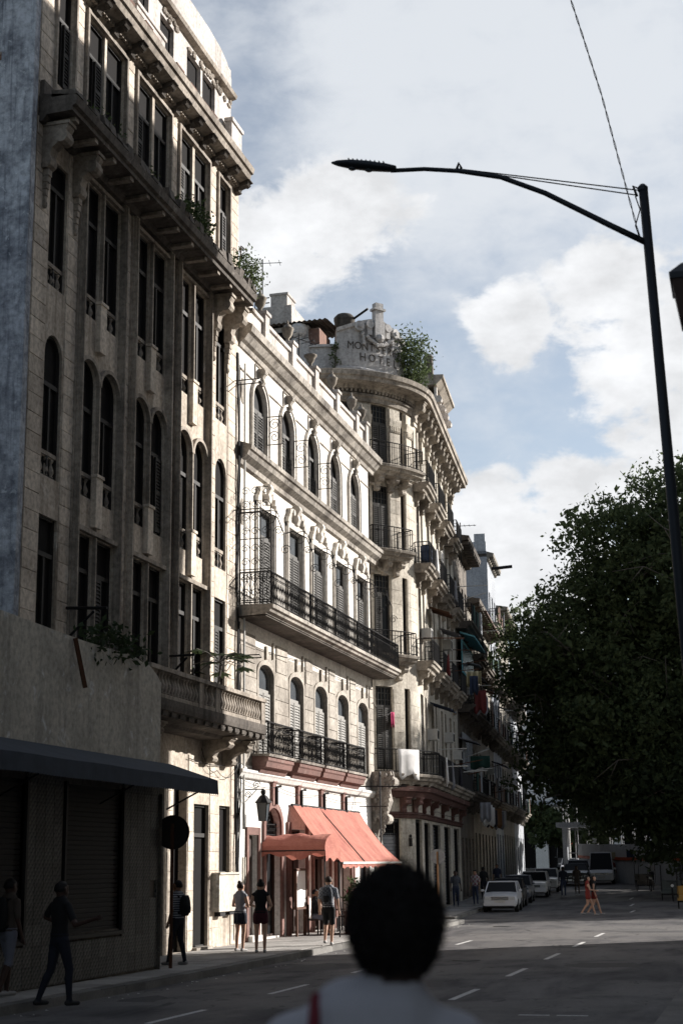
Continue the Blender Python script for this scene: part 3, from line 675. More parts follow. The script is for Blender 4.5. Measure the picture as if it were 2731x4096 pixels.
# ------------------------------------------------------------------ building B : cream corner house with the restaurant
FB = FA; BE = 55.7
B = thing('corner_house', 'cream three-storey colonial house with arched top windows, urns on the parapet and iron balconies', 'building', (-14, 48, .13))
c3 = [42.0, 44.85, 47.68, 50.5, 53.25]; c2 = [42.58, 45.62, 48.36, 51.18, 54.05]; c1 = [42.62, 45.72, 48.52, 51.3, 54.1]
o3 = [(c-.68, c+.68, 14.36, 16.65, 15.97) for c in c3]; o2 = [(c-.76, c+.76, 9.6, 12.75) for c in c2]; o1 = [(c-.73, c+.73, 5.32, 8.06, 7.75) for c in c1]
part(wall(FB, 40., BE, 8.5, 18.1, o3+o2, .24), 'upper_wall', M['bplaster'], B)
part(wall(FB, 40., BE, 5.0, 8.5, o1, .24), 'lower_wall', M['bstone'], B)
go = [(40.98, 41.83, .3, 3.06), (42.5, 44.0, .2, 3.88, 3.35), (45.0, 46.6, .15, 3.3), (47.5, 49.3, .15, 3.3), (50.2, 52.0, .15, 3.3), (53.4, 54.9, .15, 3.6, 3.0)]
part(wall(FB, 40., BE, 0, 5.0, go, .3), 'ground_wall', M['bwhite'], B)
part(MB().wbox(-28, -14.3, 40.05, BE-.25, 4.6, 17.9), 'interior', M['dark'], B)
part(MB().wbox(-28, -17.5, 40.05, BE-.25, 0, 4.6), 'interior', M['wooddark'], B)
part(MB().wbox(-28, -14.0, BE-.2, BE, 0, 18.1), 'side_wall', M['bplaster'], B)
part(MB().wbox(-28, -14.1, 40.02, BE-.02, 17.95, 18.12), 'roof', M['asoot_shade'], B)
def cir(mb, fr, u, z, r, d, n=8, a0=0., a1=2*math.pi, th=.011):
    mb.tube([fr.p(u+r*math.cos(a0+(a1-a0)*i/n), z+r*math.sin(a0+(a1-a0)*i/n), d) for i in range(n+1)], th, 4, caps=False)
def scroll(mb, P, r, th=.012, turns=1.6, n=16):
    """P maps (a,b) in metres to a point"""
    pts = []
    for i in range(n+1):
        t = i/n; q = r*(1-.8*t); a = turns*2*math.pi*t; pts.append(P(q*math.cos(a), q*math.sin(a)))
    mb.tube(pts, th, 4, caps=False)
# top floor : arched windows, archivolts, keystones, sunk panel line
for c in c3:
    mb = MB(); archring(mb, FB, c-.68, c+.68, 15.97, 16.65, .09, 0, .06, 14, legs=14.36); archring(mb, FB, c-.8, c+.8, 15.97, 16.77, .07, 0, .1, 14, legs=14.36); part(mb, 'arch_moulding', M['bplaster'], B)
    k = MB().mould(FB, c-.1, c+.1, [(0, 16.62), (.12, 16.62), (.2, 16.72), (.16, 16.86), (.24, 17.02), (.2, 17.14), (0, 17.16)]).tube([FB.p(c-.12, 17.04, .17), FB.p(c+.12, 17.04, .17)], .09, 8); part(k, 'keystone', M['btrim'], B)
    w = window(FB, c-.68, c+.68, 14.36, 16.65, B, 15.97, .19, 'shutter', 'glass', 15.85, 2, .9, 'shutter')
    g = MB()
    for i in range(9): u = c-.62+i*.155; g.tube([FB.p(u, 14.4, -.06), FB.p(u, 15.15, -.06)], .013, 4)
    for z in (14.42, 15.15, 14.55, 15.0): g.tube([FB.p(c-.66, z, -.06), FB.p(c+.66, z, -.06)], .015, 4)
    for i in range(8): cir(g, FB, c-.54+i*.155, 14.78, .07, -.06)
    part(g, 'window_grille', M['iron'], B)
mb = MB()
pp = [40.2]+[x for c in c3 for x in (c-.42, c-.42, c+.42, c+.42)]+[BE-.2]
for i, (a, b) in enumerate(zip(pp[:-1], pp[1:])):
    if b-a > .05 and i % 4 == 0: mb.box(FB, a, b, 16.62, 16.66, 0, .035)
for c in c3: mb.box(FB, c-.44, c-.40, 16.66, 17.2, 0, .034); mb.box(FB, c+.40, c+.44, 16.66, 17.2, 0, .034); mb.box(FB, c-.4, c+.4, 17.2, 17.24, 0, .036)
part(mb, 'panel_bead', M['btrim'], B)
# projecting iron window guards that stand open
for c, z in ((42.0, 15.0), (44.85, 15.0), (47.68, 14.95)):
    g = MB(); u = c+.62
    for d0 in (.05, .55): g.tube([FB.p(u, z-.1, d0), FB.p(u, z+.8, d0)], .016, 4)
    for zz in (z-.1, z+.8): g.tube([FB.p(u, zz, .05), FB.p(u, zz, .55)], .016, 4)
    scroll(g, lambda a, b: FB.p(u, z+.55+b, .3+a), .2); scroll(g, lambda a, b: FB.p(u, z+.15+b, .3-a), .2)
    part(g, 'iron_guard', M['iron'], B)
# string course, cornice, parapet, urns
def wrap(mb, prof): mb.mould(FB, 40.02, BE+max(d for d, z in prof)*.98, prof)
mb = MB(); wrap(mb, [(0, 13.62), (.1, 13.66), (.12, 13.8), (.3, 13.92), (.36, 14.05), (.42, 14.08), (.44, 14.2), (.1, 14.32), (0, 14.34)]); part(mb, 'string_course', M['btrim'], B)
mb = MB(); wrap(mb, [(0, 17.28), (.06, 17.3), (.1, 17.42), (.2, 17.48), (.34, 17.66), (.42, 17.7), (.46, 17.9), (.4, 17.95), (.1, 18.12), (0, 18.12)]); part(mb, 'cornice', M['btrim'], B)
part(MB().wbox(-14.35, -14.02, 40.1, BE-.3, 18.1, 18.82).wbox(-14.42, -13.95, 40.1, BE-.25, 18.82, 18.94), 'parapet', M['awhite'], B)
ped = [(42.55, 0), (45.45, 0), (48.15, 1), (50.95, 0), (53.75, 0), (55.2, 0)]
urn = lathe_mesh('urn', [(.13, 0), (.16, .04), (.1, .1), (.07, .2), (.16, .3), (.22, .42), (.25, .58), (.28, .62), (.27, .66), (.19, .7), (.14, .8), (.05, .86), (.06, .92), (.015, 1.02)], 'htrim', 12)
urn2 = lathe_mesh('urn_open', [(.13, 0), (.16, .04), (.1, .1), (.07, .2), (.16, .3), (.2, .42), (.25, .5), (.3, .55), (.3, .6), (.24, .6), (.2, .5)], 'htrim', 12)
for u, k in ped:
    p = part(MB().wbox(-14.4, -13.9, u-.2, u+.2, 18.1, 19.12).wbox(-14.45, -13.85, u-.25, u+.25, 19.12, 19.22).wbox(-14.45, -13.85, u-.25, u+.25, 18.1, 18.28), 'pedestal', M['awhite'], B)
    place('urn', urn2 if k else urn, p, (-14.15, u, 19.22), 0, (.78, .78, .80))
    s = MB().tube([(-14.15, u+.24, 18.95), (-14.15, u+.42, 18.98), (-14.15, u+.46, 19.15)], .05, 6); part(s, 'scroll', M['awhite'], p)
# second floor : tall shuttered doors with moulded hoods
for c in c2:
    h = MB(); a, b = c-.76, c+.76
    for x0, x1 in ((a-.22, a-.03), (b+.03, b+.22)): h.box(FB, x0, x1, 9.6, 12.95, 0, .07); h.box(FB, x0+.05, x1-.05, 9.6, 12.9, .07, .1)
    h.box(FB, a-.22, b+.22, 12.78, 12.98, 0, .075)
    for s in (-1, 1):
        pts = [(c+s*(.98-.1*i), 12.98+.42*math.sin(i/5*math.pi/2)**1.5+(.06 if i == 3 else 0)) for i in range(6)]
        for (p, zp), (q, zq) in zip(pts[:-1], pts[1:]): h.mould(FB, min(p, q)-.03, max(p, q)+.03, [(0, min(zp, zq)-.07), (.12, min(zp, zq)-.07), (.14, max(zp, zq)+.02), (0, max(zp, zq)+.05)])
        h.tube([FB.p(c+s*.42, 13.32, 0), FB.p(c+s*.42, 13.32, .16)], .1, 8)
    h.mould(FB, c-.13, c+.13, [(0, 12.95), (.14, 12.98), (.2, 13.15), (.16, 13.3), (.26, 13.48), (.2, 13.6), (0, 13.61)])
    part(h, 'door_hood', M['bplaster'], B)
    window(FB, a, b, 9.6, 12.75, B, None, .19, 'shutter', 'paleglass', 12.0, 2, 1., 'shutter', grid=0)
# iron lamp brackets curling out between the doors
for c in (c2[0]-1.1, c2[1]-1.1, c2[2]-1.1, c2[3]-1.1, c2[4]-1.0, c2[4]+1.1):
    g = MB(); g.tube([FB.p(c, 10.4, .95), FB.p(c, 11.8, .95), FB.p(c, 12.3, .75), FB.p(c, 12.55, .3), FB.p(c, 12.5, .05)], .018, 4)
    scroll(g, lambda a, b: FB.p(c, 12.3+b, .55+a), .26); scroll(g, lambda a, b: FB.p(c, 11.3+b, 1.0+a), .16); scroll(g, lambda a, b: FB.p(c, 11.9+b, .78-a), .14)
    part(g, 'iron_bracket', M['iron'], B)
# long second-floor balcony
mb = MB().mould(FB, 40.1, BE+.35, [(0, 9.16), (.84, 9.19), (.87, 9.24), (.95, 9.26), (.98, 9.33), (1.05, 9.36), (1.06, 9.46), (0, 9.5)])
b2 = part(mb, 'balcony', M['btrim'], B)
part(MB().box(FB, 40.15, BE+.3, 9.13, 9.158, 0, .83), 'soffit_shade', M['asoot_shade'], b2)  # added dark sheet: shade of the slab's underside put into its colour
def ironrail(fr, u0, u1, z0, z1, d, ends=(True, True), pitch=.11, depth=None, fancy=True):
    mb = MB(); r = .012
    def seg(P, L):
        mb.tube([P(0, z1), P(L, z1)], .024, 5); mb.tube([P(0, z0+.06), P(L, z0+.06)], .017, 4); mb.tube([P(0, z1-.2), P(L, z1-.2)], .012, 4)
        n = max(2, int(L/pitch))
        for i in range(n+1):
            a = L*i/n; th = .022 if i in (0, n) else r*.9
            mb.tube([P(a, z0), P(a, z1)], th, 4)
            if fancy and i < n:
                c = a+L/n/2; q = L/n/2
                pts = [P(c+q*math.cos(t), z1-.1+.075*math.sin(t)) for t in np.linspace(0, 2*math.pi, 7)]; mb.tube(pts, .010, 3, caps=False)
                if i % 2 == 0: mb.tube([P(a, z0+.08), P(a+L/n, (z0+z1)/2-.1), P(a, z1-.22)], .009, 3); mb.tube([P(a+L/n*2, z0+.08), P(a+L/n, (z0+z1)/2-.1), P(a+L/n*2, z1-.22)], .009, 3)
    for a, b in zip(fr.us(u0, u1, .5)[:-1], fr.us(u0, u1, .5)[1:]):
        pa, pb = fr.p(a, 0, d), fr.p(b, 0, d); L = float(np.linalg.norm(pb-pa)); dr = (pb-pa)/L
        seg(lambda s, z, pa=pa, dr=dr: pa+dr*s+z*Z, L)
    dep = d-.03 if depth is None else depth
    for e, u in zip(ends, (u0, u1)):
        if e: seg(lambda s, z, u=u: fr.p(u, z, d-s), dep)
    return mb
us = [40.15]+[(c2[i]+c2[i+1])/2 for i in range(4)]+[BE+.25]
for i, (a, b) in enumerate(zip(us[:-1], us[1:])): part(ironrail(FB, a, b, 9.48, 10.42, .98, (i == 0, i == 4)), 'railing', M['iron'], b2)
mb = MB()      # tall scrolled iron screen at the near end
for d0 in (.05, .35, .66, .97): mb.tube([FB.p(40.15, 9.5, d0), FB.p(40.15, 12.6-.4*abs(d0-.5), d0)], .016, 4)
for z in (9.6, 10.5, 11.4, 12.2):
    mb.tube([FB.p(40.15, z, .02), FB.p(40.15, z, .98)], .014, 4)
    for d0 in (.2, .5, .81):
        for q in (.22, .62): scroll(mb, lambda a, b: FB.p(40.15, z+q+b, d0+a), .14, .011, 1.4, 10)
part(mb, 'iron_screen', M['iron'], b2)
# first floor : segmental windows, four small iron balconies on red bases
for i, c in enumerate(c1):
    window(FB, c-.73, c+.73, 5.32, 8.06, B, 7.75, .2, 'shutpale', 'paleglass', 7.3, 2, 1., 'shutpale')
    mb = MB(); archring(mb, FB, c-.73, c+.73, 7.75, 8.06, .14, 0, .04, 10, legs=5.3); part(mb, 'arch_moulding', M['bstone'], B)
    part(MB().box(FB, c-.08, c+.08, 8.24, 8.62, 0, .07).box(FB, c+.62, c+.66, 8.3, 8.8, 0, .06), 'keystone', M['bstone'], B)
    if i < 4:
        q = part(MB().mould(FB, c-1.24, c+1.24, [(0, 4.78), (.22, 4.82), (.3, 4.95), (.42, 4.98), (.46, 5.12), (.5, 5.16), (.5, 5.27), (0, 5.29)]), 'balcony', M['bred'], B)
        part(MB().mould(FB, c-1.3, c+1.3, [(0, 5.29), (.55, 5.27), (.57, 5.34), (0, 5.36)]), 'slab', M['btrim'], q)
        part(ironrail(FB, c-1.2, c+1.2, 5.34, 6.26, .47), 'railing', M['iron'], q)
blkB = bevbox('bblock', 'bstone', .03)
for r, z in enumerate(np.arange(5.45, 8.5, .42)):     # stone courses between the first-floor windows
    ed = [40.02]+[x for c in c1 for x in (c-.9, c+.9)]+[BE-.05]
    if z > 7.7: ed = [40.02]+[x for c in c1 for x in (c-1.0, c+1.0)]+[BE-.05]
    for a, b in zip(ed[::2], ed[1::2]):
        if b-a > .15: place('stone_block', blkB, B, FB.p((a+b)/2, z+.2, -.10+random.uniform(0, .02)), R_(90), (b-a-.01, .26, .405))
mb = MB(); wrap(mb, [(0, 4.62), (.1, 4.64), (.16, 4.74), (.2, 4.78), (.2, 4.85), (0, 4.9)]); part(mb, 'string_course', M['bwhite'], B)
# oval plaster medallions at the party line
for z in (16.0, 12.3, 7.7): part(MB().ell(FB.p(40.45, z, 0), (.06, .22, .42), 12, 6), 'medallion', M['btrim'], B)
# ground floor
part(MB().box(FB, 40.82, 40.97, .15, 3.28, 0, .06).box(FB, 41.84, 42.0, .15, 3.28, 0, .06).box(FB, 40.97, 41.84, 3.07, 3.28, 0, .055), 'door_surround', M['bred'], B)
dr = part(MB().box(FB, 41.0, 41.81, .32, 3.04, -.2, -.14), 'door', M['wooddark'], B)
for z0, z1 in ((.5, 1.3), (1.45, 2.2), (2.3, 2.95)):
    for a, b in ((41.06, 41.38), (41.44, 41.75)): place('panel', ubox('wooddark'), dr, FB.p((a+b)/2, (z0+z1)/2, -.135), R_(90), (b-a, .02, z1-z0))
part(MB().box(FB, 41.04, 41.12, 1.45, 1.7, -.13, -.08).tube([FB.p(41.08, 1.62, -.1), FB.p(41.3, 1.62, -.08)], .03, 5), 'lock', M['steel'], dr)
part(MB().box(FB, 40.9, 41.9, .12, .31, -.1, .2), 'door_step', M['bwhite'], B)
mb = MB(); archring(mb, FB, 42.5, 44.0, 3.35, 3.88, .2, 0, .07, 12, legs=.15); part(mb, 'arch_surround', M['bred'], B)
g = MB()
for i in range(12): u = 42.56+i*.126; g.tube([FB.p(u, 2.75, -.1), FB.p(u, 3.45, -.1)], .014, 4)
for z in (2.8, 3.1, 3.4): g.tube([FB.p(42.5, z, -.1), FB.p(44, z, -.1)], .016, 4)
for i in range(12): cir(g, FB, 42.62+i*.12, 3.25, .05, -.1, 6)
scroll(g, lambda a, b: FB.p(43.25+a, 3.6+b, -.1), .16); part(g, 'fanlight_grille', M['iron'], B)
window(FB, 42.5, 44.0, .2, 3.88, B, 3.35, .26, 'wooddark', 'glass', 2.75, 2)
for c in (43.25, 45.8, 48.4, 51.15):
    k = part(MB().box(FB, c-.16, c+.16, 3.95, 4.62, 0, .09).box(FB, c-.2, c+.2, 4.62, 4.66, 0, .12), 'keystone', M['bred'], B)
    part(MB().tube([FB.p(c+.08, 3.98, .13), FB.p(c+.08, 4.5, .13), FB.p(c+.2, 4.52, .22)], .045, 6), 'downlight', M['iron'], k)
for a, b in ((44.62, 44.95), (46.65, 47.45), (49.35, 50.15), (52.05, 52.5)):
    part(MB().box(FB, a, a+.14, .15, 3.5, 0, .08).box(FB, b-.14, b, .15, 3.5, 0, .08), 'pilaster_edge', M['bred'], B)
    part(MB().box(FB, a+.14, b-.14, .15, .5, 0, .06), 'plinth', M['bred'], B)
for a, b in ((45.0, 46.6), (47.5, 49.3), (50.2, 52.0)):
    window(FB, a, b, 2.4, 3.3, B, None, .26, 'wooddark', 'glass', None, 3); part(MB().box(FB, a, a+.5, .16, 2.4, -.28, -.22).box(FB, b-.5, b, .16, 2.4, -.28, -.22), 'open_door_leaf', M['wooddark'], B)
part(MB().wbox(-17.4, -14.55, 44.2, BE-.3, .1, .17), 'restaurant_floor', M['bstone'], B)
window(FB, 53.4, 54.9, .15, 3.6, B, 3.0, .26, 'wooddark', 'glass', 2.4, 2)
# corner bracket : big scrolled console with carved fruit and acanthus
mb = MB().mould(FB, BE-.45, BE+.1, [(0, 5.6), (.75, 5.6), (.8, 5.3), (.62, 4.9), (.7, 4.5), (.55, 4.1), (.35, 3.7), (.22, 3.2), (.28, 2.95), (.12, 2.7), (0, 2.6)])
mb.tube([FB.p(BE-.5, 3.85, .5), FB.p(BE+.16, 3.85, .5)], .2, 10).tube([FB.p(BE-.5, 5.2, .72), FB.p(BE+.16, 5.2, .72)], .22, 10)
for i in range(46): t = random.random(); mb.ell(FB.p(BE-.6+random.random()*.2, 2.9+t*2.6, .1+t*.75*random.random()), (.07, .07, .09), 6, 4)
for i in range(14): t = i/14; mb.tube([FB.p(BE-.5, 3.2+t*2.2, .3+t*.4), FB.p(BE-.55, 3.4+t*2.2, .5+t*.4), FB.p(BE-.5, 3.55+t*2.2, .45+t*.4)], .04, 5)
part(mb, 'corner_bracket', M['btrim'], B)
# ------------------------------------------------------------------ red awnings of the restaurant
def canvas_red():
    m, nt, b = mat_base('canvasred'); P = pos(nt); n = nz(nt, scl(nt, P, (1.2, .8, 1.2)), 1.6, 5, .6, .3); n2 = nz(nt, P, 22, 5, .6)
    c = mixc(nt, rmp(nt, n, .35, .68), (.55,.225,.165), (.42,.145,.11)); c = mixc(nt, rmp(nt, n2, .45, .75, 0, .3), c, (.40,.11,.085))
    nt.links.new(c, b.inputs['Base Color']); b.inputs['Roughness'].default_value = .9; bump(nt, b, nz(nt, scl(nt, P, (3, 1.2, 3)), 2.2, 4, .6, .6), .6, .06)
    t = nt.nodes.new('ShaderNodeBsdfTranslucent'); nt.links.new(c, t.inputs[0]); x = nt.nodes.new('ShaderNodeMixShader'); x.inputs[0].default_value = .25
    o = nt.nodes['Material Output']; nt.links.new(b.outputs[0], x.inputs[1]); nt.links.new(t.outputs[0], x.inputs[2]); nt.links.new(x.outputs[0], o.inputs[0])
canvas_red()
aw = thing('sloped_awning', 'large sloping faded red canvas awning over the restaurant front', 'awning', (-13.9, 48.8, 4.0))
def awn(a, b, name):
    mb = MB(); nu, nv = 40, 18; vs = []
    for i in range(nu+1):
        for j in range(nv+1):
            u = a+(b-a)*i/nu; t = j/nv; sag = -.13*math.sin(math.pi*t)-.06*math.sin((u-a)*2.6+1+t)*math.sin(math.pi*t)*1.3-.03*math.sin((u-a)*6.3+t*3)*(.4+t)-.012*math.sin((u-a)*15+t*5)
            vs.append(FB.p(u-t*.35*(u-45)/8.0, 4.03-1.76*t+sag*.75, .1+1.55*t))
    mb.add(vs, [(i*(nv+1)+j, (i+1)*(nv+1)+j, (i+1)*(nv+1)+j+1, i*(nv+1)+j+1) for i in range(nu) for j in range(nv)])
    return part(mb, name, M['canvasred'], aw, True)
awn(45.0, 47.95, 'canvas_panel'); awn(48.0, 53.1, 'canvas_panel')
mb = MB(); k = 60
for i in range(k):
    a, b = 45+7.75*i/k, 45+7.75*(i+1)/k; f = lambda u: .03*math.sin(u*9)+.015*math.sin(u*23)
    mb.quad(FB.p(a, 2.29, 1.66), FB.p(b, 2.29, 1.66), FB.p(b, 2.13+f(b), 1.68+.5*f(b)), FB.p(a, 2.13+f(a), 1.68+.5*f(a)))
part(mb, 'valance', M['canvasred'], aw)
part(MB().box(FB, 45.0, 52.75, 2.235, 2.30, 1.664, 1.70), 'front_band', M['offwhite'], aw)
part(MB().tube([FB.p(44.95, 4.03, .08), FB.p(53.15, 4.03, .08)], .04, 6).tube([FB.p(44.95, 2.27, 1.64), FB.p(52.8, 2.27, 1.64)], .022, 5).tube([FB.p(45, 2.9, .03), FB.p(45, 2.27, 1.62)], .018, 5).tube([FB.p(52.7, 2.9, .03), FB.p(52.7, 2.27, 1.62)], .018, 5).tube([FB.p(47.97, 4.0, .1), FB.p(47.9, 2.27, 1.64)], .018, 5), 'frame', M['iron'], aw)
cp = thing('barrel_canopy', 'small rounded red canvas canopy on two thin poles over the restaurant entrance', 'awning', (-13.1, 43, .13))
mb = MB(); vs = []; nx, na = 16, 14; y0, y1 = 42.2, 43.8
def can(x, a):
    d = .02*math.sin(x*11)*(1-abs(math.cos(a))); return (x, (y0+y1)/2-(y1-y0)/2*math.cos(a), 2.62+(.47+d+.03*math.sin(x*5+a*3))*math.sin(a)**.8)
for i in range(nx+1):
    for j in range(na+1): vs.append(can(-13.98+1.9*i/nx, math.pi*j/na))
mb.add(vs, [(i*(na+1)+j, (i+1)*(na+1)+j, (i+1)*(na+1)+j+1, i*(na+1)+j+1) for i in range(nx) for j in range(na)])
mb.add([can(-12.08, math.pi*j/na) for j in range(na+1)], [tuple(range(na+1))]); part(mb, 'canvas', M['canvasred'], cp, False)
mb = MB()
for s in (y0, y1):
    k = 26
    for i in range(k):
        a, b = -13.98+1.9*i/k, -13.98+1.9*(i+1)/k; f = lambda x: .13*abs(math.sin(x*2.3+s))+.05*math.sin(x*9)
        mb.quad((a, s, 2.64), (b, s, 2.64), (b, s+.03*math.sin(b*9), 2.38+f(b)), (a, s+.03*math.sin(a*9), 2.38+f(a)))
for i in range(10):
    a, b = y0+1.6*i/10, y0+1.6*(i+1)/10; f = lambda x: .06*math.sin(x*8); mb.quad((-12.07, a, 2.64), (-12.07, b, 2.64), (-12.05, b, 2.36+f(b)), (-12.05, a, 2.36+f(a)))
part(mb, 'valance', M['canvasred'], cp)
for s in (y0+.03, y1-.03): part(MB().tube([(-12.1, s, .13), (-12.1, s, 2.62)], .024, 6), 'pole', M['iron'], cp)
part(MB().tube([(-13.98, y0, 2.62), (-12.09, y0, 2.62), (-12.09, y1, 2.62), (-13.98, y1, 2.62)], .02, 5), 'frame', M['iron'], cp)
# ------------------------------------------------------------------ hotel : rounded corner and long balconied flank
FH = Frame(JB, TB, NB, 4.16); HR = 4.16
th = lambda deg: -R_(deg)*HR
Hh = thing('hotel_building', 'old cream hotel with rounded corner, carved name sign and rows of small balconies', 'hotel', tuple(JB))
UE = 16.4
fz = [(6.15, 9.7), (11.15, 14.63), (15.75, 18.65), (19.55, 22.4)]
wt = [(th(50), th(37)), (th(26), th(20)), (th(76), th(64)), (.35, 1.35), (1.95, 2.6), (4.3, 5.3), (6.0, 6.6), (8.3, 9.3), (10.0, 10.6), (12.2, 13.2), (14.2, 14.9)]
hops = [(a, b, z0, z1) for z0, z1 in fz for a, b in wt]
gp = [(th(47), th(32.5), .2, 4.1), (th(75), th(60), .2, 4.1), (th(16), th(4), .2, 4.1), (.5, 2.6, .2, 4.0), (3.7, 6.6, .2, 4.0), (8.3, 11.0, .2, 4.0), (12.8, 15.4, .2, 4.0)]
q0 = -HR*math.pi/2-8
part(wall(FH, q0, UE, 4.6, 23., hops, .24), 'wall', M['hplaster'], Hh)
part(wall(FH, q0, UE, 0, 4.6, gp, .4), 'ground_wall', M['hplaster'], Hh)
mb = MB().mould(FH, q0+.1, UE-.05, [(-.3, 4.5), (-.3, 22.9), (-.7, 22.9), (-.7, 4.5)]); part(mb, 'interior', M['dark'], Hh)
mb = MB()
mb.add([FH.p(u, 22.95, -.05) for u in FH.us(q0, UE)]+[FH.p(UE, 22.95, -12.)], [tuple(range(len(FH.us(q0, UE))+1))]); part(mb, 'roof', M['asoot_shade'], Hh)
mb = MB().box(FH, UE-.2, UE, 0, 23.4, -12, -.02); part(mb, 'side_wall', M['hplaster'], Hh)
for z0, z1 in fz:
    for a, b in wt:
        big = b-a > .8
        window(FH, a, b, z0, z1, Hh, None, .2, 'shutter' if big else 'shutdark', 'glass', z1-.85 if big else None, 2 if big else 1, .85 if big else 0., 'shutter', grid=5 if big else 0)
# ashlar joints on the corner : separate courses of stone between the windows
hb = {}
def ashlar(fr, u0, u1, z0, z1, ch, d, mat, parent):
    z = z0
    while z < z1-.1:
        t = min(ch, z1-z); part(MB().mould(fr, u0, u1, [(d-.1, z+.008), (d+.012+random.uniform(0, .006), z+.008), (d+.012, z+t-.008), (d-.1, z+t-.008)]), 'stone_course', M[mat], parent); z += ch
for (a, b) in ((th(36.3), th(26.7)), (th(19.3), th(3))):
    for z0, z1 in ((5.9, 9.7), (10.9, 14.6), (15.6, 18.6)): ashlar(FH, a, b, z0, z1, .62, 0, 'hplaster', Hh)
for a, b in ((th(60), th(51)),):
    for z0, z1 in ((11.2, 14.6), (15.6, 18.6)): ashlar(FH, a, b, z0, z1, .62, 0, 'hplaster', Hh)
# capitals of the top storey pilasters
for a, b in ((th(60), th(51)), (th(36.3), th(26.7)), (th(19), th(10))):
    mb = MB().mould(FH, a, b, [(0, 19.4), (.08, 19.4), (.08, 22.3), (0, 22.3)]); mb.mould(FH, a-.04, b+.04, [(0, 21.5), (.1, 21.5), (.16, 21.75), (.16, 21.85), (0, 21.85)])
    n = 6
    for i in range(n): u = a+(b-a)*(i+.5)/n; mb.box(FH, u-.03, u+.03, 21.3, 21.5, .08, .13); mb.ell(FH.p(u, 21.25, .1), (.035, .035, .06), 5, 4)
    part(mb, 'pilaster', M['hplaster'], Hh)
mb = MB().mould(FH, th(75), UE, [(0, 22.4), (.1, 22.42), (.12, 22.6), (.2, 22.66), (.2, 22.76), (0, 22.8)]); part(mb, 'architrave', M['htrim'], Hh)
mb = MB().mould(FH, q0, UE, [(0, 22.9), (.25, 22.95), (.3, 23.1), (.86, 23.14), (.9, 23.3), (.98, 23.34), (1.02, 23.55), (.9, 23.6), (0, 23.75)]); part(mb, 'cornice', M['htrim'], Hh)
mb = MB(); u = th(75)
while u < th(2): mb.box(FH, u, u+.09, 22.8, 22.94, .1, .26); u += .19
tag(part(mb, 'dentils', M['htrim'], Hh), None, None, kind='stuff')
for i, u in enumerate(np.arange(-.5, UE-.4, 1.3)):
    console(FH, u, .34, 23.1, 22.1, .7, Hh, 'htrim', 'modillion')
    if i % 2 == 0: part(MB().box(FH, u-.2, u+.2, 20.9, 22.1, 0, .16).box(FH, u-.25, u+.25, 21.95, 22.1, 0, .22).box(FH, u-.12, u+.12, 19.6, 20.9, 0, .1), 'pilaster', M['hplaster'], Hh)
# balconies
def garland(fr, u0, u1, z, d, parent, mat, n=26):
    mb = MB()
    for i in range(n): t = i/(n-1); mb.ell(fr.p(u0+(u1-u0)*t+random.uniform(-.05, .05), z-.22*math.sin(math.pi*t)+random.uniform(-.05, .05), d), (.07, .07, .07), 6, 4)
    return tag(part(mb, 'garland', M[mat], parent), None, None, kind='stuff')
def balc(fr, u0, u1, z, d, parent, mat='htrim', fancy=False, cons=2, rail=1.0, rails=True, thick=.42):
    b = part(MB().mould(fr, u0, u1, [(0, z-thick), (d*.62, z-thick), (d*.7, z-thick*.72), (d*.86, z-thick*.62), (d*.9, z-.16), (d, z-.12), (d+.02, z-.02), (d, z), (0, z+.01)]), 'balcony', M[mat], parent)
    if rails: part(ironrail(fr, u0+.08, u1-.08, z+.02, z+rail, d-.08, (True, True), .13, None, fancy), 'railing', M['iron'], b)
    for i in range(cons): console(fr, u0+(u1-u0)*(.16+.68*i/max(1, cons-1)), .22, z-thick+.02, z-thick-.62, d*.62, b, mat)
    return b
balc(FH, th(66), th(19), 19.4, 1.0, Hh, cons=4); garland(FH, th(56), th(44), 18.85, .15, Hh, 'htrim'); garland(FH, th(40), th(28), 18.85, .15, Hh, 'htrim')
balc(FH, th(57), th(29), 15.6, .92, Hh, cons=3); garland(FH, th(50), th(38), 15.0, .12, Hh, 'htrim')
balc(FH, th(58), th(28), 11.0, .92, Hh, cons=3)
balc(FH, th(60), th(3), 5.95, .95, Hh, 'htrim', cons=5)
for s in (-.55, 3.7, 7.7, 11.9):
    for z in (19.3, 15.5, 11.05): balc(FH, s, s+2.75, z, .78, Hh)
balc(FH, .2, UE-.3, 5.95, .85, Hh, 'htrim', cons=8)
mb = MB().mould(FH, th(62), UE-.1, [(0, 4.95), (.3, 5.0), (.42, 5.2), (.55, 5.25), (.58, 5.45), (0, 5.5)]); part(mb, 'red_cornice', M['hred'], Hh)
mb = MB().mould(FH, th(75), UE-.1, [(0, 4.12), (.1, 4.14), (.14, 4.26), (.2, 4.3), (0, 4.4)]); part(mb, 'string_course', M['hred'], Hh)
for u in (th(31), th(18), .2, 3.1, 7.4, 11.9, 15.8): console(FH, u, .3, 5.0, 4.35, .4, Hh, 'hred')
for u0, u1 in ((th(31.5), th(17)), (th(3), .45), (2.7, 3.6), (6.7, 8.2), (11.1, 12.7)):
    ashlar(FH, u0, u1, .2, 4.0, .55, 0, 'hplaster', Hh)
slh = bevbox('slatgrey', 'steel', .15)
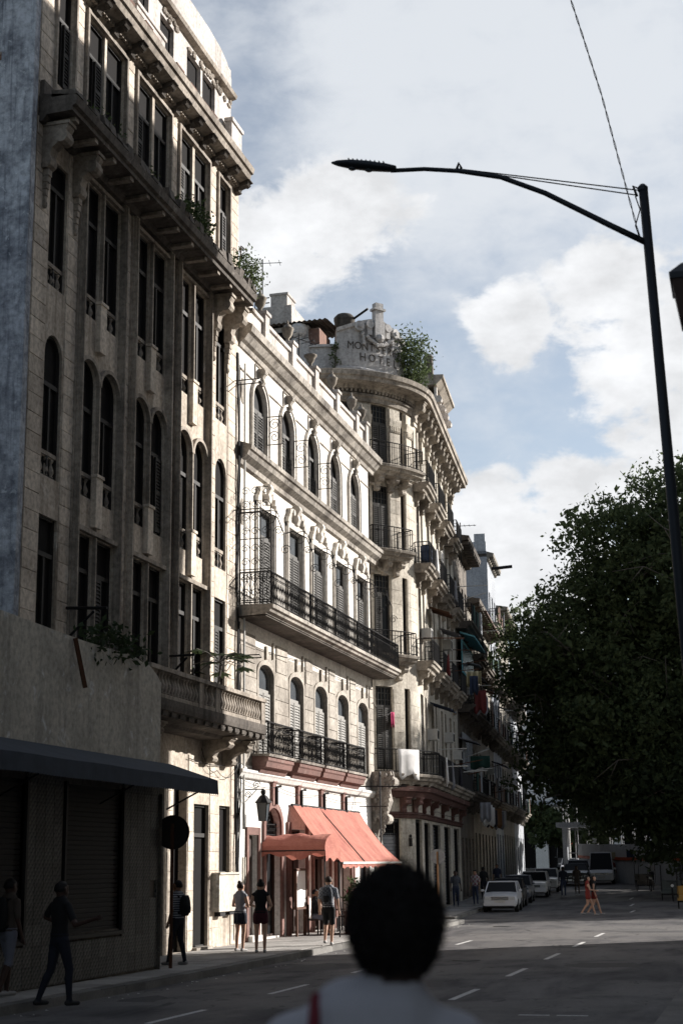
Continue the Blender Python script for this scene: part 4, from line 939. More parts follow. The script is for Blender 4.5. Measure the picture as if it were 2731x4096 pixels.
for a, b, z0 in ((th(47), th(32.5), 2.5), (.5, 2.6, .3), (3.7, 6.6, 1.2), (8.3, 11.0, .3), (12.8, 15.4, .3), (th(75), th(60), .3), (th(16), th(4), .3)):
    r = part(MB().box(FH, a, a+.06, .2, 4.1, -.3, -.1).box(FH, b-.06, b, .2, 4.1, -.3, -.1).box(FH, a+.06, b-.06, 3.95, 4.08, -.3, -.1), 'roller_shutter', M['iron'], Hh)
    z = z0; zt = 3.4 if a == th(47) else 3.95
    while z < zt:
        if FH.R and a < 0: part(MB().box(FH, a+.06, b-.06, z, z+.13, -.28, -.24), 'slat', M['steel'], r)
        else: place('slat', slh, r, FH.p((a+b)/2, z+.065, -.26), FH.ang(a), (b-a-.12, .04, .125))
        z += .145
g = MB()
for i in range(9): u = th(46.5)+i*(th(33)-th(46.5))/8; g.tube([FH.p(u, 3.4, -.2), FH.p(u, 4.05, -.2)], .015, 4)
for z in (3.45, 3.65, 3.85): g.tube([FH.p(th(46.5)+i*(th(33)-th(46.5))/6, z, -.2) for i in range(7)], .015, 4)
part(g, 'grille', M['iron'], Hh)
part(MB().box(FH, th(25), th(24), 2.95, 3.3, .02, .14).ell(FH.p(th(24.5), 3.38, .08), (.06, .06, .08), 6, 4), 'wall_lamp', M['iron'], Hh)
# name sign on the curved parapet
mb = MB(); K = 26
def top(t): return 25.72+.50*math.sin(math.pi*t)+.12*math.sin(math.pi*t)**4
for i in range(K):
    a, b = th(72)+(th(18)-th(72))*i/K, th(72)+(th(18)-th(72))*(i+1)/K; za, zb = top(i/K), top((i+1)/K)
    mb.add([FH.p(a, 23.7, .0), FH.p(b, 23.7, .0), FH.p(b, zb, .0), FH.p(a, za, .0), FH.p(a, 23.7, -.35), FH.p(b, 23.7, -.35), FH.p(b, zb, -.35), FH.p(a, za, -.35)], [(0,1,2,3), (7,6,5,4), (3,2,6,7)]+([(0,3,7,4)] if i == 0 else [])+([(1,5,6,2)] if i == K-1 else []))
sg = part(mb, 'sign_wall', M['hsign'], Hh)
mb = MB()
for i in range(K):
    a, b = th(72)+(th(18)-th(72))*i/K, th(72)+(th(18)-th(72))*(i+1)/K; za, zb = top(i/K), top((i+1)/K)
    if 11 <= i <= 14: continue
    mb.add([FH.p(a, za-.1, .002), FH.p(b, zb-.1, .002), FH.p(b, zb-.1, .1), FH.p(a, za-.1, .1), FH.p(a, za+.06, -.36), FH.p(b, zb+.06, -.36), FH.p(b, zb+.06, .14), FH.p(a, za+.06, .14)], [(0,1,2,3), (7,6,5,4), (3,2,6,7), (0,4,5,1), (0,3,7,4), (1,5,6,2)])
part(mb, 'coping', M['hsign'], sg)
mb = MB().mould(FH, th(73), th(17), [(0, 23.7), (.12, 23.72), (.12, 23.95), (.06, 24.0), (0, 24.05)]); part(mb, 'sign_base', M['hsign'], sg)
c = th(44); mb = MB().box(FH, c-.26, c+.26, 25.5, 26.35, -.15, .22).box(FH, c-.22, c+.22, 26.35, 26.85, -.1, .18).box(FH, c-.3, c+.3, 26.85, 26.95, -.16, .26).box(FH, c-.2, c+.2, 26.95, 27.2, -.1, .2).ell(FH.p(c, 25.5, .16), (.22, .22, .2), 8, 5)
for s in (-1, 1):
    mb.tube([FH.p(c+s*.5, 26.1, -.1), FH.p(c+s*.5, 26.1, .2)], .2, 10).tube([FH.p(c+s*1.0, 25.95, -.05), FH.p(c+s*1.0, 25.95, .2)], .24, 12).tube([FH.p(c+s*1.0, 25.95, -.05), FH.p(c+s*1.0, 25.95, .26)], .1, 8)
    mb.box(FH, c+s*.5-.12, c+s*.5+.12, 25.6, 26.1, 0, .16)
    for i in range(7): mb.ell(FH.p(c+s*(.82+random.uniform(-.05, .05)), 25.65-.08*i, .1), (.08, .08, .08), 6, 4)
for i in range(30): t = i/29; mb.ell(FH.p(c-.62+1.24*t, 25.5-.32*math.sin(math.pi*t)+random.uniform(-.05, .05), .12), (.09, .09, .09), 6, 4)
part(mb, 'carved_crest', M['hsign'], sg)
def lettering(text, u0, u1, z, h):
    mb = MB(); n = len(text); step = (u1-u0)/(n-1) if n > 1 else 0
    for i, ch in enumerate(text):
        cu = bpy.data.curves.new('t', 'FONT'); cu.body = ch; cu.size = 1.0; cu.extrude = .02; cu.align_x = 'CENTER'; cu.resolution_u = 3
        ob = bpy.data.objects.new('t', cu); C.objects.link(ob); dg = bpy.context.evaluated_depsgraph_get(); me = bpy.data.meshes.new_from_object(ob.evaluated_get(dg))
        uc = u0+step*i
        mb.add([FH.p(uc+v.co.x*h*1.25, z+v.co.y*h*1.42, .012+v.co.z*.4) for v in me.vertices], [tuple(p.vertices) for p in me.polygons])
        bpy.data.objects.remove(ob); bpy.data.meshes.remove(me); bpy.data.curves.remove(cu)
    return part(mb, 'lettering', M['asoot_shade'], sg)
lettering('MONTSERRAT', th(63), th(20), 24.88, .36); lettering('HOTEL', th(55), th(29), 24.36, .38)
# parapet and roof clutter left of the sign
mb = MB().mould(FH, q0, th(72), [(-.05, 23.7), (-.05, 24.9), (-.35, 24.9), (-.35, 23.7)]).mould(FH, q0, th(72), [(.05, 24.9), (.05, 25.02), (-.42, 25.02), (-.42, 24.9)]); part(mb, 'parapet', M['hsign'], Hh)
mb = MB().box(FH, th(96)-.5, th(96)+.5, 24.0, 25.3, -.4, .06).lathe(FH.p(th(96), 25.3, -.2), [(.3, 0), (.2, .1), (.36, .3), (.4, .6), (.34, .75), (.1, .8)], 12); part(mb, 'parapet_urn', M['hsign'], Hh)
mb = MB().box(FH, 3.0, UE-1, 23.7, 24.5, -.5, -.15); part(mb, 'parapet', M['hplaster'], Hh)
# roof pavilion above the far end of the flank
pv = part(wall(FH, 11.0, 16.3, 23.7, 28.3, [(11.9, 12.6, 24.8, 26.8, 26.4), (13.4, 14.1, 24.8, 26.8, 26.4), (14.9, 15.6, 24.8, 26.8, 26.4)], .3, -.2).box(FH, 11.0, 16.3, 23.7, 28.28, -3.5, -.52), 'roof_pavilion', M['awhite'], Hh)
part(MB().mould(FH, 10.75, 16.45, [(-3.6, 27.6), (-.05, 27.65), (.25, 27.95), (.35, 28.0), (.35, 28.2), (-3.6, 28.32)]), 'pavilion_cornice', M['htrim'], pv)
for u in (11.2, 13.0, 14.5, 16.0): part(MB().box(FH, u-.2, u+.2, 23.7, 27.6, -.2, -.06).tube([FH.p(u-.22, 26.9, .02), FH.p(u+.22, 26.9, .02)], .2, 8), 'pilaster', M['awhite'], pv)
part(MB().box(FH, 11.0, 11.5, 28.3, 28.9, -.8, -.25).lathe(FH.p(11.25, 28.9, -.5), [(.2, 0), (.28, .08), (.26, .4), (.3, .46), (.22, .6)], 10), 'finial', M['asoot_shade'], pv)
for n_, c_ in (('clyellow', (.50,.44,.27)), ('clred', (.14,.03,.03)), ('clblue', (.035,.05,.09)), ('clpink', (.55,.06,.16)), ('clgreen', (.02,.055,.045)), ('clwhite', (.7,.68,.66)), ('clgrey', (.25,.25,.27)), ('clorange', (.22,.12,.06)), ('cldark', (.03,.03,.04))): simple(n_, c_, .9, noise=.3, nscale=4)
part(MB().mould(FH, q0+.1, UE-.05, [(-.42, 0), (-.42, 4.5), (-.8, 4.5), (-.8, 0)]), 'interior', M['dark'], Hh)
# ------------------------------------------------------------------ the row beyond the hotel
def house(name, label, u0, u1, h, floors, wmat, tmat, nb, balz=True, cor=.7, setb=0., near=True, dark='shutdark', cornice=True, fancy=False, balmat=None, baylist=None, bd=.8):
    t = thing(name, label, 'building', tuple(FH.p((u0+u1)/2, zg(FH.p(u0, 0)[1]), 0)), 'houses in the shaded row beyond the hotel')
    zb = zg(FH.p(u0, 0)[1]); w = (u1-u0)/nb; ops = []
    for f, (z0, z1) in enumerate(floors):
        for i in range(nb):
            c = u0+w*(i+.5); ops.append((c-.5, c+.5, z0, z1))
    part(wall(FH, u0+.02, u1-.02, zb-.3, h, ops, .25, -setb), 'wall', M[wmat], t)
    part(MB().box(FH, u0+.1, u1-.1, zb-.2, h-.15, -9-setb, -.27-setb), 'interior', M['dark'], t)
    part(MB().box(FH, u0, u0+.18, zb-.3, h+.3, -9-setb, -.01-setb), 'side_wall', M[wmat], t)
    part(MB().box(FH, u0, u1, h-.14, h+.1, -9-setb, -.02-setb), 'roof', M['asoot_shade'], t)
    for o in ops: window(FH, *o, t, None, .2+setb, 'shutdark', 'glass', o[3]-.6, 2, .8, dark)
    if cornice:
        part(MB().mould(FH, u0, u1, [(-setb, h-.45), (cor*.3, h-.4), (cor*.4, h-.2), (cor*.95, h-.12), (cor, h+.1), (-setb, h+.25)]), 'cornice', M[tmat], t)
        k = max(4, int((u1-u0)/.8))
        for i in range(k): u = u0+(u1-u0)*(i+.5)/k; place('modillion', ubox(tmat), t, FH.p(u, h-.24, cor*.62-setb*.3), FH.ang(u), (.2, cor*.62, .2))
    if balz:
        for f, (z0, z1) in enumerate(floors[1:] if floors[0][0] < 3 else floors):
            for a, b in (baylist or [(u0+.15, u1-.15)]):
                q = balc(FH, a, b, z0-.06, bd, t, balmat or tmat, fancy, 3, 1.0); e = a+.1
                while e < b-1:
                    if random.random() < .45: part(MB().box(FH, e, e+.9, z0+.02, z0+random.uniform(.7, 1.6), bd-.06, bd-.03), 'sheet_panel', M[random.choice(['rust', 'cldark', 'cpale', 'clgreen', 'wooddark'])], q)
                    if random.random() < .25 and z1 < 15: part(MB().mould(FH, e, e+1.3, [(0, z1+.1), (0, z1+.14), (bd, z1-.15), (bd, z1-.19)]), 'sun_shade', M[random.choice(['rust', 'clblue', 'cldark', 'clgrey'])], q)
                    e += 1.1
    return t
C3 = house('apartment_house', 'shabby dark house with deep bracketed eave and glazed teal balcony, next to the hotel', 16.5, 24.2, 20.3, [(.4, 3.6), (6.1, 8.9), (10.9, 13.6), (15.6, 18.2)], 'cdark', 'asoot_shade', 4, cor=.95, bd=1.0)
part(MB().box(FH, 17.2, 23.8, 12.7, 14.6, .25, .3), 'glazed_screen', M['teal'], C3)
for i in range(6): part(MB().box(FH, 17.3+i*1.08, 18.2+i*1.08, 12.8, 14.4, .3, .33), 'pane', M['paleglass'], C3)
part(MB().mould(FH, 17.0, 24.0, [(.2, 14.9), (.2, 15.0), (1.05, 14.7), (1.05, 14.62)]), 'screen_roof', M['teal'], C3)
for i in range(5): part(MB().box(FH, 17.6+i*1.2, 18.4+i*1.2, 7.0, 9.4, .1, .16), 'blue_shutter', M['cpale'], C3)
C3b = house('apartment_house', 'lower weathered cream house with brown wooden eave, between the teal balcony and the grey tower', 24.3, 40.8, 18.0, [(1., 4.0), (6.3, 9.0), (10.9, 13.4), (14.8, 17.0)], 'ccream', 'cdark', 7, cor=.8, baylist=[(24.6, 29.5), (31, 35), (36.5, 40.3)])
part(MB().mould(FH, 28, 40.5, [(0, 18.3), (.0, 18.4), (.9, 17.9), (.9, 17.8)]), 'eave', M['wood'], C3b)
C4 = house('tower_house', 'tall grey-blue plastered tower house with blank side wall rising above its neighbours', 40.9, 48.0, 24.2, [(1.2, 4.2), (6.4, 9.2), (11., 13.6), (15.4, 17.8), (19.3, 21.6)], 'cgrey', 'ccream', 3, cor=.5, bd=.7)
part(MB().box(FH, 40.9, 42.0, 24.2, 25.2, -2.5, -.05).box(FH, 40.9, 41.3, 25.2, 25.8, -.9, -.1), 'chimney', M['cgrey'], C4)
part(MB().tube([FH.p(41.2, 23.2, .3), FH.p(41.2, 23.3, 1.8)], .12, 8), 'drain_spout', M['iron'], C4)
C5 = house('apartment_house', 'pale house with long toothed cornice, beyond the grey tower house', 48.1, 60.0, 21.4, [(1.3, 4.3), (6.5, 9.2), (11., 13.4), (15.2, 17.6)], 'ccream', 'ccream', 5, cor=.9, baylist=[(48.4, 53), (54.5, 59.6)])
C6 = house('apartment_house', 'farthest pale house with boxed-out upper balcony at the end of the row', 60.1, 72.0, 19.5, [(1.4, 4.3), (6.5, 9.2), (11., 13.4), (15.2, 17.4)], 'cpale', 'ccream', 5, cor=.6, baylist=[(60.5, 65.5), (67, 71.6)])
part(MB().box(FH, 68.0, 71.8, 17.6, 19.0, .0, 1.5), 'boxed_balcony', M['cpale'], C6)
part(MB().box(FH, 67.7, 72.0, 19.0, 19.2, -.1, 1.7), 'balcony_roof', M['cdark'], C6)
# washing and awnings hung from the balconies : each a cloth of its own
def cloth(name, label, fr, u, z, d, w, h, mat, rz='d', n=5, wave=.06, skew=0., cat='laundry', group='washing hung from balconies'):
    mb = MB(); vs = []
    for i in range(n+1):
        for j in range(5):
            a = w*(i/n-.5); t = j/4.; q = wave*math.sin(i*2.1+z*3)*(.3+t)
            if rz == 'd': vs.append(fr.p(u+q, z-h*t*(1+.12*math.sin(i*1.7)), d+a+skew*t))
            else: vs.append(fr.p(u+a+skew*t, z-h*t*(1+.12*math.sin(i*1.7)), d+q))
    mb.add(vs, [(i*5+j, (i+1)*5+j, (i+1)*5+j+1, i*5+j+1) for i in range(n) for j in range(4)])
    o = mb.build(name, M[mat], None, True); sm = o.modifiers.new('thick', 'SOLIDIFY'); sm.thickness = .015
    return tag(o, label, cat, group)
cloth('bedsheet', 'white sheet drying over the rounded hotel corner balcony rail', FH, th(38), 6.95, .98, 1.0, 1.15, 'clwhite', 'u')
cloth('bedsheet', 'white towel hanging at the end of the hotel first balcony', FH, 1.6, 6.9, .95, .55, 1.2, 'clwhite', 'u')
cloth('garment', 'pink garment hanging in the dark hotel corner doorway', FH, th(38.5), 8.6, .05, .22, .6, 'clpink', 'u')
cloth('yellow_cloth', 'sagging pale yellow cloth slung out below the flank balconies', FH, 14.6, 12.4, 1.15, .8, .75, 'clyellow', 'd', 8, wave=.25)
LN = [(13.4, 12.0, 'clblue', 'dark blue garment beside the pale yellow cloth'), (16.9, 11.6, 'clred', 'dark red garment hanging past the pale yellow cloth'), (17.6, 11.3, 'clgrey', 'grey trousers hung beside the dark red garment'), (18.6, 11.5, 'clwhite', 'white vest hung near the grey trousers'),
      (18.0, 5.5, 'clgrey', 'grey shirt on the low washing line of the dark house'), (19.2, 5.4, 'clwhite', 'white shirt on the low washing line of the dark house'), (20.5, 5.3, 'clwhite', 'long white towel on the low washing line of the dark house'), (21.9, 5.2, 'cldark', 'black trousers on the low washing line of the dark house'),
      (25.2, 5.4, 'clorange', 'brown shirt on the low washing line of the cream house'), (26.3, 5.4, 'clblue', 'blue towel on the low washing line of the cream house'), (27.6, 5.3, 'clgrey', 'grey sheet on the low washing line of the cream house'), (29.4, 5.4, 'clwhite', 'white sheet on the low washing line of the cream house'),
      (8.6, 6.9, 'cldark', 'black cloth over the hotel flank first-floor rail'), (5.0, 6.9, 'clgrey', 'grey cloth over the hotel flank first-floor rail'), (4.6, 12.0, 'clred', 'dark red cloth on the second hotel flank balcony'), (9.0, 16.4, 'clgrey', 'grey cloth on the upper third hotel flank balcony'), (.9, 16.4, 'clwhite', 'white cloth on the first upper hotel flank balcony')]
for u, z, mt, lab in LN: cloth('garment', lab, FH, u, z, 1.25 if u > 12 else .85, random.uniform(.45, .75) if u > 12 else .1, random.uniform(.8, 1.3), mt, 'd' if u > 12 else 'u', 6, wave=.09)
def pole_thing(u, z, L_, tilt, lab):
    tag(MB().tube([FH.p(u, z, .1), FH.p(u+.1, z+tilt, L_)], .025, 5).build('washing_pole', M['rust' if random.random() < .5 else 'offwhite']), lab, 'pole', 'washing poles and sticks poking out from the balconies')
PC = {}
def plab(fl, hs):
    k = PC[(fl, hs)] = PC.get((fl, hs), 0)+1
    return '%s thin washing pole from the camera at %s-floor level of the %s' % (['nearest', 'second', 'third', 'fourth', 'fifth', 'sixth', 'seventh'][k-1], fl, hs)
for u in np.arange(.5, 60, 2.6):
    for z in (6.9, 12.0, 16.3):
        if random.random() < .55: pole_thing(u+random.uniform(-.6, .6), z+random.uniform(-.4, 1.2), random.uniform(1.2, 2.1), random.uniform(-.1, .5), plab({6.9: 'first', 12.0: 'second', 16.3: 'third'}[z], 'hotel flank' if u < 16 else 'teal-balcony house' if u < 24 else 'cream house' if u < 40.5 else 'grey tower house' if u < 48 else 'toothed-cornice house'))
for u, z in ((3.0, 7.8), (1.6, 12.3), (9.9, 8.2), (10.2, 13.0), (6.8, 17.0), (13.9, 7.6), (23.0, 12.0), (35., 8.0)):
    q = thing('air_conditioner', 'boxy air conditioner hung at %s level on the %s' % ('first-floor' if z < 9 else 'second-floor' if z < 14 else 'third-floor', 'near hotel flank' if u < 5 else 'middle of the hotel flank' if u < 12 else 'far end of the hotel flank' if u < 16 else 'teal-balcony house' if u < 24 else 'cream house'), 'air conditioner', tuple(FH.p(u, z, .2)), 'air conditioners on the row of houses')
    part(MB().box(FH, u-.35, u+.35, z, z+.5, .0, .45), 'casing', M['offwhite'], q); part(MB().box(FH, u-.28, u+.28, z+.06, z+.44, .45, .46), 'grille', M['iron'], q)
cloth('green_tarpaulin', 'dark green tarpaulin tied out over the teal-balcony house entrance', FH, 18.5, 8.1, 1.0, 1.1, .7, 'clgreen', 'd', wave=.2, cat='tarpaulin', group=None)
for u, z, lab in ((3.0, 9.6, 'dark blue cloth awning propped over the hotel first-floor window'), (3.4, 14.2, 'brown sheet awning propped over the hotel second-floor window'), (7.6, 13.8, 'grey sheet awning over the farther hotel second-floor window')):
    mb = MB(); vs = []
    for i in range(9):
        for j in range(5): vs.append(FH.p(u+2.3*i/8, z-.35*j/4-.06*math.sin(i*1.3), .08+1.0*j/4))
    mb.add(vs, [(i*5+j, (i+1)*5+j, (i+1)*5+j+1, i*5+j+1) for i in range(8) for j in range(4)])
    o = mb.build('window_awning', M['clblue' if z < 10 else 'clgrey' if u > 5 else 'rust'], None, True); tag(o, lab, 'awning', 'small awnings on the hotel flank')
bar = thing('water_drum', 'dark blue plastic drum standing on a hotel flank balcony', 'drum', tuple(FH.p(.1, 15.5, .45)))
part(MB().lathe(FH.p(.1, 15.51, .45), [(.24, 0), (.27, .05), (.27, .3), (.285, .32), (.27, .34), (.27, .62), (.285, .64), (.27, .66), (.26, .88), (.2, .92)], 14), 'drum_body', M['clblue'], bar, True)
part(MB().lathe(FH.p(.1, 16.42, .45), [(.19, 0), (.2, .03), (.05, .05)], 12), 'lid', M['cldark'], bar)
# rooftop clutter
wt_ = thing('water_tank', 'round grey rooftop water tank behind the hotel sign', 'water tank', (-17.14, 64, 23.))
part(MB().lathe((-17.14, 64, 23.0), [(.46, 0), (.47, 3.9), (.5, 3.95), (.5, 4.1), (.36, 4.25), (.1, 4.3)], 18), 'tank', M['asoot_shade'], wt_, True)
part(MB().tube([(-16.75, 64, 27.0), (-15.9, 63.6, 27.3)], .06, 6), 'pipe', M['iron'], wt_)
def ant(name, label, base, h, ax, n=6):
    t = thing(name, label, 'antenna', tuple(base)); b = np.array(base); ax = np.array(ax)/np.linalg.norm(ax); px = np.cross(ax, Z)
    part(MB().tube([b, b+h*Z], .03, 5), 'mast', M['iron'], t)
    m = MB().tube([b+(h-.2)*Z-ax*.7, b+(h-.2)*Z+ax*.9], .018, 4)
    for i in range(n): q = b+(h-.2)*Z+ax*(-.6+1.4*i/(n-1)); m.tube([q-px*(.45-.04*i), q+px*(.45-.04*i)], .012, 4)
    part(m, 'elements', M['iron'], t); return t
ant('television_antenna', 'television antenna leaning over the hotel end wall against the cloud', FH.p(16.2, 18.5, .5), 2.6, NB)
ant('television_antenna', 'thin antenna mast standing on the rooftop shack', (-20.6, 62.3, 27.4), 2.4, (1, .2, 0), 4)
ant('television_antenna', 'slim antenna between the corner house urns', (-15.0, 49.6, 18.1), 3.0, (.5, 1, 0), 5)
sh = thing('roof_shack', 'grey patched rooftop shack with a brick end, behind the urns', 'shack', (-19, 62.5, 23))
part(MB().wbox(-21.2, -18.2, 61.6, 64.5, 23, 26.05), 'wall', M['hsign'], sh); part(MB().wbox(-18.2, -17.7, 61.7, 63.5, 23, 25.9), 'brick_end', M['brick'], sh)
part(MB().wbox(-20.6, -19.0, 61.55, 61.64, 25.0, 25.8), 'opening', M['dark'], sh)
mb = MB()
for i in range(18): x = -21.5+i*.24; mb.add([(x, 61.2, 26.08), (x+.12, 61.2, 26.15), (x+.24, 61.2, 26.08), (x, 64.6, 26.4), (x+.12, 64.6, 26.47), (x+.24, 64.6, 26.4)], [(0,1,4,3), (1,2,5,4)])
part(mb, 'corrugated_roof', M['asoot_shade'], sh)
part(MB().wbox(-21.0, -19.2, 62.3, 64.5, 26.3, 27.4), 'upper_room', M['awhite'], sh); part(MB().wbox(-20.3, -19.5, 62.6, 63.8, 27.4, 28.05).wbox(-20.35, -19.45, 62.55, 63.85, 28.05, 28.15), 'white_tank', M['awhite'], sh)
part(MB().tube([(-21.0, 62.4, 27.4), (-21.0, 62.4, 27.9), (-20.3, 62.4, 27.9)], .03, 4).tube([(-21.0, 62.4, 27.65), (-20.3, 62.4, 27.65)], .03, 4), 'handrail', M['iron'], sh)
# ------------------------------------------------------------------ far end of the street
FF = Frame((-30, 172, 0), (1, 0, 0), (0, -1, 0))
fb = thing('arcade_building', 'pale arcaded building with blue balcony door closing the far end of the street', 'building', (-24, 172, 1.6))
fo = [(2.5+i*4.2, 5.3+i*4.2, 1.6, 7.2, 5.6) for i in range(8)]+[(3.2+i*4.2, 4.6+i*4.2, 9.2, 12.6) for i in range(8)]+[(3.2+i*4.2, 4.6+i*4.2, 14.2, 17.0) for i in range(8)]
part(wall(FF, -10, 40, 0, 19.5, fo, .5), 'wall', M['bwhite'], fb); part(MB().box(FF, -10, 40, 0, 19.3, -9, -.55), 'interior', M['dark'], fb)
for a, b, z0, z1, *s in fo:
    if not s: w = part(MB().box(FF, a, b, z0, z1, -.4, -.3), 'door', M['clblue' if int(a) % 3 else 'shutter'], fb)
part(MB().mould(FF, -10, 40, [(0, 8.3), (.9, 8.5), (.95, 8.9), (0, 9.0)]), 'balcony', M['cpale'], fb); part(ironrail(FF, -9, 39, 9.0, 10.0, .85, (0, 0), .5, None, False), 'railing', M['iron'], fb)
part(MB().mould(FF, -10, 40, [(0, 18.6), (.3, 18.7), (.8, 19.2), (.8, 19.5), (0, 19.6)]), 'cornice', M['cpale'], fb)
# ------------------------------------------------------------------ building on the right that shades the street
TR = np.array([-3.9, 61.8, 0]); TR /= np.linalg.norm(TR); NR = np.array([-TR[1], TR[0], 0])
FR = Frame((4.0, 51.2, 0), TR, NR)
rb = thing('corner_block', 'tall pale corner building standing out of view on the right-hand pavement', 'building', (3, 30, 0))
ro = [(-2.9-3.0*i, -1.5-3.0*i, z, z+2.4) for i in range(20) for z in (1, 5.2, 9.2, 13.2, 16.4, 21.2, 25.)]
part(wall(FR, -62, 0, 0, 31, ro, .3), 'wall', M['rbounce'], rb); part(MB().box(FR, -61.9, -.1, 0, 30.8, -16, -.32), 'interior', M['dark'], rb)  # unseen wall, made pale to bounce light onto the shaded fronts
part(MB().box(FR, -.1, 0, 0, 31, -16, -.01), 'end_wall', M['cdark'], rb)
part(MB().mould(FR, -62, .5, [(0, 18.6), (.12, 18.62), (.14, 18.85), (.3, 19.0), (.4, 19.7), (.56, 20.1), (.56, 20.3), (.62, 20.32), (.62, 20.46), (0, 20.6)]), 'cornice', M['asoot_shade'], rb)
for o in ro[:70]: window(FR, *o, rb, None, .26, 'shutdark', 'glass', None, 2)

lb = thing('skylight_blocker', 'plain grey block added out of view left of the shop to cut skylight', 'building', (-12.2, -8, 0))  # added unseen mass that cuts skylight on the near street
FL2 = Frame((-12.2, 0, 0), (0, 1, 0), (1, 0, 0))
part(wall(FL2, -45, 12.9, 0, 17, [(-43+3*i, -41.6+3*i, z, z+2.2) for i in range(18) for z in (1.2, 5.5, 9.5, 13)], .3), 'wall', M['cdark'], lb); part(MB().wbox(-26, -12.5, -45, 12.85, 0, 16.9), 'interior', M['dark'], lb)

# ------------------------------------------------------------------ trees and plants
def leaf_mat(name, c1, c2):
    m, nt, b = mat_base(name); P = pos(nt); n = nz(nt, P, .9, 3); n2 = nz(nt, P, 7., 2)
    c = mixc(nt, rmp(nt, n, .35, .65), c1, c2); c = mixc(nt, rmp(nt, n2, .4, .7, 0, .5), c, tuple(x*.5 for x in c1))
    nt.links.new(c, b.inputs['Base Color']); b.inputs['Roughness'].default_value = .65; b.inputs['Specular IOR Level'].default_value = .15
    t = nt.nodes.new('ShaderNodeBsdfTranslucent'); nt.links.new(c, t.inputs[0]); x = nt.nodes.new('ShaderNodeMixShader'); x.inputs[0].default_value = .38
    o = nt.nodes['Material Output']; nt.links.new(b.outputs[0], x.inputs[1]); nt.links.new(t.outputs[0], x.inputs[2]); nt.links.new(x.outputs[0], o.inputs[0])
leaf_mat('leaf', (.052,.074,.034), (.10,.128,.056)); leaf_mat('leafdark', (.030,.045,.022), (.05,.07,.03)); leaf_mat('leafbush', (.06,.085,.035), (.10,.125,.055)); simple('bark', (.13,.115,.10), .95, noise=.5, nscale=3)
def leaves(cent, size, up=.3):
    """cent Nx3 -> mesh arrays of folded leaf quads"""
    n = len(cent); a = rng.normal(size=(n, 3)); a /= np.linalg.norm(a, axis=1)[:, None]; b = rng.normal(size=(n, 3)); b[:, 2] += up
    b -= (a*b).sum(1)[:, None]*a; b /= np.linalg.norm(b, axis=1)[:, None]; s = size*rng.uniform(.6, 1.25, (n, 1))
    v = np.stack([cent-a*s, cent+b*s*.5, cent+a*s, cent-b*s*.5], 1).reshape(-1, 3); return v
def leafmesh(name, v, mat):
    n = len(v)//4; me = bpy.data.meshes.new(name); me.vertices.add(len(v)); me.vertices.foreach_set('co', v.astype('f4').ravel())
    me.loops.add(n*4); me.loops.foreach_set('vertex_index', np.arange(n*4, dtype='i4')); me.polygons.add(n); me.polygons.foreach_set('loop_start', np.arange(0, n*4, 4, dtype='i4'))
    me.update(calc_edges=True); me.materials.append(M[mat]); return me
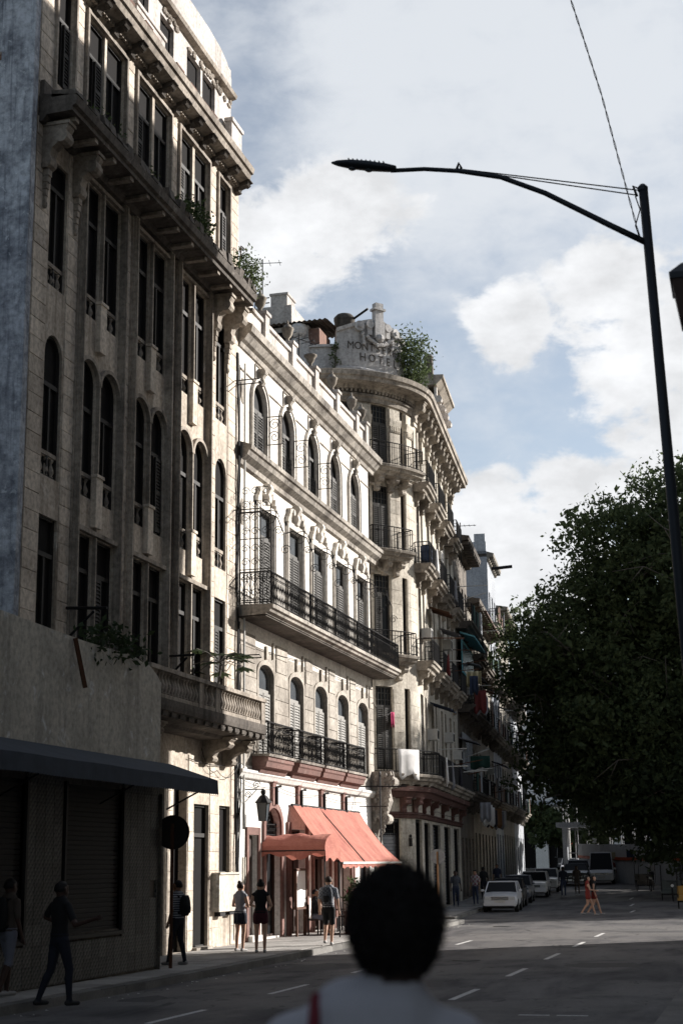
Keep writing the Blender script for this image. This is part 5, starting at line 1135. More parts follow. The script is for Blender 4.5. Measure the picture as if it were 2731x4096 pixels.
def tree(name, label, base, trunk_h, blobs, nleaf, size, mat='leaf', clump=.9, group=None, limbs=True, knots=5):
    base = np.array(base, float); t = thing(name, label, 'tree', tuple(base), group)
    mb = MB(); top = base+np.array([0, 0, trunk_h]); pts = [base+np.array([.1*math.sin(i), .1*math.cos(i*2), trunk_h*i/5]) for i in range(6)]
    r0 = .09*trunk_h**.7+.25; mb.tube(pts, [r0*(1.25 if i == 0 else 1-.07*i) for i in range(6)], 9)
    cs = []
    tot = sum(b[3]*b[4]*b[5] for b in blobs)
    blobs = list(blobs)
    for b in list(blobs):        # knots of twigs that break the outline
        for k in range(knots):
            d = rng.normal(size=3); d /= np.linalg.norm(d); q = rng.uniform(.9, 2.5)
            blobs.append((b[0]+d[0]*b[3]*1.08, b[1]+d[1]*b[4]*.9, max(b[2]+d[2]*b[5]*1.08, base[2]+2.6), q, q, q*.7))
    for x, y, z, rx, ry, rz in blobs:
        c = np.array([x, y, z]); mid = (top+c)/2+np.array([random.uniform(-.8, .8), random.uniform(-.8, .8), -.4])
        if limbs and rx > 2.2:
            mb.tube([top-np.array([0, 0, .6]), mid, c], [r0*.5, r0*.32, r0*.12], 6)
            for k in range(5):
                e = c+np.array([rx, ry, rz])*rng.normal(size=3)*.45; mb.tube([mid*.3+c*.7, (c+e)/2+rng.normal(size=3)*.4, e], [r0*.16, r0*.09, r0*.03], 5)
            for k in range(2 if rx > 3.5 else 0):      # limbs that surface on the outside of the crown
                a = rng.uniform(0, 6.28); e = c+np.array([rx*math.cos(a)*.75, -ry*rng.uniform(.6, .85), rz*math.sin(a)*.7]); q = c+np.array([rx*math.cos(a)*.2, -ry*.6, rz*math.sin(a)*.2-.5])
                m_ = (q+e)/2+np.array([0, -.5, .5]); mb.tube([c, q, m_, e], [r0*.12, r0*.09, r0*.05, r0*.02], 5)
                f_ = m_+rng.normal(size=3)*np.array([1.2, .2, .9]); mb.tube([m_, f_], [r0*.06, r0*.02], 4)
        k = int(nleaf*rx*ry*rz/tot/28)+1
        d = rng.normal(size=(k, 3)); d /= np.linalg.norm(d, axis=1)[:, None]; rr = rng.uniform(.35, 1.06, (k, 1))**.6; p = c+d*rr*np.array([rx, ry, rz])
        p = p[rng.random(k) > .2]
        cl = np.repeat(p, 28, 0)+rng.normal(size=(len(p)*28, 3))*clump*np.array([.5, .5, .42])*np.repeat(rng.uniform(.5, 1.25, (len(p), 1)), 28, 0)
        cs.append(cl)
    part(mb, 'trunk', M['bark'], t, True)
    inner = []
    for x, y, z, rx, ry, rz in blobs:
        k = int(nleaf*.2*rx*ry*rz/tot)+1; d = rng.normal(size=(k, 3)); d /= np.linalg.norm(d, axis=1)[:, None]; inner.append(np.array([x, y, z])+d*rng.uniform(0, .8, (k, 1))**.5*np.array([rx, ry, rz]))
    vv = np.concatenate([leaves(np.concatenate(cs), size), leaves(np.concatenate(inner), size*1.9)])
    o = link('crown', leafmesh('crown', vv, mat), t)
    return t
tree('ficus_tree', 'huge dark ficus tree, its crown filling the right side over the street', (2.6, 96, .3), 6,
     [(-8.5, 92, 14, 5.4, 6, 6.0), (-10.6, 93, 11.5, 4.0, 5, 4.6), (-2.5, 92, 18.5, 6.4, 7, 6.0), (4, 94, 21.5, 7.5, 7, 7.4), (-2.2, 92, 22.8, 5.2, 4.5, 4.4), (-5, 90, 9, 7.0, 6, 5.2), (4, 90, 11, 8, 7, 6.5), (-9.4, 92, 9.4, 3.8, 5, 3.6), (12, 98, 16, 7, 7, 9), (-6.5, 91, 19.0, 4.0, 4, 3.6), (-12.4, 94, 14.6, 2.4, 3, 2.0), (-4.5, 91, 5.6, 5.0, 5, 2.6)], 190000, .155, 'leaf', .85, knots=7)
tree('ficus_tree', 'second ficus whose low dark branches hang behind the lamp post', (8, 88, .2), 5,
     [(1.5, 87, 7.5, 6.5, 5, 4.8), (9, 87, 9, 7, 6, 6), (8, 90, 15, 7, 6, 6), (-3.2, 88, 6.2, 4.8, 4.5, 3.2)], 80000, .18, 'leafdark', .95)
tree('ficus_tree', 'third ficus behind the other two, shading the row of houses', (3, 112, .6), 6, [(-3, 110, 14, 6.5, 7, 8), (5, 112, 16, 8, 8, 7), (10, 106, 13, 7, 7, 8), (-3, 123, 15, 7, 8, 8.5), (-4, 137, 16, 7, 8, 9), (6, 130, 15, 8, 10, 8)], 40000, .42, 'leafdark', 1.2, knots=2)
tree('ficus_tree', 'park tree on the corner beyond the side street, outside the right edge', (13, 85, .2), 4, [(12.5, 84, 8.5, 6, 6, 4.6), (17, 88, 10, 6, 6, 5)], 18000, .32, 'leafdark', 1.1, knots=2)
tree('street_tree', 'dark tree over the roadway farther down the street', (-8, 128, .9), 4.5, [(-10.5, 126, 8.5, 4.2, 4, 3.6), (-6, 128, 9, 5, 5, 4.5), (-13.5, 130, 7.0, 2.6, 3, 2.2), (-1, 126, 8, 5, 5, 4)], 14000, .22, 'leafdark', .8)
tree('street_tree', 'lighter green tree in front of the far arcaded building', (-16, 158, 1.3), 3.5, [(-16, 158, 6.5, 3.4, 3, 2.6), (-20, 160, 5.6, 2.6, 3, 2)], 6000, .24, 'leafbush', .7)
def palm(base, h):
    t = thing('palm_tree', 'pale palm tree in front of the far arcaded building', 'tree', tuple(base)); b = np.array(base, float)
    part(MB().tube([b, b+np.array([.1, 0, h*.5]), b+np.array([0, 0, h])], [.3, .24, .2], 8), 'trunk', M['bark'], t, True)
    mb = MB()
    for i in range(16):
        a = 2*math.pi*i/16+random.random()*.3; e = random.uniform(-.2, .9); pr = None
        for j in range(9):
            s = j/8; p = b+np.array([0, 0, h])+np.array([math.cos(a), math.sin(a), 0])*s*2.3*math.cos(e*.6)+Z*(s*1.6*e-1.9*s*s); w = .38*math.sin(math.pi*min(1, s+.12))*np.array([-math.sin(a), math.cos(a), 0])
            if pr is not None: mb.quad(pr[0], p, p+w-.12*Z, pr[0]+pr[1]-.12*Z); mb.quad(pr[0], p, p-w-.12*Z, pr[0]-pr[1]-.12*Z)
            pr = (p, w)
    part(mb, 'crown', M['leafbush'], t)
palm((-19.0, 163, 1.5), 8.5)
def bush(name, label, c, r, n, size, mat='leafbush', group='plants growing on the buildings', stems=6, cat='plant'):
    c = np.array(c, float); r = np.array(r, float); t = thing(name, label, cat, tuple(c-np.array([0, 0, r[2]])), group)
    mb = MB(); k = max(6, n//14); d = rng.normal(size=(k, 3)); d /= np.linalg.norm(d, axis=1)[:, None]; p = c+d*rng.uniform(.3, 1.1, (k, 1))**.6*r
    for i in range(min(k, stems)): mb.tube([c-np.array([0, 0, r[2]]), (c+p[i])/2+rng.normal(size=3)*.05, p[i]], [.02, .015, .006], 4)
    part(mb, 'stems', M['bark'], t); v = np.repeat(p, 14, 0)+rng.normal(size=(k*14, 3))*r.mean()*.22
    link('foliage', leafmesh('foliage', leaves(v, size), mat), t); return t
bush('rooftop_fig', 'leafy fig sapling growing out of the hotel sign parapet', FH.p(th(13), 25.0, .1), (.95, .95, 1.35), 3600, .085, 'leaf', stems=14)
bush('rooftop_fig', 'dry root tangle hanging below the fig at the hotel cornice', FH.p(th(2), 24.0, .3), (.4, .5, .8), 160, .08, 'leafdark', stems=10)
bush('cornice_shrub', 'bright green shrub on the lower cornice of the derelict block', FA.p(34.9, 18.95, .45), (.35, 1.0, .42), 1500, .07)
bush('cornice_shrub', 'large bristly shrub at the far end of the lower cornice', FA.p(39.0, 19.0, .5), (.5, .55, .75), 1700, .055, stems=20)
bush('cornice_shrub', 'thin weeds on the lower cornice under the second window', FA.p(29.6, 19.0, .3), (.2, .9, .4), 200, .06, stems=12)
bush('cornice_shrub', 'few weeds on the lower cornice near its middle', FA.p(32.3, 18.9, .3), (.2, .6, .35), 150, .06, stems=12)
bush('wall_weeds', 'dark weeds along the top of the cream shop wall', FX.p(27.6, 6.5, -.1), (.2, 1.5, .3), 420, .09, 'leafdark', stems=12)
bush('parapet_weeds', 'ivy tuft at the left edge of the hotel sign', FH.p(th(73), 24.4, .1), (.16, .16, .7), 160, .07)
bush('parapet_weeds', 'weed tuft at the foot of the corner house parapet', FB.p(40.6, 18.5, -.1), (.15, .2, .2), 60, .05)
def papaya():
    b = FA.p(36.9, 6.0, .6); t = thing('papaya_plant', 'young papaya plant with big lobed leaves on the stone balcony', 'plant', tuple(b))
    part(MB().lathe(b, [(.14, 0), (.18, .3), (.2, .32)], 10), 'pot', M['rust'], t); mb = MB(); lf = MB(); b = np.array(b)
    mb.tube([b, b+Z*.9, b+Z*1.45+np.array([.05, .1, 0])], [.05, .04, .03], 6); top = b+Z*1.4
    for i in range(13):
        a = i*2.4; e = .15+.4*math.sin(i*1.9); L = .55+.25*random.random(); p = top+np.array([math.cos(a)*L, math.sin(a)*L, e*.7]); mb.tube([top, (top+p)/2+Z*.08, p], .012, 4)
        for k in range(7):
            q = a+(k-3)*.55; l = .42*(1-.08*abs(k-3)); s = q+math.pi/2; dx = np.array([math.cos(q), math.sin(q), -.35]); sx = np.array([math.cos(s), math.sin(s), 0])*.085
            lf.add([p, p+dx*l*.55+sx, p+dx*l, p+dx*l*.55-sx], [(0,1,2,3)])
    part(mb, 'stem', M['bark'], t); part(lf, 'leaves', M['leafdark'], t)
papaya()
# ------------------------------------------------------------------ street lamp with its long arm
lampt = thing('street_lamp', 'tall dark lamp post on the right with long curved arm reaching over the road', 'street lamp', (-.62, 18, zg(18)+.12))
part(MB().tube([(-.60, 18, zg(18)+.1), (-.66, 18, 3.0), (-.74, 18, 5.4), (-.88, 18, 10.5)], [.075, .070, .066, .058], 14), 'post', M['post'], lampt, True)
part(MB().lathe((-.60, 18, zg(18)+.1), [(.2, 0), (.2, .05), (.1, .1), (.09, .5)], 12), 'base_plate', M['post'], lampt)
part(MB().lathe((-.885, 18, 10.48), [(.064, 0), (.066, .05), (.03, .09)], 10), 'cap', M['post'], lampt)
ap = [(-.87, 9.77), (-1.32, 10.07), (-1.58, 10.25), (-2.12, 10.62), (-2.68, 10.92), (-3.25, 11.09), (-3.7, 11.18), (-4.15, 11.22)]
part(MB().tube([(x, 18, z) for x, z in ap], [.042, .04, .038, .036, .034, .032, .03, .03], 8), 'arm', M['post'], lampt, True)
hd = MB(); secs = [(-4.08, .05, .045), (-4.2, .085, .06), (-4.45, .1, .075), (-4.7, .095, .07), (-4.88, .06, .045), (-4.97, .02, .015)]; vs = []
for x, w, h in secs:
    zc = 11.24+(-4.1-x)*.24
    for k in range(10): a = 2*math.pi*k/10; vs.append((x, 18+w*math.cos(a), zc+h*math.sin(a)*(1 if math.sin(a) > 0 else .8)))
hd.add(vs, [(i*10+k, i*10+(k+1) % 10, i*10+10+(k+1) % 10, i*10+10+k) for i in range(5) for k in range(10)]+[tuple(range(9, -1, -1)), tuple(50+k for k in range(10))])
for i in range(9): x = -4.25-.06*i; hd.wbox(x, x+.012, 17.95, 18.05, 11.28+(-4.1-x)*.24, 11.315+(-4.1-x)*.24)
hp_ = part(hd, 'lamp_head', M['post'], lampt, True)
for x in (-4.45, -4.68): part(MB().ell((x, 18, 11.24+(-4.1-x)*.24-.05), (.06, .05, .03), 8, 5), 'lens', M['paleglass'], hp_)
part(MB().tube([(-3.25, 18, 11.12), (-.95, 18, 10.5)], .009, 4), 'stay_wire', M['iron'], lampt); part(MB().tube([(-2.7, 18, 10.95), (-.95, 18, 10.43)], .009, 4), 'stay_wire', M['iron'], lampt)
part(MB().tube([(-3.27, 18, 11.1), (-3.23, 18, 11.2), (-3.2, 18, 11.12)], .02, 5).tube([(-.9, 18, 10.5), (-1.0, 18, 10.56), (-.96, 18, 10.42)], .02, 5), 'clamp', M['iron'], lampt)
mb = MB(); pts0 = [np.array(p) for p in ((-2.9, 17.2, 18.5), (-1.66, 18, 13.32), (-1.52, 18, 12.72), (-1.33, 18, 11.88), (-1.08, 17.97, 10.5), (-.97, 17.95, 9.9), (-.93, 17.95, 9.75))]
P2 = []
for a, b in zip(pts0[:-1], pts0[1:]):
    n = max(2, int(np.linalg.norm(b-a)/.05))
    for i in range(n): P2.append(a+(b-a)*i/n)
for ph in (0, math.pi): mb.tube([p+np.array([.008*math.cos(i*.75+ph), .008*math.sin(i*.75+ph), 0]) for i, p in enumerate(P2)], .006, 4)
tag(mb.build('power_cable', M['iron']), 'twisted black power cable dropping from the sky to the lamp post', 'cable')
part(MB().tube([(-.98, 17.95, 10.4), (-.93, 17.93, 10.2), (-1.0, 17.95, 10.0), (-.95, 17.95, 9.8)], .008, 4), 'loose_wire', M['iron'], lampt)
# old lantern on a post, mostly outside the right edge
ln = thing('post_lantern', 'dark tapered street lantern cut off by the right picture edge', 'street lamp', (-.17, 12, zg(12)+.12))
part(MB().tube([(-.17, 12, zg(12)+.1), (-.17, 12, 6.4)], [.07, .045], 10), 'post', M['post'], ln)
part(MB().lathe((-.17, 12, 6.42), [(.14, 0), (.16, .03), (.2, .06)], 4, ph=math.pi/4), 'lantern_base', M['post'], ln)
part(MB().lathe((-.17, 12, 6.5), [(.255, 0), (.32, .33)], 4, ph=math.pi/4), 'lantern_glass', M['wooddark'], ln)
part(MB().lathe((-.17, 12, 6.82), [(.34, 0), (.345, .05), (.2, .16), (.04, .22)], 4, ph=math.pi/4), 'lantern_roof', M['post'], ln)
# wall lantern of the corner house
wl = thing('wall_lantern', 'old glazed lantern hanging from an iron scroll bracket beside the restaurant door', 'lantern', tuple(FB.p(40.6, 3.4, .5)))
g = MB().tube([FB.p(40.6, 4.3, 0), FB.p(40.6, 4.3, .62)], .018, 5).tube([FB.p(40.6, 3.9, .0), FB.p(40.6, 4.28, .4)], .012, 4); scroll(g, lambda a, b: FB.p(40.6, 4.42+b, .4+a), .12); scroll(g, lambda a, b: FB.p(40.6, 4.15+b, .15+a), .1)
part(g, 'bracket', M['iron'], wl); part(MB().lathe(FB.p(40.6, 3.42, .6), [(.13, 0), (.2, .5)], 4, ph=math.pi/4), 'glass', M['paleglass'], wl)
part(MB().lathe(FB.p(40.6, 3.92, .6), [(.25, 0), (.25, .02), (.1, .2), (.05, .22), (.08, .28), (.08, .33), (.02, .38)], 8), 'cap', M['iron'], wl)
for k in range(4):
    a = math.pi/2*k+math.pi/4; p = np.array(FB.p(40.6, 3.42, .6)); part(MB().tube([p+np.array([.135*math.cos(a), .135*math.sin(a), 0]), p+np.array([.205*math.cos(a), .205*math.sin(a), .5])], .014, 4), 'edge', M['iron'], wl)
# round road signs seen from behind
def sign(loc, z, r, label, pm, yaw=0., dm='shutdark', h=None):
    t = thing('road_sign', label, 'sign', loc); x, y, z0 = loc
    part(MB().tube([(x, y, z0), (x, y, h or z+r*.6)], .04, 8), 'pole', M[pm], t)
    mb = MB(); c = np.array([x, y-.03, z]); n = 22; dv = np.array([math.cos(yaw), math.sin(yaw), 0]); nv = np.array([-math.sin(yaw), math.cos(yaw), 0])*.01
    ring = [c+r*(math.cos(2*math.pi*i/n)*dv+math.sin(2*math.pi*i/n)*Z) for i in range(n)]
    mb.add([p-nv+np.array([0, .07, 0]) for p in ring]+[p+nv+np.array([0, .07, 0]) for p in ring], [tuple(range(n-1, -1, -1)), tuple(range(n, 2*n))]+[(i, (i+1) % n, n+(i+1) % n, n+i) for i in range(n)])
    part(mb, 'disc', M[dm], t); return t
sign((-12.02, 30.3, zg(30)+.12), 2.92, .36, 'back of a round road sign on a rusty pole at the shop corner', 'rust', .12, 'shutdark', 3.1)
sign((-13.0, 62.2, .12), 2.5, .3, 'back of a grey round road sign on an orange pole before the hotel', 'clorange', .1, 'steel', 2.7)
# iron sign frame on the corner of the cream house
sf = thing('iron_sign_frame', 'black iron pole with cross bars bracketed to the corner of the cream house', 'bracket', tuple(FB.p(54.6, 3, .5)))
part(MB().tube([FB.p(53.6, 2.4, .75), FB.p(53.6, 5.3, .75)], .035, 6).ell(FB.p(53.6, 5.4, .75), (.05, .05, .12), 6, 5), 'pole', M['iron'], sf)
part(MB().tube([FB.p(53.2, 4.95, 0), FB.p(53.8, 4.95, 1.7)], .028, 5).tube([FB.p(53.5, 4.25, 0), FB.p(53.6, 4.25, 1.0)], .02, 5), 'cross_bar', M['iron'], sf)
# menu board, tables, chairs, planter
mbd = thing('menu_board', 'white menu board in a brown wooden frame between the canopies', 'menu board', tuple(FB.p(45.0, .15, .5)))
part(MB().box(FB, 44.0, 45.0, 1.0, 2.05, .46, .5).box(FB, 43.95, 44.03, .95, 2.1, .45, .53).box(FB, 44.97, 45.05, .95, 2.1, .45, .53).box(FB, 43.95, 45.05, 2.05, 2.12, .45, .53).box(FB, 43.9, 45.1, .93, 1.0, .44, .56), 'frame', M['wood'], mbd)
part(MB().box(FB, 44.03, 44.97, 1.0, 2.05, .5, .505), 'sheet', M['white'], mbd)
for u in (44.1, 44.9): part(MB().box(FB, u-.04, u+.04, .13, .95, .46, .52), 'leg', M['wood'], mbd)
def chair(loc, rz, label):
    t = thing('cafe_chair', label, 'chair', loc, 'chairs of the restaurant terrace'); x, y, z = loc; c, s = math.cos(rz), math.sin(rz)
    W_ = lambda a, b, h: (x+a*c-b*s, y+a*s+b*c, z+h)
    def bx(a0, a1, b0, b1, h0, h1): m = MB(); m.add([W_(a0,b0,h0), W_(a1,b0,h0), W_(a1,b1,h0), W_(a0,b1,h0), W_(a0,b0,h1), W_(a1,b0,h1), W_(a1,b1,h1), W_(a0,b1,h1)], [(0,3,2,1),(4,5,6,7),(0,1,5,4),(1,2,6,5),(2,3,7,6),(3,0,4,7)]); return m
    part(bx(-.2, .2, -.2, .2, .43, .47), 'seat', M['wooddark'], t); part(bx(-.2, .2, -.22, -.19, .62, .9), 'backrest', M['wooddark'], t)
    for a in (-.18, .18):
        for b in (-.2, .18): part(bx(a-.02, a+.02, b-.02, b+.02, 0, .43 if b > 0 else .9), 'leg', M['iron'], t)
def table(loc, label):
    t = thing('cafe_table', label, 'table', loc, 'tables of the restaurant terrace'); x, y, z = loc
    part(MB().wbox(x-.32, x+.32, y-.32, y+.32, z+.72, z+.75), 'tabletop', M['wooddark'], t); part(MB().tube([(x, y, z+.04), (x, y, z+.72)], .03, 6), 'leg', M['iron'], t); part(MB().wbox(x-.2, x+.2, y-.2, y+.2, z, z+.04), 'foot', M['iron'], t)
zp = .15
chair((-13.35, 45.3, zp), R_(-60), 'dark cafe chair with a seated man, under the red awning'); table((-12.85, 45.6, zp), 'small dark cafe table beside the seated man'); table((-12.7, 48.3, zp), 'small dark cafe table behind the planter')
chair((-13.1, 48.2, zp), R_(-90), 'dark cafe chair of the guest with the pink headscarf'); chair((-13.3, 47.0, zp), R_(-90), 'empty dark cafe chair under the awning')
pl = thing('planter', 'red-brown planter box with bushy green plants at the terrace edge', 'planter', (-12.1, 46.0, zp))
part(MB().wbox(-12.45, -11.85, 45.6, 46.6, zp, zp+.62).wbox(-12.5, -11.8, 45.55, 46.65, zp+.62, zp+.68), 'box', M['bred'], pl); part(MB().wbox(-12.4, -11.9, 45.65, 46.55, zp+.6, zp+.69), 'soil', M['wooddark'], pl)
bush('terrace_plant', 'bushy green plant in the planter on the restaurant terrace', (-12.15, 46.1, 1.25), (.28, .45, .5), 420, .09, 'leafbush', None, 10)
nt_ = part(MB().box(FB, 40.55, 40.78, 1.75, 2.45, .01, .03), 'notice', M['annex'], B)
# white construction fence with a red stripe, park side
simple('fencewhite', (.50,.51,.53), .7, noise=.4); simple('fencered', (.5,.12,.06), .7, noise=.3)
fpts = [(-15.2, 131.0), (-12.1, 118.5), (-8.2, 112.0), (-3.3, 106.0), (2.0, 101.0), (8, 97)]
fn = thing('site_fence', 'white corrugated construction fence with orange-red stripe on the right', 'fence', (-9, 114, .7))
for (x0, y0), (x1, y1) in zip(fpts[:-1], fpts[1:]):
    L_ = math.hypot(x1-x0, y1-y0); n = int(L_/.55); dx, dy = (x1-x0)/L_, (y1-y0)/L_; rz = math.atan2(dy, dx)
    for i in range(n):
        s = (i+.5)*L_/n; x, y = x0+dx*s, y0+dy*s; zb = zg(y)
        q = place('panel', ubox('fencewhite'), fn, (x, y+(.04 if i % 2 else 0), zb+1.4), rz, (L_/n-.02, .05, 2.8)); place('stripe', ubox('fencered'), fn, (x+.03*dy, y-.05-.0*dx, zb+1.75), rz, (L_/n, .06, .22))
part(MB().wbox(-11.2, -10.6, 116.2, 116.3, 2.4, 2.9), 'notice', M['clyellow'], fn); part(MB().wbox(-9.7, -9.2, 113.6, 113.7, 2.5, 3.0), 'notice', M['clblue'], fn)
scf = thing('scaffolding', 'grey steel scaffolding behind the construction fence', 'scaffolding', (-11, 135, 1)); mb = MB()
for i in range(14):
    x = -17+i*1.0
    for y in (136, 138): mb.tube([(x, y, 1), (x, y, 7.4+.6*math.sin(i*2.1))], .06, 5)
for z in (3, 5, 7): mb.tube([(-17, 136, z), (-4, 136, z)], .05, 5)
part(mb, 'tubes', M['steel'], scf); part(MB().wbox(-17.4, -13.5, 134, 139, 5.2, 5.6).wbox(-17, -16.6, 135, 136, 1, 5.2).wbox(-14.4, -14, 135, 136, 1, 5.2), 'canopy', M['cpale'], scf)
for x, y, h, lab in ((-17.0, 140, 9, 'tall pale pole before the far arcaded building'), (-4.6, 96, 9, 'thin dark pole in front of the park fence'), (-14.2, 138, 8, 'wooden pole beside the scaffolding')):
    tag(MB().tube([(x, y, zg(y)), (x, y, h)], .09, 6).build('utility_pole', M['offwhite' if 'pale' in lab else 'post']), lab, 'pole', 'poles down the street')

# wires strung along the fronts, pale rain pipe at the party line
def wire(pts, r, lab, sag=.12, mat='iron'):
    P_ = []
    for a, b in zip(pts[:-1], pts[1:]):
        a, b = np.array(a), np.array(b)
        for i in range(8): t = i/8; P_.append(a+(b-a)*t-Z*sag*4*t*(1-t))
    P_.append(np.array(pts[-1])); tag(MB().tube(P_, r, 4).build('wire', M[mat]), lab, 'cable', 'wires strung along the facades')
wire([FB.p(36.2, 4.9, .06), FB.p(40.1, 5.0, .1), FB.p(46, 4.75, .1), FB.p(55, 4.7, .1)], .012, 'black wire looping along the corner house above the keystones')
wire([FB.p(40.1, 4.6, .1), FB.p(43.5, 4.5, .1), FB.p(48, 4.45, .1), FB.p(54, 4.45, .12)], .009, 'thin wire drooping just above the red awning')
wire([FB.p(40.1, 8.5, .06), FB.p(47, 8.72, .06), FB.p(55.5, 8.7, .06)], .01, 'wire running under the long iron balcony')
wire([FB.p(55.3, 8.2, .1), FH.p(th(40), 8.6, .1)], .012, 'wire crossing the side street to the hotel corner', .3)
wire([FH.p(th(50), 4.8, .1), FH.p(th(20), 4.7, .1), FH.p(5, 4.6, .1), FH.p(15, 4.7, .1)], .012, 'wire along the hotel ground floor')
wire([FB.p(40.25, 3.6, .2), FB.p(40.3, 1.4, .15)], .014, 'cable hanging beside the red-framed door', .0)
wire([FA.p(37.0, 5.2, .1), FA.p(38.2, 4.7, .1), FA.p(39.9, 4.9, .1)], .01, 'slack wire under the stone balcony', .25)
tag(MB().tube([FB.p(40.32, z, .12) for z in (3.2, 6, 9, 13, 16.8)], .035, 7).build('rain_pipe', M['offwhite']), 'pale rain pipe running down between the two facades', 'pipe')
# ------------------------------------------------------------------ people
simple('skin', (.30,.165,.105), .6, noise=.15); simple('skinlight', (.50,.30,.21), .6, noise=.15); simple('skindark', (.055,.03,.022), .55, noise=.15)
simple('hair', (.008,.006,.006), .7, noise=.2, bumps=.6); simple('hairbrown', (.03,.018,.012), .7, bumps=.4)
simple('denim', (.04,.05,.085), .9); simple('jeandark', (.016,.018,.028), .9); simple('shirtblack', (.012,.012,.013), .9); simple('shirtgrey', (.26,.26,.28), .9); simple('shirtwhite', (.55,.54,.55), .9, noise=.2); simple('shirtfg', (.44,.435,.47), .9, noise=.12, nscale=30)
simple('maroon', (.055,.012,.02), .85); simple('redcloth', (.20,.03,.025), .85); simple('pinkcloth', (.5,.2,.27), .85); simple('shortgrey', (.16,.165,.2), .9); simple('shoe', (.3,.29,.28), .7); simple('shoedark', (.03,.028,.028), .7); simple('brownshirt', (.07,.055,.045), .9); simple('strap', (.16,.02,.03), .8)
def check_mat(name, a, b, s):
    m, nt, bs = mat_base(name); tc = nt.nodes.new('ShaderNodeTexCoord'); k = nt.nodes.new('ShaderNodeTexChecker'); k.inputs['Scale'].default_value = s; nt.links.new(tc.outputs['Object'], k.inputs[0])
    k.inputs[1].default_value = a+(1,); k.inputs[2].default_value = b+(1,); c = mixc(nt, rmp(nt, nz(nt, tc.outputs['Object'], 14, 3), .4, .6, 0, .6), k.outputs[0], tuple(x*.5 for x in a)); nt.links.new(c, bs.inputs['Base Color']); bs.inputs['Roughness'].default_value = .9
check_mat('plaid', (.42,.42,.44), (.07,.08,.11), 26); check_mat('camo', (.11,.12,.14), (.03,.035,.045), 19); check_mat('printshirt', (.5,.48,.48), (.25,.06,.09), 9)
def stripe_mat():
    m, nt, bs = mat_base('striped'); tc = nt.nodes.new('ShaderNodeTexCoord'); w = nt.nodes.new('ShaderNodeTexWave'); w.bands_direction = 'Z'; w.inputs['Scale'].default_value = 6.5; nt.links.new(tc.outputs['Object'], w.inputs[0])
    c = mixc(nt, rmp(nt, w.outputs['Fac'], .45, .55), (.03,.035,.05), (.36,.37,.40)); nt.links.new(c, bs.inputs['Base Color']); bs.inputs['Roughness'].default_value = .9
stripe_mat()
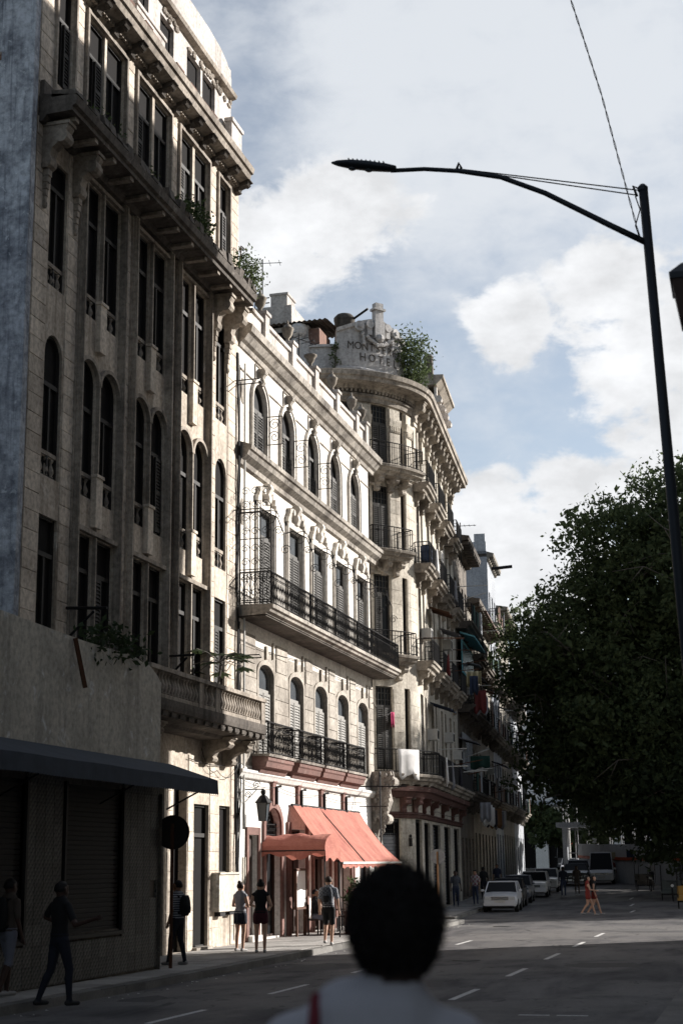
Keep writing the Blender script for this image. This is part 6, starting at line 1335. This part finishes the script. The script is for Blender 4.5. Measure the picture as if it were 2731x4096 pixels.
def person(label, loc, rz, h=1.7, arms=None, legs=None, mats=None, cover=None, hair='short', vox=.02, lean=0., seated=False, female=False, head_turn=0., group=None, hairmat='hair', skirt=None, wide=1.0, hx=0.):
    """one fused body; local x right, y forward. arms: ((elbow,wrist) left, right); legs: ((knee,ankle) left, right)
    mats: skin,top,bottom,shoe ; cover: sleeve (0 none..1 wrist), trouser (0..1 ankle)"""
    sk, tp, bt, shm = mats; sl, tr = cover; k = h/1.72; prim = []
    hipz = .93 if not seated else .55; dz = hipz-.93
    sw = (.165 if female else .19)*wide
    def P(x, y, z): return np.array([x, y+lean*(z-.9) if z > .9 else y, z+dz])*k
    def cap(tag_, a, b, ra, rb): prim.append((tag_, np.array(a), np.array(b), ra*k, rb*k))
    # torso as overlapping ellipses
    rings = [(.90, .15, .105), (.98, .165 if female else .155, .115), (1.10, .125 if female else .14, .095), (1.22, .15, .11), (1.33, .165*wide, .11), (1.41, .15*wide, .09)]
    for i, (z, rx, ry) in enumerate(rings):
        t_ = 1 if z > .97 else 2
        for s in np.linspace(-1, 1, 4): c = P(s*(rx-ry)*1.0, 0, z); cap(t_, c, c+np.array([0, 0, .02*k]), ry, ry*.98)
    for (z0, rx0, ry0), (z1, rx1, ry1) in zip(rings[:-1], rings[1:]):
        for s in (-1, -.33, .33, 1): cap(1 if z1 > 1.0 else 2, P(s*(rx0-ry0), 0, z0), P(s*(rx1-ry1), 0, z1), ry0, ry1)
    cap(0, P(hx*.4, -.01, 1.42), P(hx, .012, 1.52), .058, .054)
    hc = P(hx, .02, 1.60)
    for q, r in ((-.012, .085), (.03, .088), (-.045, .07)): c = hc+np.array([0, -.015, q])*k; cap(0, c, c+np.array([0, .03, 0])*k, r, r*.95)
    cap(0, hc+np.array([0, .06, -.07])*k, hc+np.array([0, .04, -.085])*k, .045, .05)       # jaw
    ct, st = math.cos(head_turn), math.sin(head_turn)
    cap(0, hc+np.array([0, .09, .0])*k, hc+np.array([0, .108, -.03])*k, .012, .019)         # nose
    for s in (-1, 1): cap(0, hc+np.array([s*.085, -.005, -.02])*k, hc+np.array([s*.092, -.012, .025])*k, .014, .018)
    da = ((np.array([-sw-.05, -.02, 1.12]), np.array([-sw-.06, .06, .88])), (np.array([sw+.05, -.02, 1.12]), np.array([sw+.06, .06, .88])))
    arms = arms or (None, None); hands = []
    for s, a, d in ((-1, arms[0], da[0]), (1, arms[1], da[1])):
        e, w = a if a else d; sh_ = P(s*sw, 0, 1.385); e = P(*e); w = P(*w)
        cap(1, P(s*sw*.6, 0, 1.40), sh_, .065, .06)
        def seg(p, q, r0, r1, f0, f1):
            if sl >= f1: cap(1, p, q, r0*1.15, r1*1.2)
            elif sl <= f0: cap(0, p, q, r0, r1)
            else: m = p+(q-p)*(sl-f0)/(f1-f0); rm = r0+(r1-r0)*(sl-f0)/(f1-f0); cap(1, p, m, r0*1.15, rm*1.25); cap(0, m, q, rm, r1)
        seg(sh_, e, .052, .041, 0, .5); seg(e, w, .040, .028, .5, 1.)
        dv = (w-e)/np.linalg.norm(w-e); hp0 = w+dv*.05*k; cap(0, w, hp0, .03, .034); hands.append((w, dv, s))
    dl = ((np.array([-.1, .02, .5]), np.array([-.1, -.02, .08])), (np.array([.1, .02, .5]), np.array([.1, -.02, .08])))
    legs = legs or (None, None)
    for s, l, d in ((-1, legs[0], dl[0]), (1, legs[1], dl[1])):
        kn, an = l if l else d; hp1 = P(s*.085, 0, .90); kn = np.array(kn)*k; an = np.array(an)*k
        f = 1.16 if female else 1.0
        def seg(p, q, r0, r1, f0, f1):
            if tr >= f1: cap(2, p, q, r0*1.08, r1*1.15)
            elif tr <= f0: cap(0, p, q, r0, r1)
            else: m = p+(q-p)*(tr-f0)/(f1-f0); rm = r0+(r1-r0)*(tr-f0)/(f1-f0); cap(2, p, m, r0*1.1, rm*1.28); cap(0, m, q, rm, r1)
        seg(hp1, kn, .088*f, .056, 0, .5); calf = kn+(an-kn)*.3+np.array([0, -.015*k, 0]); seg(kn, calf, .054, .055, .5, .65); seg(calf, an, .055, .036, .65, 1.)
        cap(3, an+np.array([0, -.04, -.035])*k, an+np.array([0, .15, -.045])*k, .042, .036)
    if skirt:
        for q in np.linspace(0, 2*math.pi, 10)[:-1]: cap(2, P(.1*math.cos(q), .06*math.sin(q), .95), P(.15*math.cos(q), .11*math.sin(q), .95-skirt), .06, .05)
    mb = MB()
    for tg, a, b, ra, rb in prim:
        if np.linalg.norm(b-a) < 1e-4: b = a+np.array([0, 0, .004])
        d = (b-a)/np.linalg.norm(b-a); q = [a-d*ra*.98, a-d*ra*.75, a-d*ra*.35, a, b, b+d*rb*.35, b+d*rb*.75, b+d*rb*.98]
        mb.tube(q, [ra*.15, ra*.66, ra*.94, ra, rb, rb*.94, rb*.66, rb*.15], 10)
    tmp = link('tmp', mb.mesh('tmp', None)); rm = tmp.modifiers.new('r', 'REMESH'); rm.mode = 'VOXEL'; rm.voxel_size = vox*k; sm = tmp.modifiers.new('s', 'SMOOTH'); sm.factor = .5; sm.iterations = 4
    dg = bpy.context.evaluated_depsgraph_get(); me = bpy.data.meshes.new_from_object(tmp.evaluated_get(dg)); bpy.data.objects.remove(tmp)
    nf = len(me.polygons); cen = np.empty(nf*3, 'f4'); me.polygons.foreach_get('center', cen); cen = cen.reshape(-1, 3).astype(float); best = np.full(nf, 1e9); idx = np.zeros(nf, 'i4')
    for tg, a, b, ra, rb in prim:
        d = b-a; t = np.clip(((cen-a)@d)/(d@d+1e-9), 0, 1); ds = np.linalg.norm(cen-(a+t[:, None]*d), axis=1)-(ra+(rb-ra)*t); u_ = ds < best; best[u_] = ds[u_]; idx[u_] = tg
    me.materials.clear()
    for m_ in (sk, tp, bt, shm): me.materials.append(M[m_])
    me.polygons.foreach_set('material_index', idx); me.polygons.foreach_set('use_smooth', [True]*nf); me.update(); me.name = 'person'
    o = bpy.data.objects.new('person', me); C.objects.link(o); o.location = loc; o.rotation_euler = (0, 0, rz); tag(o, label, 'person', group); WM[o.name] = Matrix.Translation(loc) @ Matrix.Rotation(rz, 4, 'Z')
    Wm = WM[o.name]
    def child(mb_, name, mat, smooth=True):
        q = bpy.data.objects.new(name, mb_.mesh(name, M[mat], smooth)); C.objects.link(q); q.parent = o; return q
    for w, dv, s in hands:
        f = MB(); x = np.cross(dv, np.array([0, 1., 0])); x = x/np.linalg.norm(x) if np.linalg.norm(x) > .1 else np.array([1., 0, 0]); y = np.cross(dv, x); base = w+dv*.075*k
        for i, L_ in enumerate((.055, .065, .062, .048)):
            p = base+x*(-.027+.018*i)*k; f.tube([p-dv*.02*k, p+dv*L_*.55*k, p+dv*L_*.95*k-y*.018*k*s], [.009*k, .0085*k, .007*k], 5)
        p = w+dv*.03*k; f.tube([p, p+dv*.03*k+y*.035*k, p+dv*.065*k+y*.04*k], [.011*k, .010*k, .008*k], 5); child(f, 'fingers', sk)
    hm = MB(); rr = np.random.default_rng(int(abs(loc[0]*100))+3)
    n, mm = 18, 12; vs = []
    for i in range(mm+1):
        for j in range(n):
            a = math.pi*i/mm; b = 2*math.pi*j/n; x, y, z = math.sin(a)*math.cos(b), math.sin(a)*math.sin(b), math.cos(a)
            front = y > .25 and z < .45; R0 = (.098, .108, .112) if hair != 'afro' else (.103, .116, .127)
            f = .86 if front else 1.; low = -.35 if hair != 'long' else -1.
            if z < low and not front and hair != 'afro': f *= .82
            if hair == 'afro' and z < 0: f *= 1+.30*z; z *= 1.28
            jit = 1+rr.normal()*(.025 if hair != 'afro' else .008); vs.append(hc/1+np.array([x*R0[0]*f*jit, -.012+y*R0[1]*f*jit*(.8 if front else 1), .018+z*R0[2]*f*jit])*k)
    hm.add(vs, [(i*n+j, i*n+(j+1) % n, (i+1)*n+(j+1) % n, (i+1)*n+j) for i in range(mm) for j in range(n)])
    if hair == 'bun': hm.ell(hc+np.array([0, -.06, .12])*k, (.05*k, .05*k, .05*k), 8, 6)
    if hair == 'long': hm.tube([hc+np.array([0, -.06, .03])*k, hc+np.array([0, -.1, -.12])*k, hc+np.array([0, -.1, -.32])*k], [.08*k, .085*k, .05*k], 9)
    child(hm, 'hair' if hair != 'scarf' else 'headscarf', hairmat)
    if hair == 'afro':
        dd_ = rr.normal(size=(14000, 3)); dd_ /= np.linalg.norm(dd_, axis=1)[:, None]; dz_ = dd_[:, 2:3]; fz_ = np.where(dz_ < 0, 1+.30*dz_, 1.); pp_ = hc+np.array([0, -.012, .018])*k+np.concatenate([dd_[:, :2]*fz_, np.where(dz_ < 0, dz_*1.28*fz_, dz_)], 1)*np.array(R0)*k; keep = ~((pp_[:, 1] > hc[1]+.05) & (pp_[:, 2] < hc[2]+.06)); pp_ = pp_[keep]; nn = (pp_-hc)/np.linalg.norm(pp_-hc, axis=1)[:, None]
        pp_ = pp_+nn*rr.uniform(-.003, .004, (len(pp_), 1))+rr.normal(size=pp_.shape)*.006; cu = bpy.data.objects.new('curls', leafmesh('curls', leaves(pp_, .006), hairmat)); C.objects.link(cu); cu.parent = o
    o['_k'] = k; return o
def backpack(p, label, mat, w=.30, h=.44, z=1.02, d=.15, y0=-.11):
    k = p['_k']; mb = MB(); n = 14; vs = []
    for i in range(9):
        t = i/8; f = (math.sin(math.pi*(.08+.84*t)))**.35
        for j in range(n): a = 2*math.pi*j/n; c, s = math.cos(a), math.sin(a); vs.append((k*w/2*f*math.copysign(abs(c)**.6, c), k*(y0-d/2+d/2*f*math.copysign(abs(s)**.6, s)), k*(z+h*t)))
    mb.add(vs, [(i*n+j, i*n+(j+1) % n, (i+1)*n+(j+1) % n, (i+1)*n+j) for i in range(8) for j in range(n)]+[tuple(range(n-1, -1, -1)), tuple(8*n+j for j in range(n))])
    o = bpy.data.objects.new('backpack', mb.mesh('backpack', M[mat], True)); C.objects.link(o); o.location = p.location; o.rotation_euler = p.rotation_euler; tag(o, label, 'bag', 'bags worn by people')
    WM[o.name] = Matrix()
    q = MB().tube([(k*s_, k*(y0), k*(z+.05)) for s_ in (-.09,)]+[(-.11*k, .09*k, 1.2*k), (-.11*k, .04*k, 1.44*k), (-.1*k, y0*k, (z+h-.03)*k)], .018*k, 5).tube([(.09*k, y0*k, (z+.05)*k), (.11*k, .09*k, 1.2*k), (.11*k, .04*k, 1.44*k), (.1*k, y0*k, (z+h-.03)*k)], .018*k, 5)
    q.lathe((0, (y0-d)*k, (z+.06)*k), [(.08*k, 0), (.09*k, .1*k), (.07*k, .16*k)], 8, 1, .5)
    s = bpy.data.objects.new('strap', q.mesh('strap', M['shirtblack'])); C.objects.link(s); s.parent = o
    return o
A_ = np.array
ZP = .15
# 1 the head and back in the foreground
FGZ = zg(2.75)
fg = person('dark-haired person from behind in pale shirt, large and out of focus in the foreground', (-.865, 3.4, zg(3.4)), R_(14), 1.805, mats=('skindark', 'shirtfg', 'jeandark', 'shoedark'), cover=(.42, 1.), hair='afro', vox=.013, wide=.95, hairmat='hair', hx=.05)
kk = fg['_k']; sb = MB().tube([A_([-.13, -.115, 1.05])*kk, A_([-.13, -.128, 1.25])*kk, A_([-.125, -.105, 1.40])*kk, A_([-.12, -.03, 1.475])*kk, A_([-.12, .07, 1.43])*kk, A_([-.12, .11, 1.25])*kk], [.013]*6, 6)
ob = bpy.data.objects.new('bag_strap', sb.mesh('bag_strap', M['strap'])); C.objects.link(ob); ob.parent = fg
# 2,3 people in the deep shade by the shop
p = person('man from behind in shade with backpack, white collar and pale shorts, at the left edge', (-11.9, 22.9, zg(22.9)+ZP), R_(-25), 1.84, legs=((A_([-.1, .12, .5]), A_([-.1, .08, .08])), (A_([.1, -.05, .5]), A_([.11, -.22, .1]))), mats=('skindark', 'brownshirt', 'shortgrey', 'shoe'), cover=(.4, .52), vox=.016)
backpack(p, 'black backpack on the man at the left edge', 'shirtblack', .34, .5, .95)
person('person in black stepping off the kerb with one arm held out to the side', (-10.75, 22.4, zg(22.4)+.06), R_(-30), 1.88, arms=((A_([-.34, -.02, 1.22]), A_([-.26, .16, 1.12])), (A_([.42, -.03, 1.12]), A_([.68, .1, 1.2]))), legs=((A_([-.12, -.05, .5]), A_([-.2, -.2, .09])), (A_([.12, .1, .5]), A_([.14, .1, .08]))), mats=('skindark', 'shirtblack', 'jeandark', 'shoedark'), cover=(.35, 1.), vox=.016)
# 4 striped shirt behind the sign pole
p = person('person in striped shirt and dark tracksuit trousers half hidden by the rusty sign pole', (-12.3, 31.4, zg(31.4)+ZP), R_(75), 1.76, legs=((A_([-.1, .1, .5]), A_([-.1, .16, .08])), (A_([.1, 0, .5]), A_([.1, -.12, .08]))), mats=('skin', 'striped', 'jeandark', 'shoe'), cover=(.4, 1.), vox=.016)
backpack(p, 'dark backpack on the person in the striped shirt', 'shirtblack', .28, .42, 1.0)
# 5,6 the two women
person('woman in grey tank top and navy mini skirt reading a leaflet', (-12.68, 36.6, ZP), R_(-20), 1.66, arms=((A_([-.24, .0, 1.14]), A_([-.12, .22, 1.12])), (A_([.23, .04, 1.12]), A_([.1, .26, 1.16]))), mats=('skinlight', 'shirtgrey', 'jeandark', 'shoe'), cover=(.0, .18), hair='bun', vox=.015, female=True, skirt=.22, hairmat='hairbrown')
lf = MB(); lf.wbox(-12.52, -12.34, 36.86, 36.875, 1.25, 1.36); tag(lf.build('leaflet', M['white']), 'small white leaflet held by the woman in the grey tank top', 'paper')
person('woman in black tank top and dark red shorts standing with her back turned', (-11.95, 36.0, ZP), R_(12), 1.70, arms=((A_([-.25, -.02, 1.15]), A_([-.16, .2, 1.1])), (A_([.26, .0, 1.13]), A_([.2, .2, 1.05]))), mats=('skinlight', 'shirtblack', 'maroon', 'shoe'), cover=(.0, .16), hair='bun', vox=.015, female=True, hairmat='hair')
# 7 plaid shirt walker
p = person('man in plaid shirt and black shorts walking away past the canopy poles', (-11.25, 39.6, ZP), R_(4), 1.76, arms=(None, (A_([.25, -.05, 1.12]), A_([.27, .0, .86]))), legs=((A_([-.09, .1, .5]), A_([-.09, -.06, .12])), (A_([.09, .02, .5]), A_([.09, -.1, .08]))), mats=('skinlight', 'plaid', 'shirtblack', 'shoe'), cover=(.38, .42), vox=.015, hairmat='hairbrown')
backpack(p, 'camouflage patterned backpack on the man in the plaid shirt', 'camo')
# 8,9 guests
sit = ((A_([-.1, .38, .5]), A_([-.1, .4, .08])), (A_([.1, .38, .5]), A_([.1, .42, .08])))
person('bald seated man with hand at his chin under the red awning', (-13.3, 45.3, ZP), R_(-75), 1.72, arms=((A_([-.24, .1, 1.1]), A_([-.1, .3, 1.1])), (A_([.2, .2, 1.15]), A_([.05, .15, 1.42]))), legs=sit, mats=('skin', 'shirtblack', 'shortgrey', 'shoe'), cover=(.36, .45), vox=.018, seated=True)
person('seated guest with a pink headscarf behind the planter', (-13.0, 48.2, ZP), R_(-60), 1.66, legs=sit, mats=('skinlight', 'shirtwhite', 'denim', 'shoe'), cover=(.6, 1.), hair='scarf', vox=.02, seated=True, female=True, hairmat='pinkcloth')
# 10 girls crossing
walk = ((A_([-.08, .18, .5]), A_([-.08, .3, .09])), (A_([.08, -.02, .5]), A_([.08, -.3, .14])))
person('girl with long dark hair in red shorts crossing the road', (-7.35, 66.0, zg(66)), R_(-80), 1.64, arms=(None, (A_([.22, .1, 1.12]), A_([.2, .34, 1.08]))), legs=walk, mats=('skinlight', 'redcloth', 'redcloth', 'shoe'), cover=(0, .15), hair='long', vox=.02, female=True)
person('second girl in dark top walking on the far side of the girl in red shorts', (-7.15, 66.5, zg(66)), R_(-80), 1.64, legs=walk, mats=('skinlight', 'shirtblack', 'redcloth', 'shoe'), cover=(0, .15), hair='long', vox=.02, female=True)
# 11 passers-by round the parked cars
gw = 'passers-by among the parked cars'
for (x, y, rz, m, cv, lab) in [(-14.0, 76.0, 160, ('skin', 'printshirt', 'denim', 'shoe'), (.4, 1.), 'man in white printed shirt on the pavement beside the white car'), (-14.5, 73.5, 200, ('skindark', 'camo', 'denim', 'shoe'), (.4, 1.), 'man in patterned shirt leaning near the hotel pillars'),
        (-11.4, 90.0, 10, ('skindark', 'jeandark', 'denim', 'shoe'), (.9, 1.), 'man in dark jacket standing in the road by the open white car'), (-10.9, 92.5, 175, ('skindark', 'brownshirt', 'brownshirt', 'shoe'), (.9, 1.), 'man in brown shirt standing in the road next to the man in the dark jacket'),
        (-15.0, 84.0, 30, ('skindark', 'shirtblack', 'jeandark', 'shoe'), (.4, 1.), 'person in black on the far pavement behind the parked cars'), (-15.6, 92.0, 170, ('skin', 'denim', 'jeandark', 'shoe'), (.4, 1.), 'person in blue on the far pavement under the washing'),
        (-7.6, 108.0, 170, ('skindark', 'shirtwhite', 'jeandark', 'shoe'), (.4, 1.), 'man in pale shirt by the parked tricycles'), (-11.0, 116.0, 200, ('skin', 'redcloth', 'jeandark', 'shoe'), (.4, 1.), 'person in red shirt at the corner of the white fence')]:
    person(lab, (x, y, zg(y)+(ZP if x < xl(y) else 0)), R_(rz), 1.72, mats=m, cover=cv, vox=.03, group=gw)
# ------------------------------------------------------------------ vehicles
def paint(name, col, rough=.35): 
    m = simple(name, col, rough, 0., .5, noise=.12, nscale=2.); m.node_tree.nodes['Principled BSDF'].inputs['Coat Weight'].default_value = .3
paint('carwhite', (.62,.62,.64)); paint('carblack', (.012,.012,.014)); paint('cargrey', (.10,.105,.12)); paint('caryellow', (.34,.19,.03)); paint('carblue', (.22,.26,.32)); paint('cargreen', (.03,.04,.04))
simple('tyre', (.012,.012,.012), .9); simple('chrome', (.5,.5,.52), .25, .9); simple('lampglass', (.55,.55,.55), .15, spec=.6); simple('lampred', (.35,.02,.02), .3)
m = simple('redlight', (.8,.03,.03), .3, emit=(.45,.03,.025))
def vehicle(label, loc, rz, L, Wd, Ht, body, prof, cabin, cat='car', group='cars in the street', belt=None, roofmat=None, plate=True, boxy=.93, lampz=.62, round_lamp=False):
    """prof: [(y,ztop)] of the lower body from rear(-) to front(+); cabin: (rear_base, rear_top, front_top, front_base) y positions"""
    t = thing('car' if cat == 'car' else cat.replace(' ', '_'), label, cat, loc, group); Mx = Matrix.Translation(loc) @ Matrix.Rotation(rz, 4, 'Z')
    def put(mb, name, mat, par_=None, smooth=False):
        mb.v = [tuple(Mx @ Vector(v)) for v in mb.v]; return part(mb, name, M[mat], par_ or t, smooth)
    w = Wd/2; mb = MB(); vs = []; ns = len(prof)
    for i, (y, z) in enumerate(prof):
        e = .9 if i in (0, ns-1) else 1.; zb = .3 if i in (0, ns-1) else .24
        row = [(w*.86*e, zb), (w*.97*e, zb+.12), (w*e, .5), (w*.985*e, z*.86), (w*.93*e, z-.015), (w*.5*e, z+.012)]
        vs += [(x, y, q) for x, q in row]+[(-x, y, q) for x, q in reversed(row)]
    n = 12; mb.add(vs, [(i*n+j, i*n+(j+1) % n, (i+1)*n+(j+1) % n, (i+1)*n+j) for i in range(ns-1) for j in range(n)]+[tuple(range(n-1, -1, -1)), tuple((ns-1)*n+j for j in range(n))])
    bd_ = put(mb, 'body', body, None, False)
    zt = lambda y: float(np.interp(y, [p[0] for p in prof], [p[1] for p in prof])); rb_, rt, ft, fb_ = cabin; wt2 = w*boxy*.86; wb = w*.93
    q = [(wb, rb_, zt(rb_)-.02), (wb, fb_, zt(fb_)-.02), (wt2, ft, Ht-.04), (wt2, rt, Ht-.04)]
    mb = MB(); mb.add([(x, y, z) for x, y, z in q]+[(-x, y, z) for x, y, z in q]+[(wt2*.6, ft-.05, Ht), (-wt2*.6, ft-.05, Ht), (-wt2*.6, rt+.05, Ht), (wt2*.6, rt+.05, Ht)], [(8,9,10,11), (2,8,11,3), (6,7,10,9), (2,6,9,8), (3,11,10,7)])
    put(mb, 'roof', roofmat or body)
    mb = MB(); mb.add([(x*.995, y, z) for x, y, z in q]+[(-x*.995, y, z) for x, y, z in q], [(0,1,2,3), (4,7,6,5), (1,5,6,2), (0,3,7,4)]); put(mb, 'glass', 'glass')
    mb = MB()
    for s in (1, -1):
        Q = [A_((s*x, y, z)) for x, y, z in q]
        for a, b, r in ((0, 3, .035), (1, 2, .03), (2, 3, .03)): mb.tube([Q[a], Q[b]], r, 5)
        f = .5; mb.tube([Q[0]*(1-f)+Q[1]*f, Q[3]*(1-f)+Q[2]*f], .035, 5)
    mb.tube([A_((wt2, ft, Ht-.04)), A_((-wt2, ft, Ht-.04))], .03, 5); mb.tube([A_((wt2, rt, Ht-.04)), A_((-wt2, rt, Ht-.04))], .03, 5); put(mb, 'pillars', body)
    yf, yr = prof[-1][0], prof[0][0]
    for s in (1, -1):
        for y in (yr+L*.19, yf-L*.19):
            wh = put(MB().tube([(s*(w-.17), y, .3), (s*(w+.012), y, .3)], .3, 16), 'wheel', 'tyre'); put(MB().tube([(s*(w), y, .3), (s*(w+.02), y, .3)], .18, 12), 'rim', 'steel', wh)
        if round_lamp: put(MB().tube([(s*w*.72, yf-.06, lampz), (s*w*.72, yf+.03, lampz)], .1, 12), 'headlight', 'lampglass')
        else: put(MB().wbox(min(s*w*.52, s*w*.86), max(s*w*.52, s*w*.86), yf-.05, yf+.012, lampz-.07, lampz+.07), 'headlight', 'lampglass')
        put(MB().wbox(min(s*w*.62, s*w*.88), max(s*w*.62, s*w*.88), yr-.012, yr+.05, lampz, lampz+.14), 'tail_light', 'lampred'); put(MB().ell((s*(w+.08), fb_-.12, zt(fb_)+.08), (.09, .05, .06), 6, 4), 'mirror', body)
    g = put(MB().wbox(-w*.5, w*.5, yf-.03, yf+.008, lampz-.07, lampz+.07), 'grille', 'iron')
    for k in range(3): put(MB().wbox(-w*.5, w*.5, yf, yf+.014, lampz-.05+k*.04, lampz-.038+k*.04), 'grille_bar', 'chrome', g)
    put(MB().wbox(-w*.93, w*.93, yf-.06, yf+.07, .3, .43), 'bumper', body if not round_lamp else 'chrome'); put(MB().wbox(-w*.93, w*.93, yr-.07, yr+.06, .32, .45), 'bumper', body if not round_lamp else 'chrome')
    if plate: put(MB().wbox(-.25, .25, yf+.07, yf+.08, .44, .55), 'number_plate', 'offwhite')
    return t
hatch = [(-1.85, .82), (-1.75, .92), (-.6, .93), (.75, .90), (1.55, .80), (1.85, .72)]; saloon = [(-2.05, .84), (-1.9, .92), (-1.2, .95), (.8, .93), (1.8, .86), (2.05, .80)]
old = [(-2.4, .75), (-2.2, .95), (-1.3, 1.05), (.6, 1.05), (1.9, 1.0), (2.3, .86)]; vanp = [(-2.3, 1.0), (-2.2, 1.05), (1.5, 1.05), (2.05, 1.0), (2.3, .8)]
rd = math.pi+R_(5.1)
vehicle('small white hatchback parked first in line facing the camera', (-12.05, 72.4, zg(72)), rd, 3.7, 1.6, 1.38, 'carwhite', hatch, (-1.75, -1.3, .15, .85), lampz=.62)
vehicle('dark saloon parked behind the white hatchback', (-12.65, 78.0, zg(78)), rd, 4.1, 1.62, 1.42, 'carblack', saloon, (-1.4, -.85, .3, .95))
vehicle('boxy white-roofed saloon parked third in line', (-13.05, 83.5, zg(83)), rd, 4.1, 1.62, 1.44, 'cargrey', saloon, (-1.4, -.85, .3, .95), roofmat='carwhite')
vehicle('white estate car parked fourth in line beside the standing men', (-13.2, 91.0, zg(91)), rd, 4.1, 1.64, 1.46, 'carwhite', saloon, (-1.95, -1.6, .3, .95))
vehicle('white saloon parked farther down the kerb', (-13.6, 99.0, zg(99)), rd, 4.1, 1.64, 1.46, 'carwhite', saloon, (-1.4, -.85, .3, .95))
vehicle('black old-timer driving towards the camera in the far traffic', (-13.2, 112, zg(112)), rd, 4.8, 1.85, 1.5, 'carblack', old, (-1.6, -.95, .3, .85), round_lamp=True)
vehicle('big pale old american car behind the black old-timer', (-14.2, 122, zg(122)), rd, 4.8, 1.9, 1.62, 'carwhite', old, (-1.6, -.95, .3, .85), round_lamp=True)
vehicle('pale minibus with raised roof driving up the middle of the road', (-11.6, 114, zg(114)), rd, 4.7, 1.8, 2.25, 'carwhite', vanp, (-2.25, -2.1, 1.35, 1.95), cat='minibus', group=None, lampz=.72)
vehicle('white car in the far traffic left of the minibus', (-17.0, 140, zg(140)), rd, 4.1, 1.7, 1.5, 'carwhite', saloon, (-1.4, -.85, .3, .95))
vehicle('yellow car parked by the white fence on the right', (-9.2, 122, zg(122)), rd, 4.1, 1.64, 1.45, 'caryellow', saloon, (-1.4, -.85, .3, .95), lampz=.66)
vehicle('dark car parked left of the yellow car', (-10.6, 126, zg(126)), rd, 4.1, 1.66, 1.5, 'cargrey', saloon, (-1.4, -.85, .3, .95))
vehicle('far bus with red destination lights at the end of the street', (-20.0, 164, zg(164)), rd, 7, 2.5, 3.1, 'cargrey', [(-3.5, 1.2), (3.5, 1.2)], (-3.4, -3.35, 3.3, 3.45), cat='bus', group=None, plate=False)
rl = MB(); rl.wbox(-20.1, -19.2, 160.3, 160.36, zg(160)+2.6, zg(160)+2.8); tag(rl.build('destination_display', M['redlight']), 'lit red destination display on the front of the far bus', 'display')
def tricycle(label, loc, rz, col):
    t = thing('bicycle_taxi', label, 'tricycle', loc, 'tricycle taxis on the right'); Mx = Matrix.Translation(loc) @ Matrix.Rotation(rz, 4, 'Z')
    def put(mb, name, mat, par_=None): mb.v = [tuple(Mx @ Vector(v)) for v in mb.v]; return part(mb, name, M[mat], par_ or t)
    for x, y in ((-.5, -.6), (.5, -.6), (0, 1.1)):
        w = MB(); n = 18; w.tube([(x, y+.33*math.cos(2*math.pi*i/n), .33+.33*math.sin(2*math.pi*i/n)) for i in range(n+1)], .025, 5); o = put(w, 'wheel', 'tyre')
        s = MB()
        for i in range(6): a = math.pi*i/6; s.tube([(x, y-.32*math.cos(a), .33-.32*math.sin(a)), (x, y+.32*math.cos(a), .33+.32*math.sin(a))], .006, 3)
        put(s, 'spokes', 'steel', o)
    put(MB().tube([(0, 1.1, .33), (0, 1.0, .95), (0, .35, .8), (0, .3, .35), (0, -.5, .35)], .03, 5).tube([(-.5, -.6, .33), (.5, -.6, .33)], .03, 5).tube([(-.28, .95, 1.02), (0, 1.0, .98), (.28, .95, 1.02)], .02, 5), 'frame', 'iron')
    put(MB().wbox(-.52, .52, -.95, -.3, .5, .6).wbox(-.52, .52, -1.0, -.92, .6, 1.05), 'passenger_seat', col); put(MB().wbox(-.55, .55, -.98, -.2, .38, .5), 'body_panel', col); put(MB().ell((0, .35, .86), (.1, .14, .05), 8, 5), 'saddle', 'tyre')
    for x in (-.52, .52):
        for y in (-.98, .2): put(MB().tube([(x, y, .5), (x, y, 1.85)], .018, 5), 'canopy_post', 'iron')
    r = MB(); vs = []
    for i in range(7):
        for j in range(5): a = (i/6-.5)*2; vs.append((a*.6, -1.05+1.45*j/4, 1.95-.12*a*a))
    r.add(vs, [(i*5+j, (i+1)*5+j, (i+1)*5+j+1, i*5+j+1) for i in range(6) for j in range(4)]); put(r, 'canopy', 'cldark'); put(MB().tube([(0, 1.0, .8), (0, 1.12, .8)], .08, 10), 'headlight', 'lampglass')
tricycle('yellow tricycle taxi at the right picture edge', (-3.55, 74.5, zg(74)), rd, 'caryellow'); tricycle('dark tricycle taxi with a black canopy before the fence', (-7.3, 99.0, zg(99)), rd+.2, 'carblack'); tricycle('tricycle taxi parked left of the yellow one', (-4.9, 84, zg(84)), rd, 'cargreen')

vehicle('dark green car parked right of the yellow car by the fence', (-6.9, 117, zg(117)), rd, 4.1, 1.66, 1.48, 'cargreen', saloon, (-1.4, -.85, .3, .95))
vehicle('old dark car parked at the far right behind the tricycles', (-4.6, 104, zg(104)), rd, 4.8, 1.8, 1.55, 'cargrey', old, (-1.6, -.95, .3, .85), round_lamp=True)
vehicle('white taxi in the far queue right of the white car', (-15.6, 133, zg(133)), rd, 4.1, 1.66, 1.48, 'carwhite', saloon, (-1.4, -.85, .3, .95))
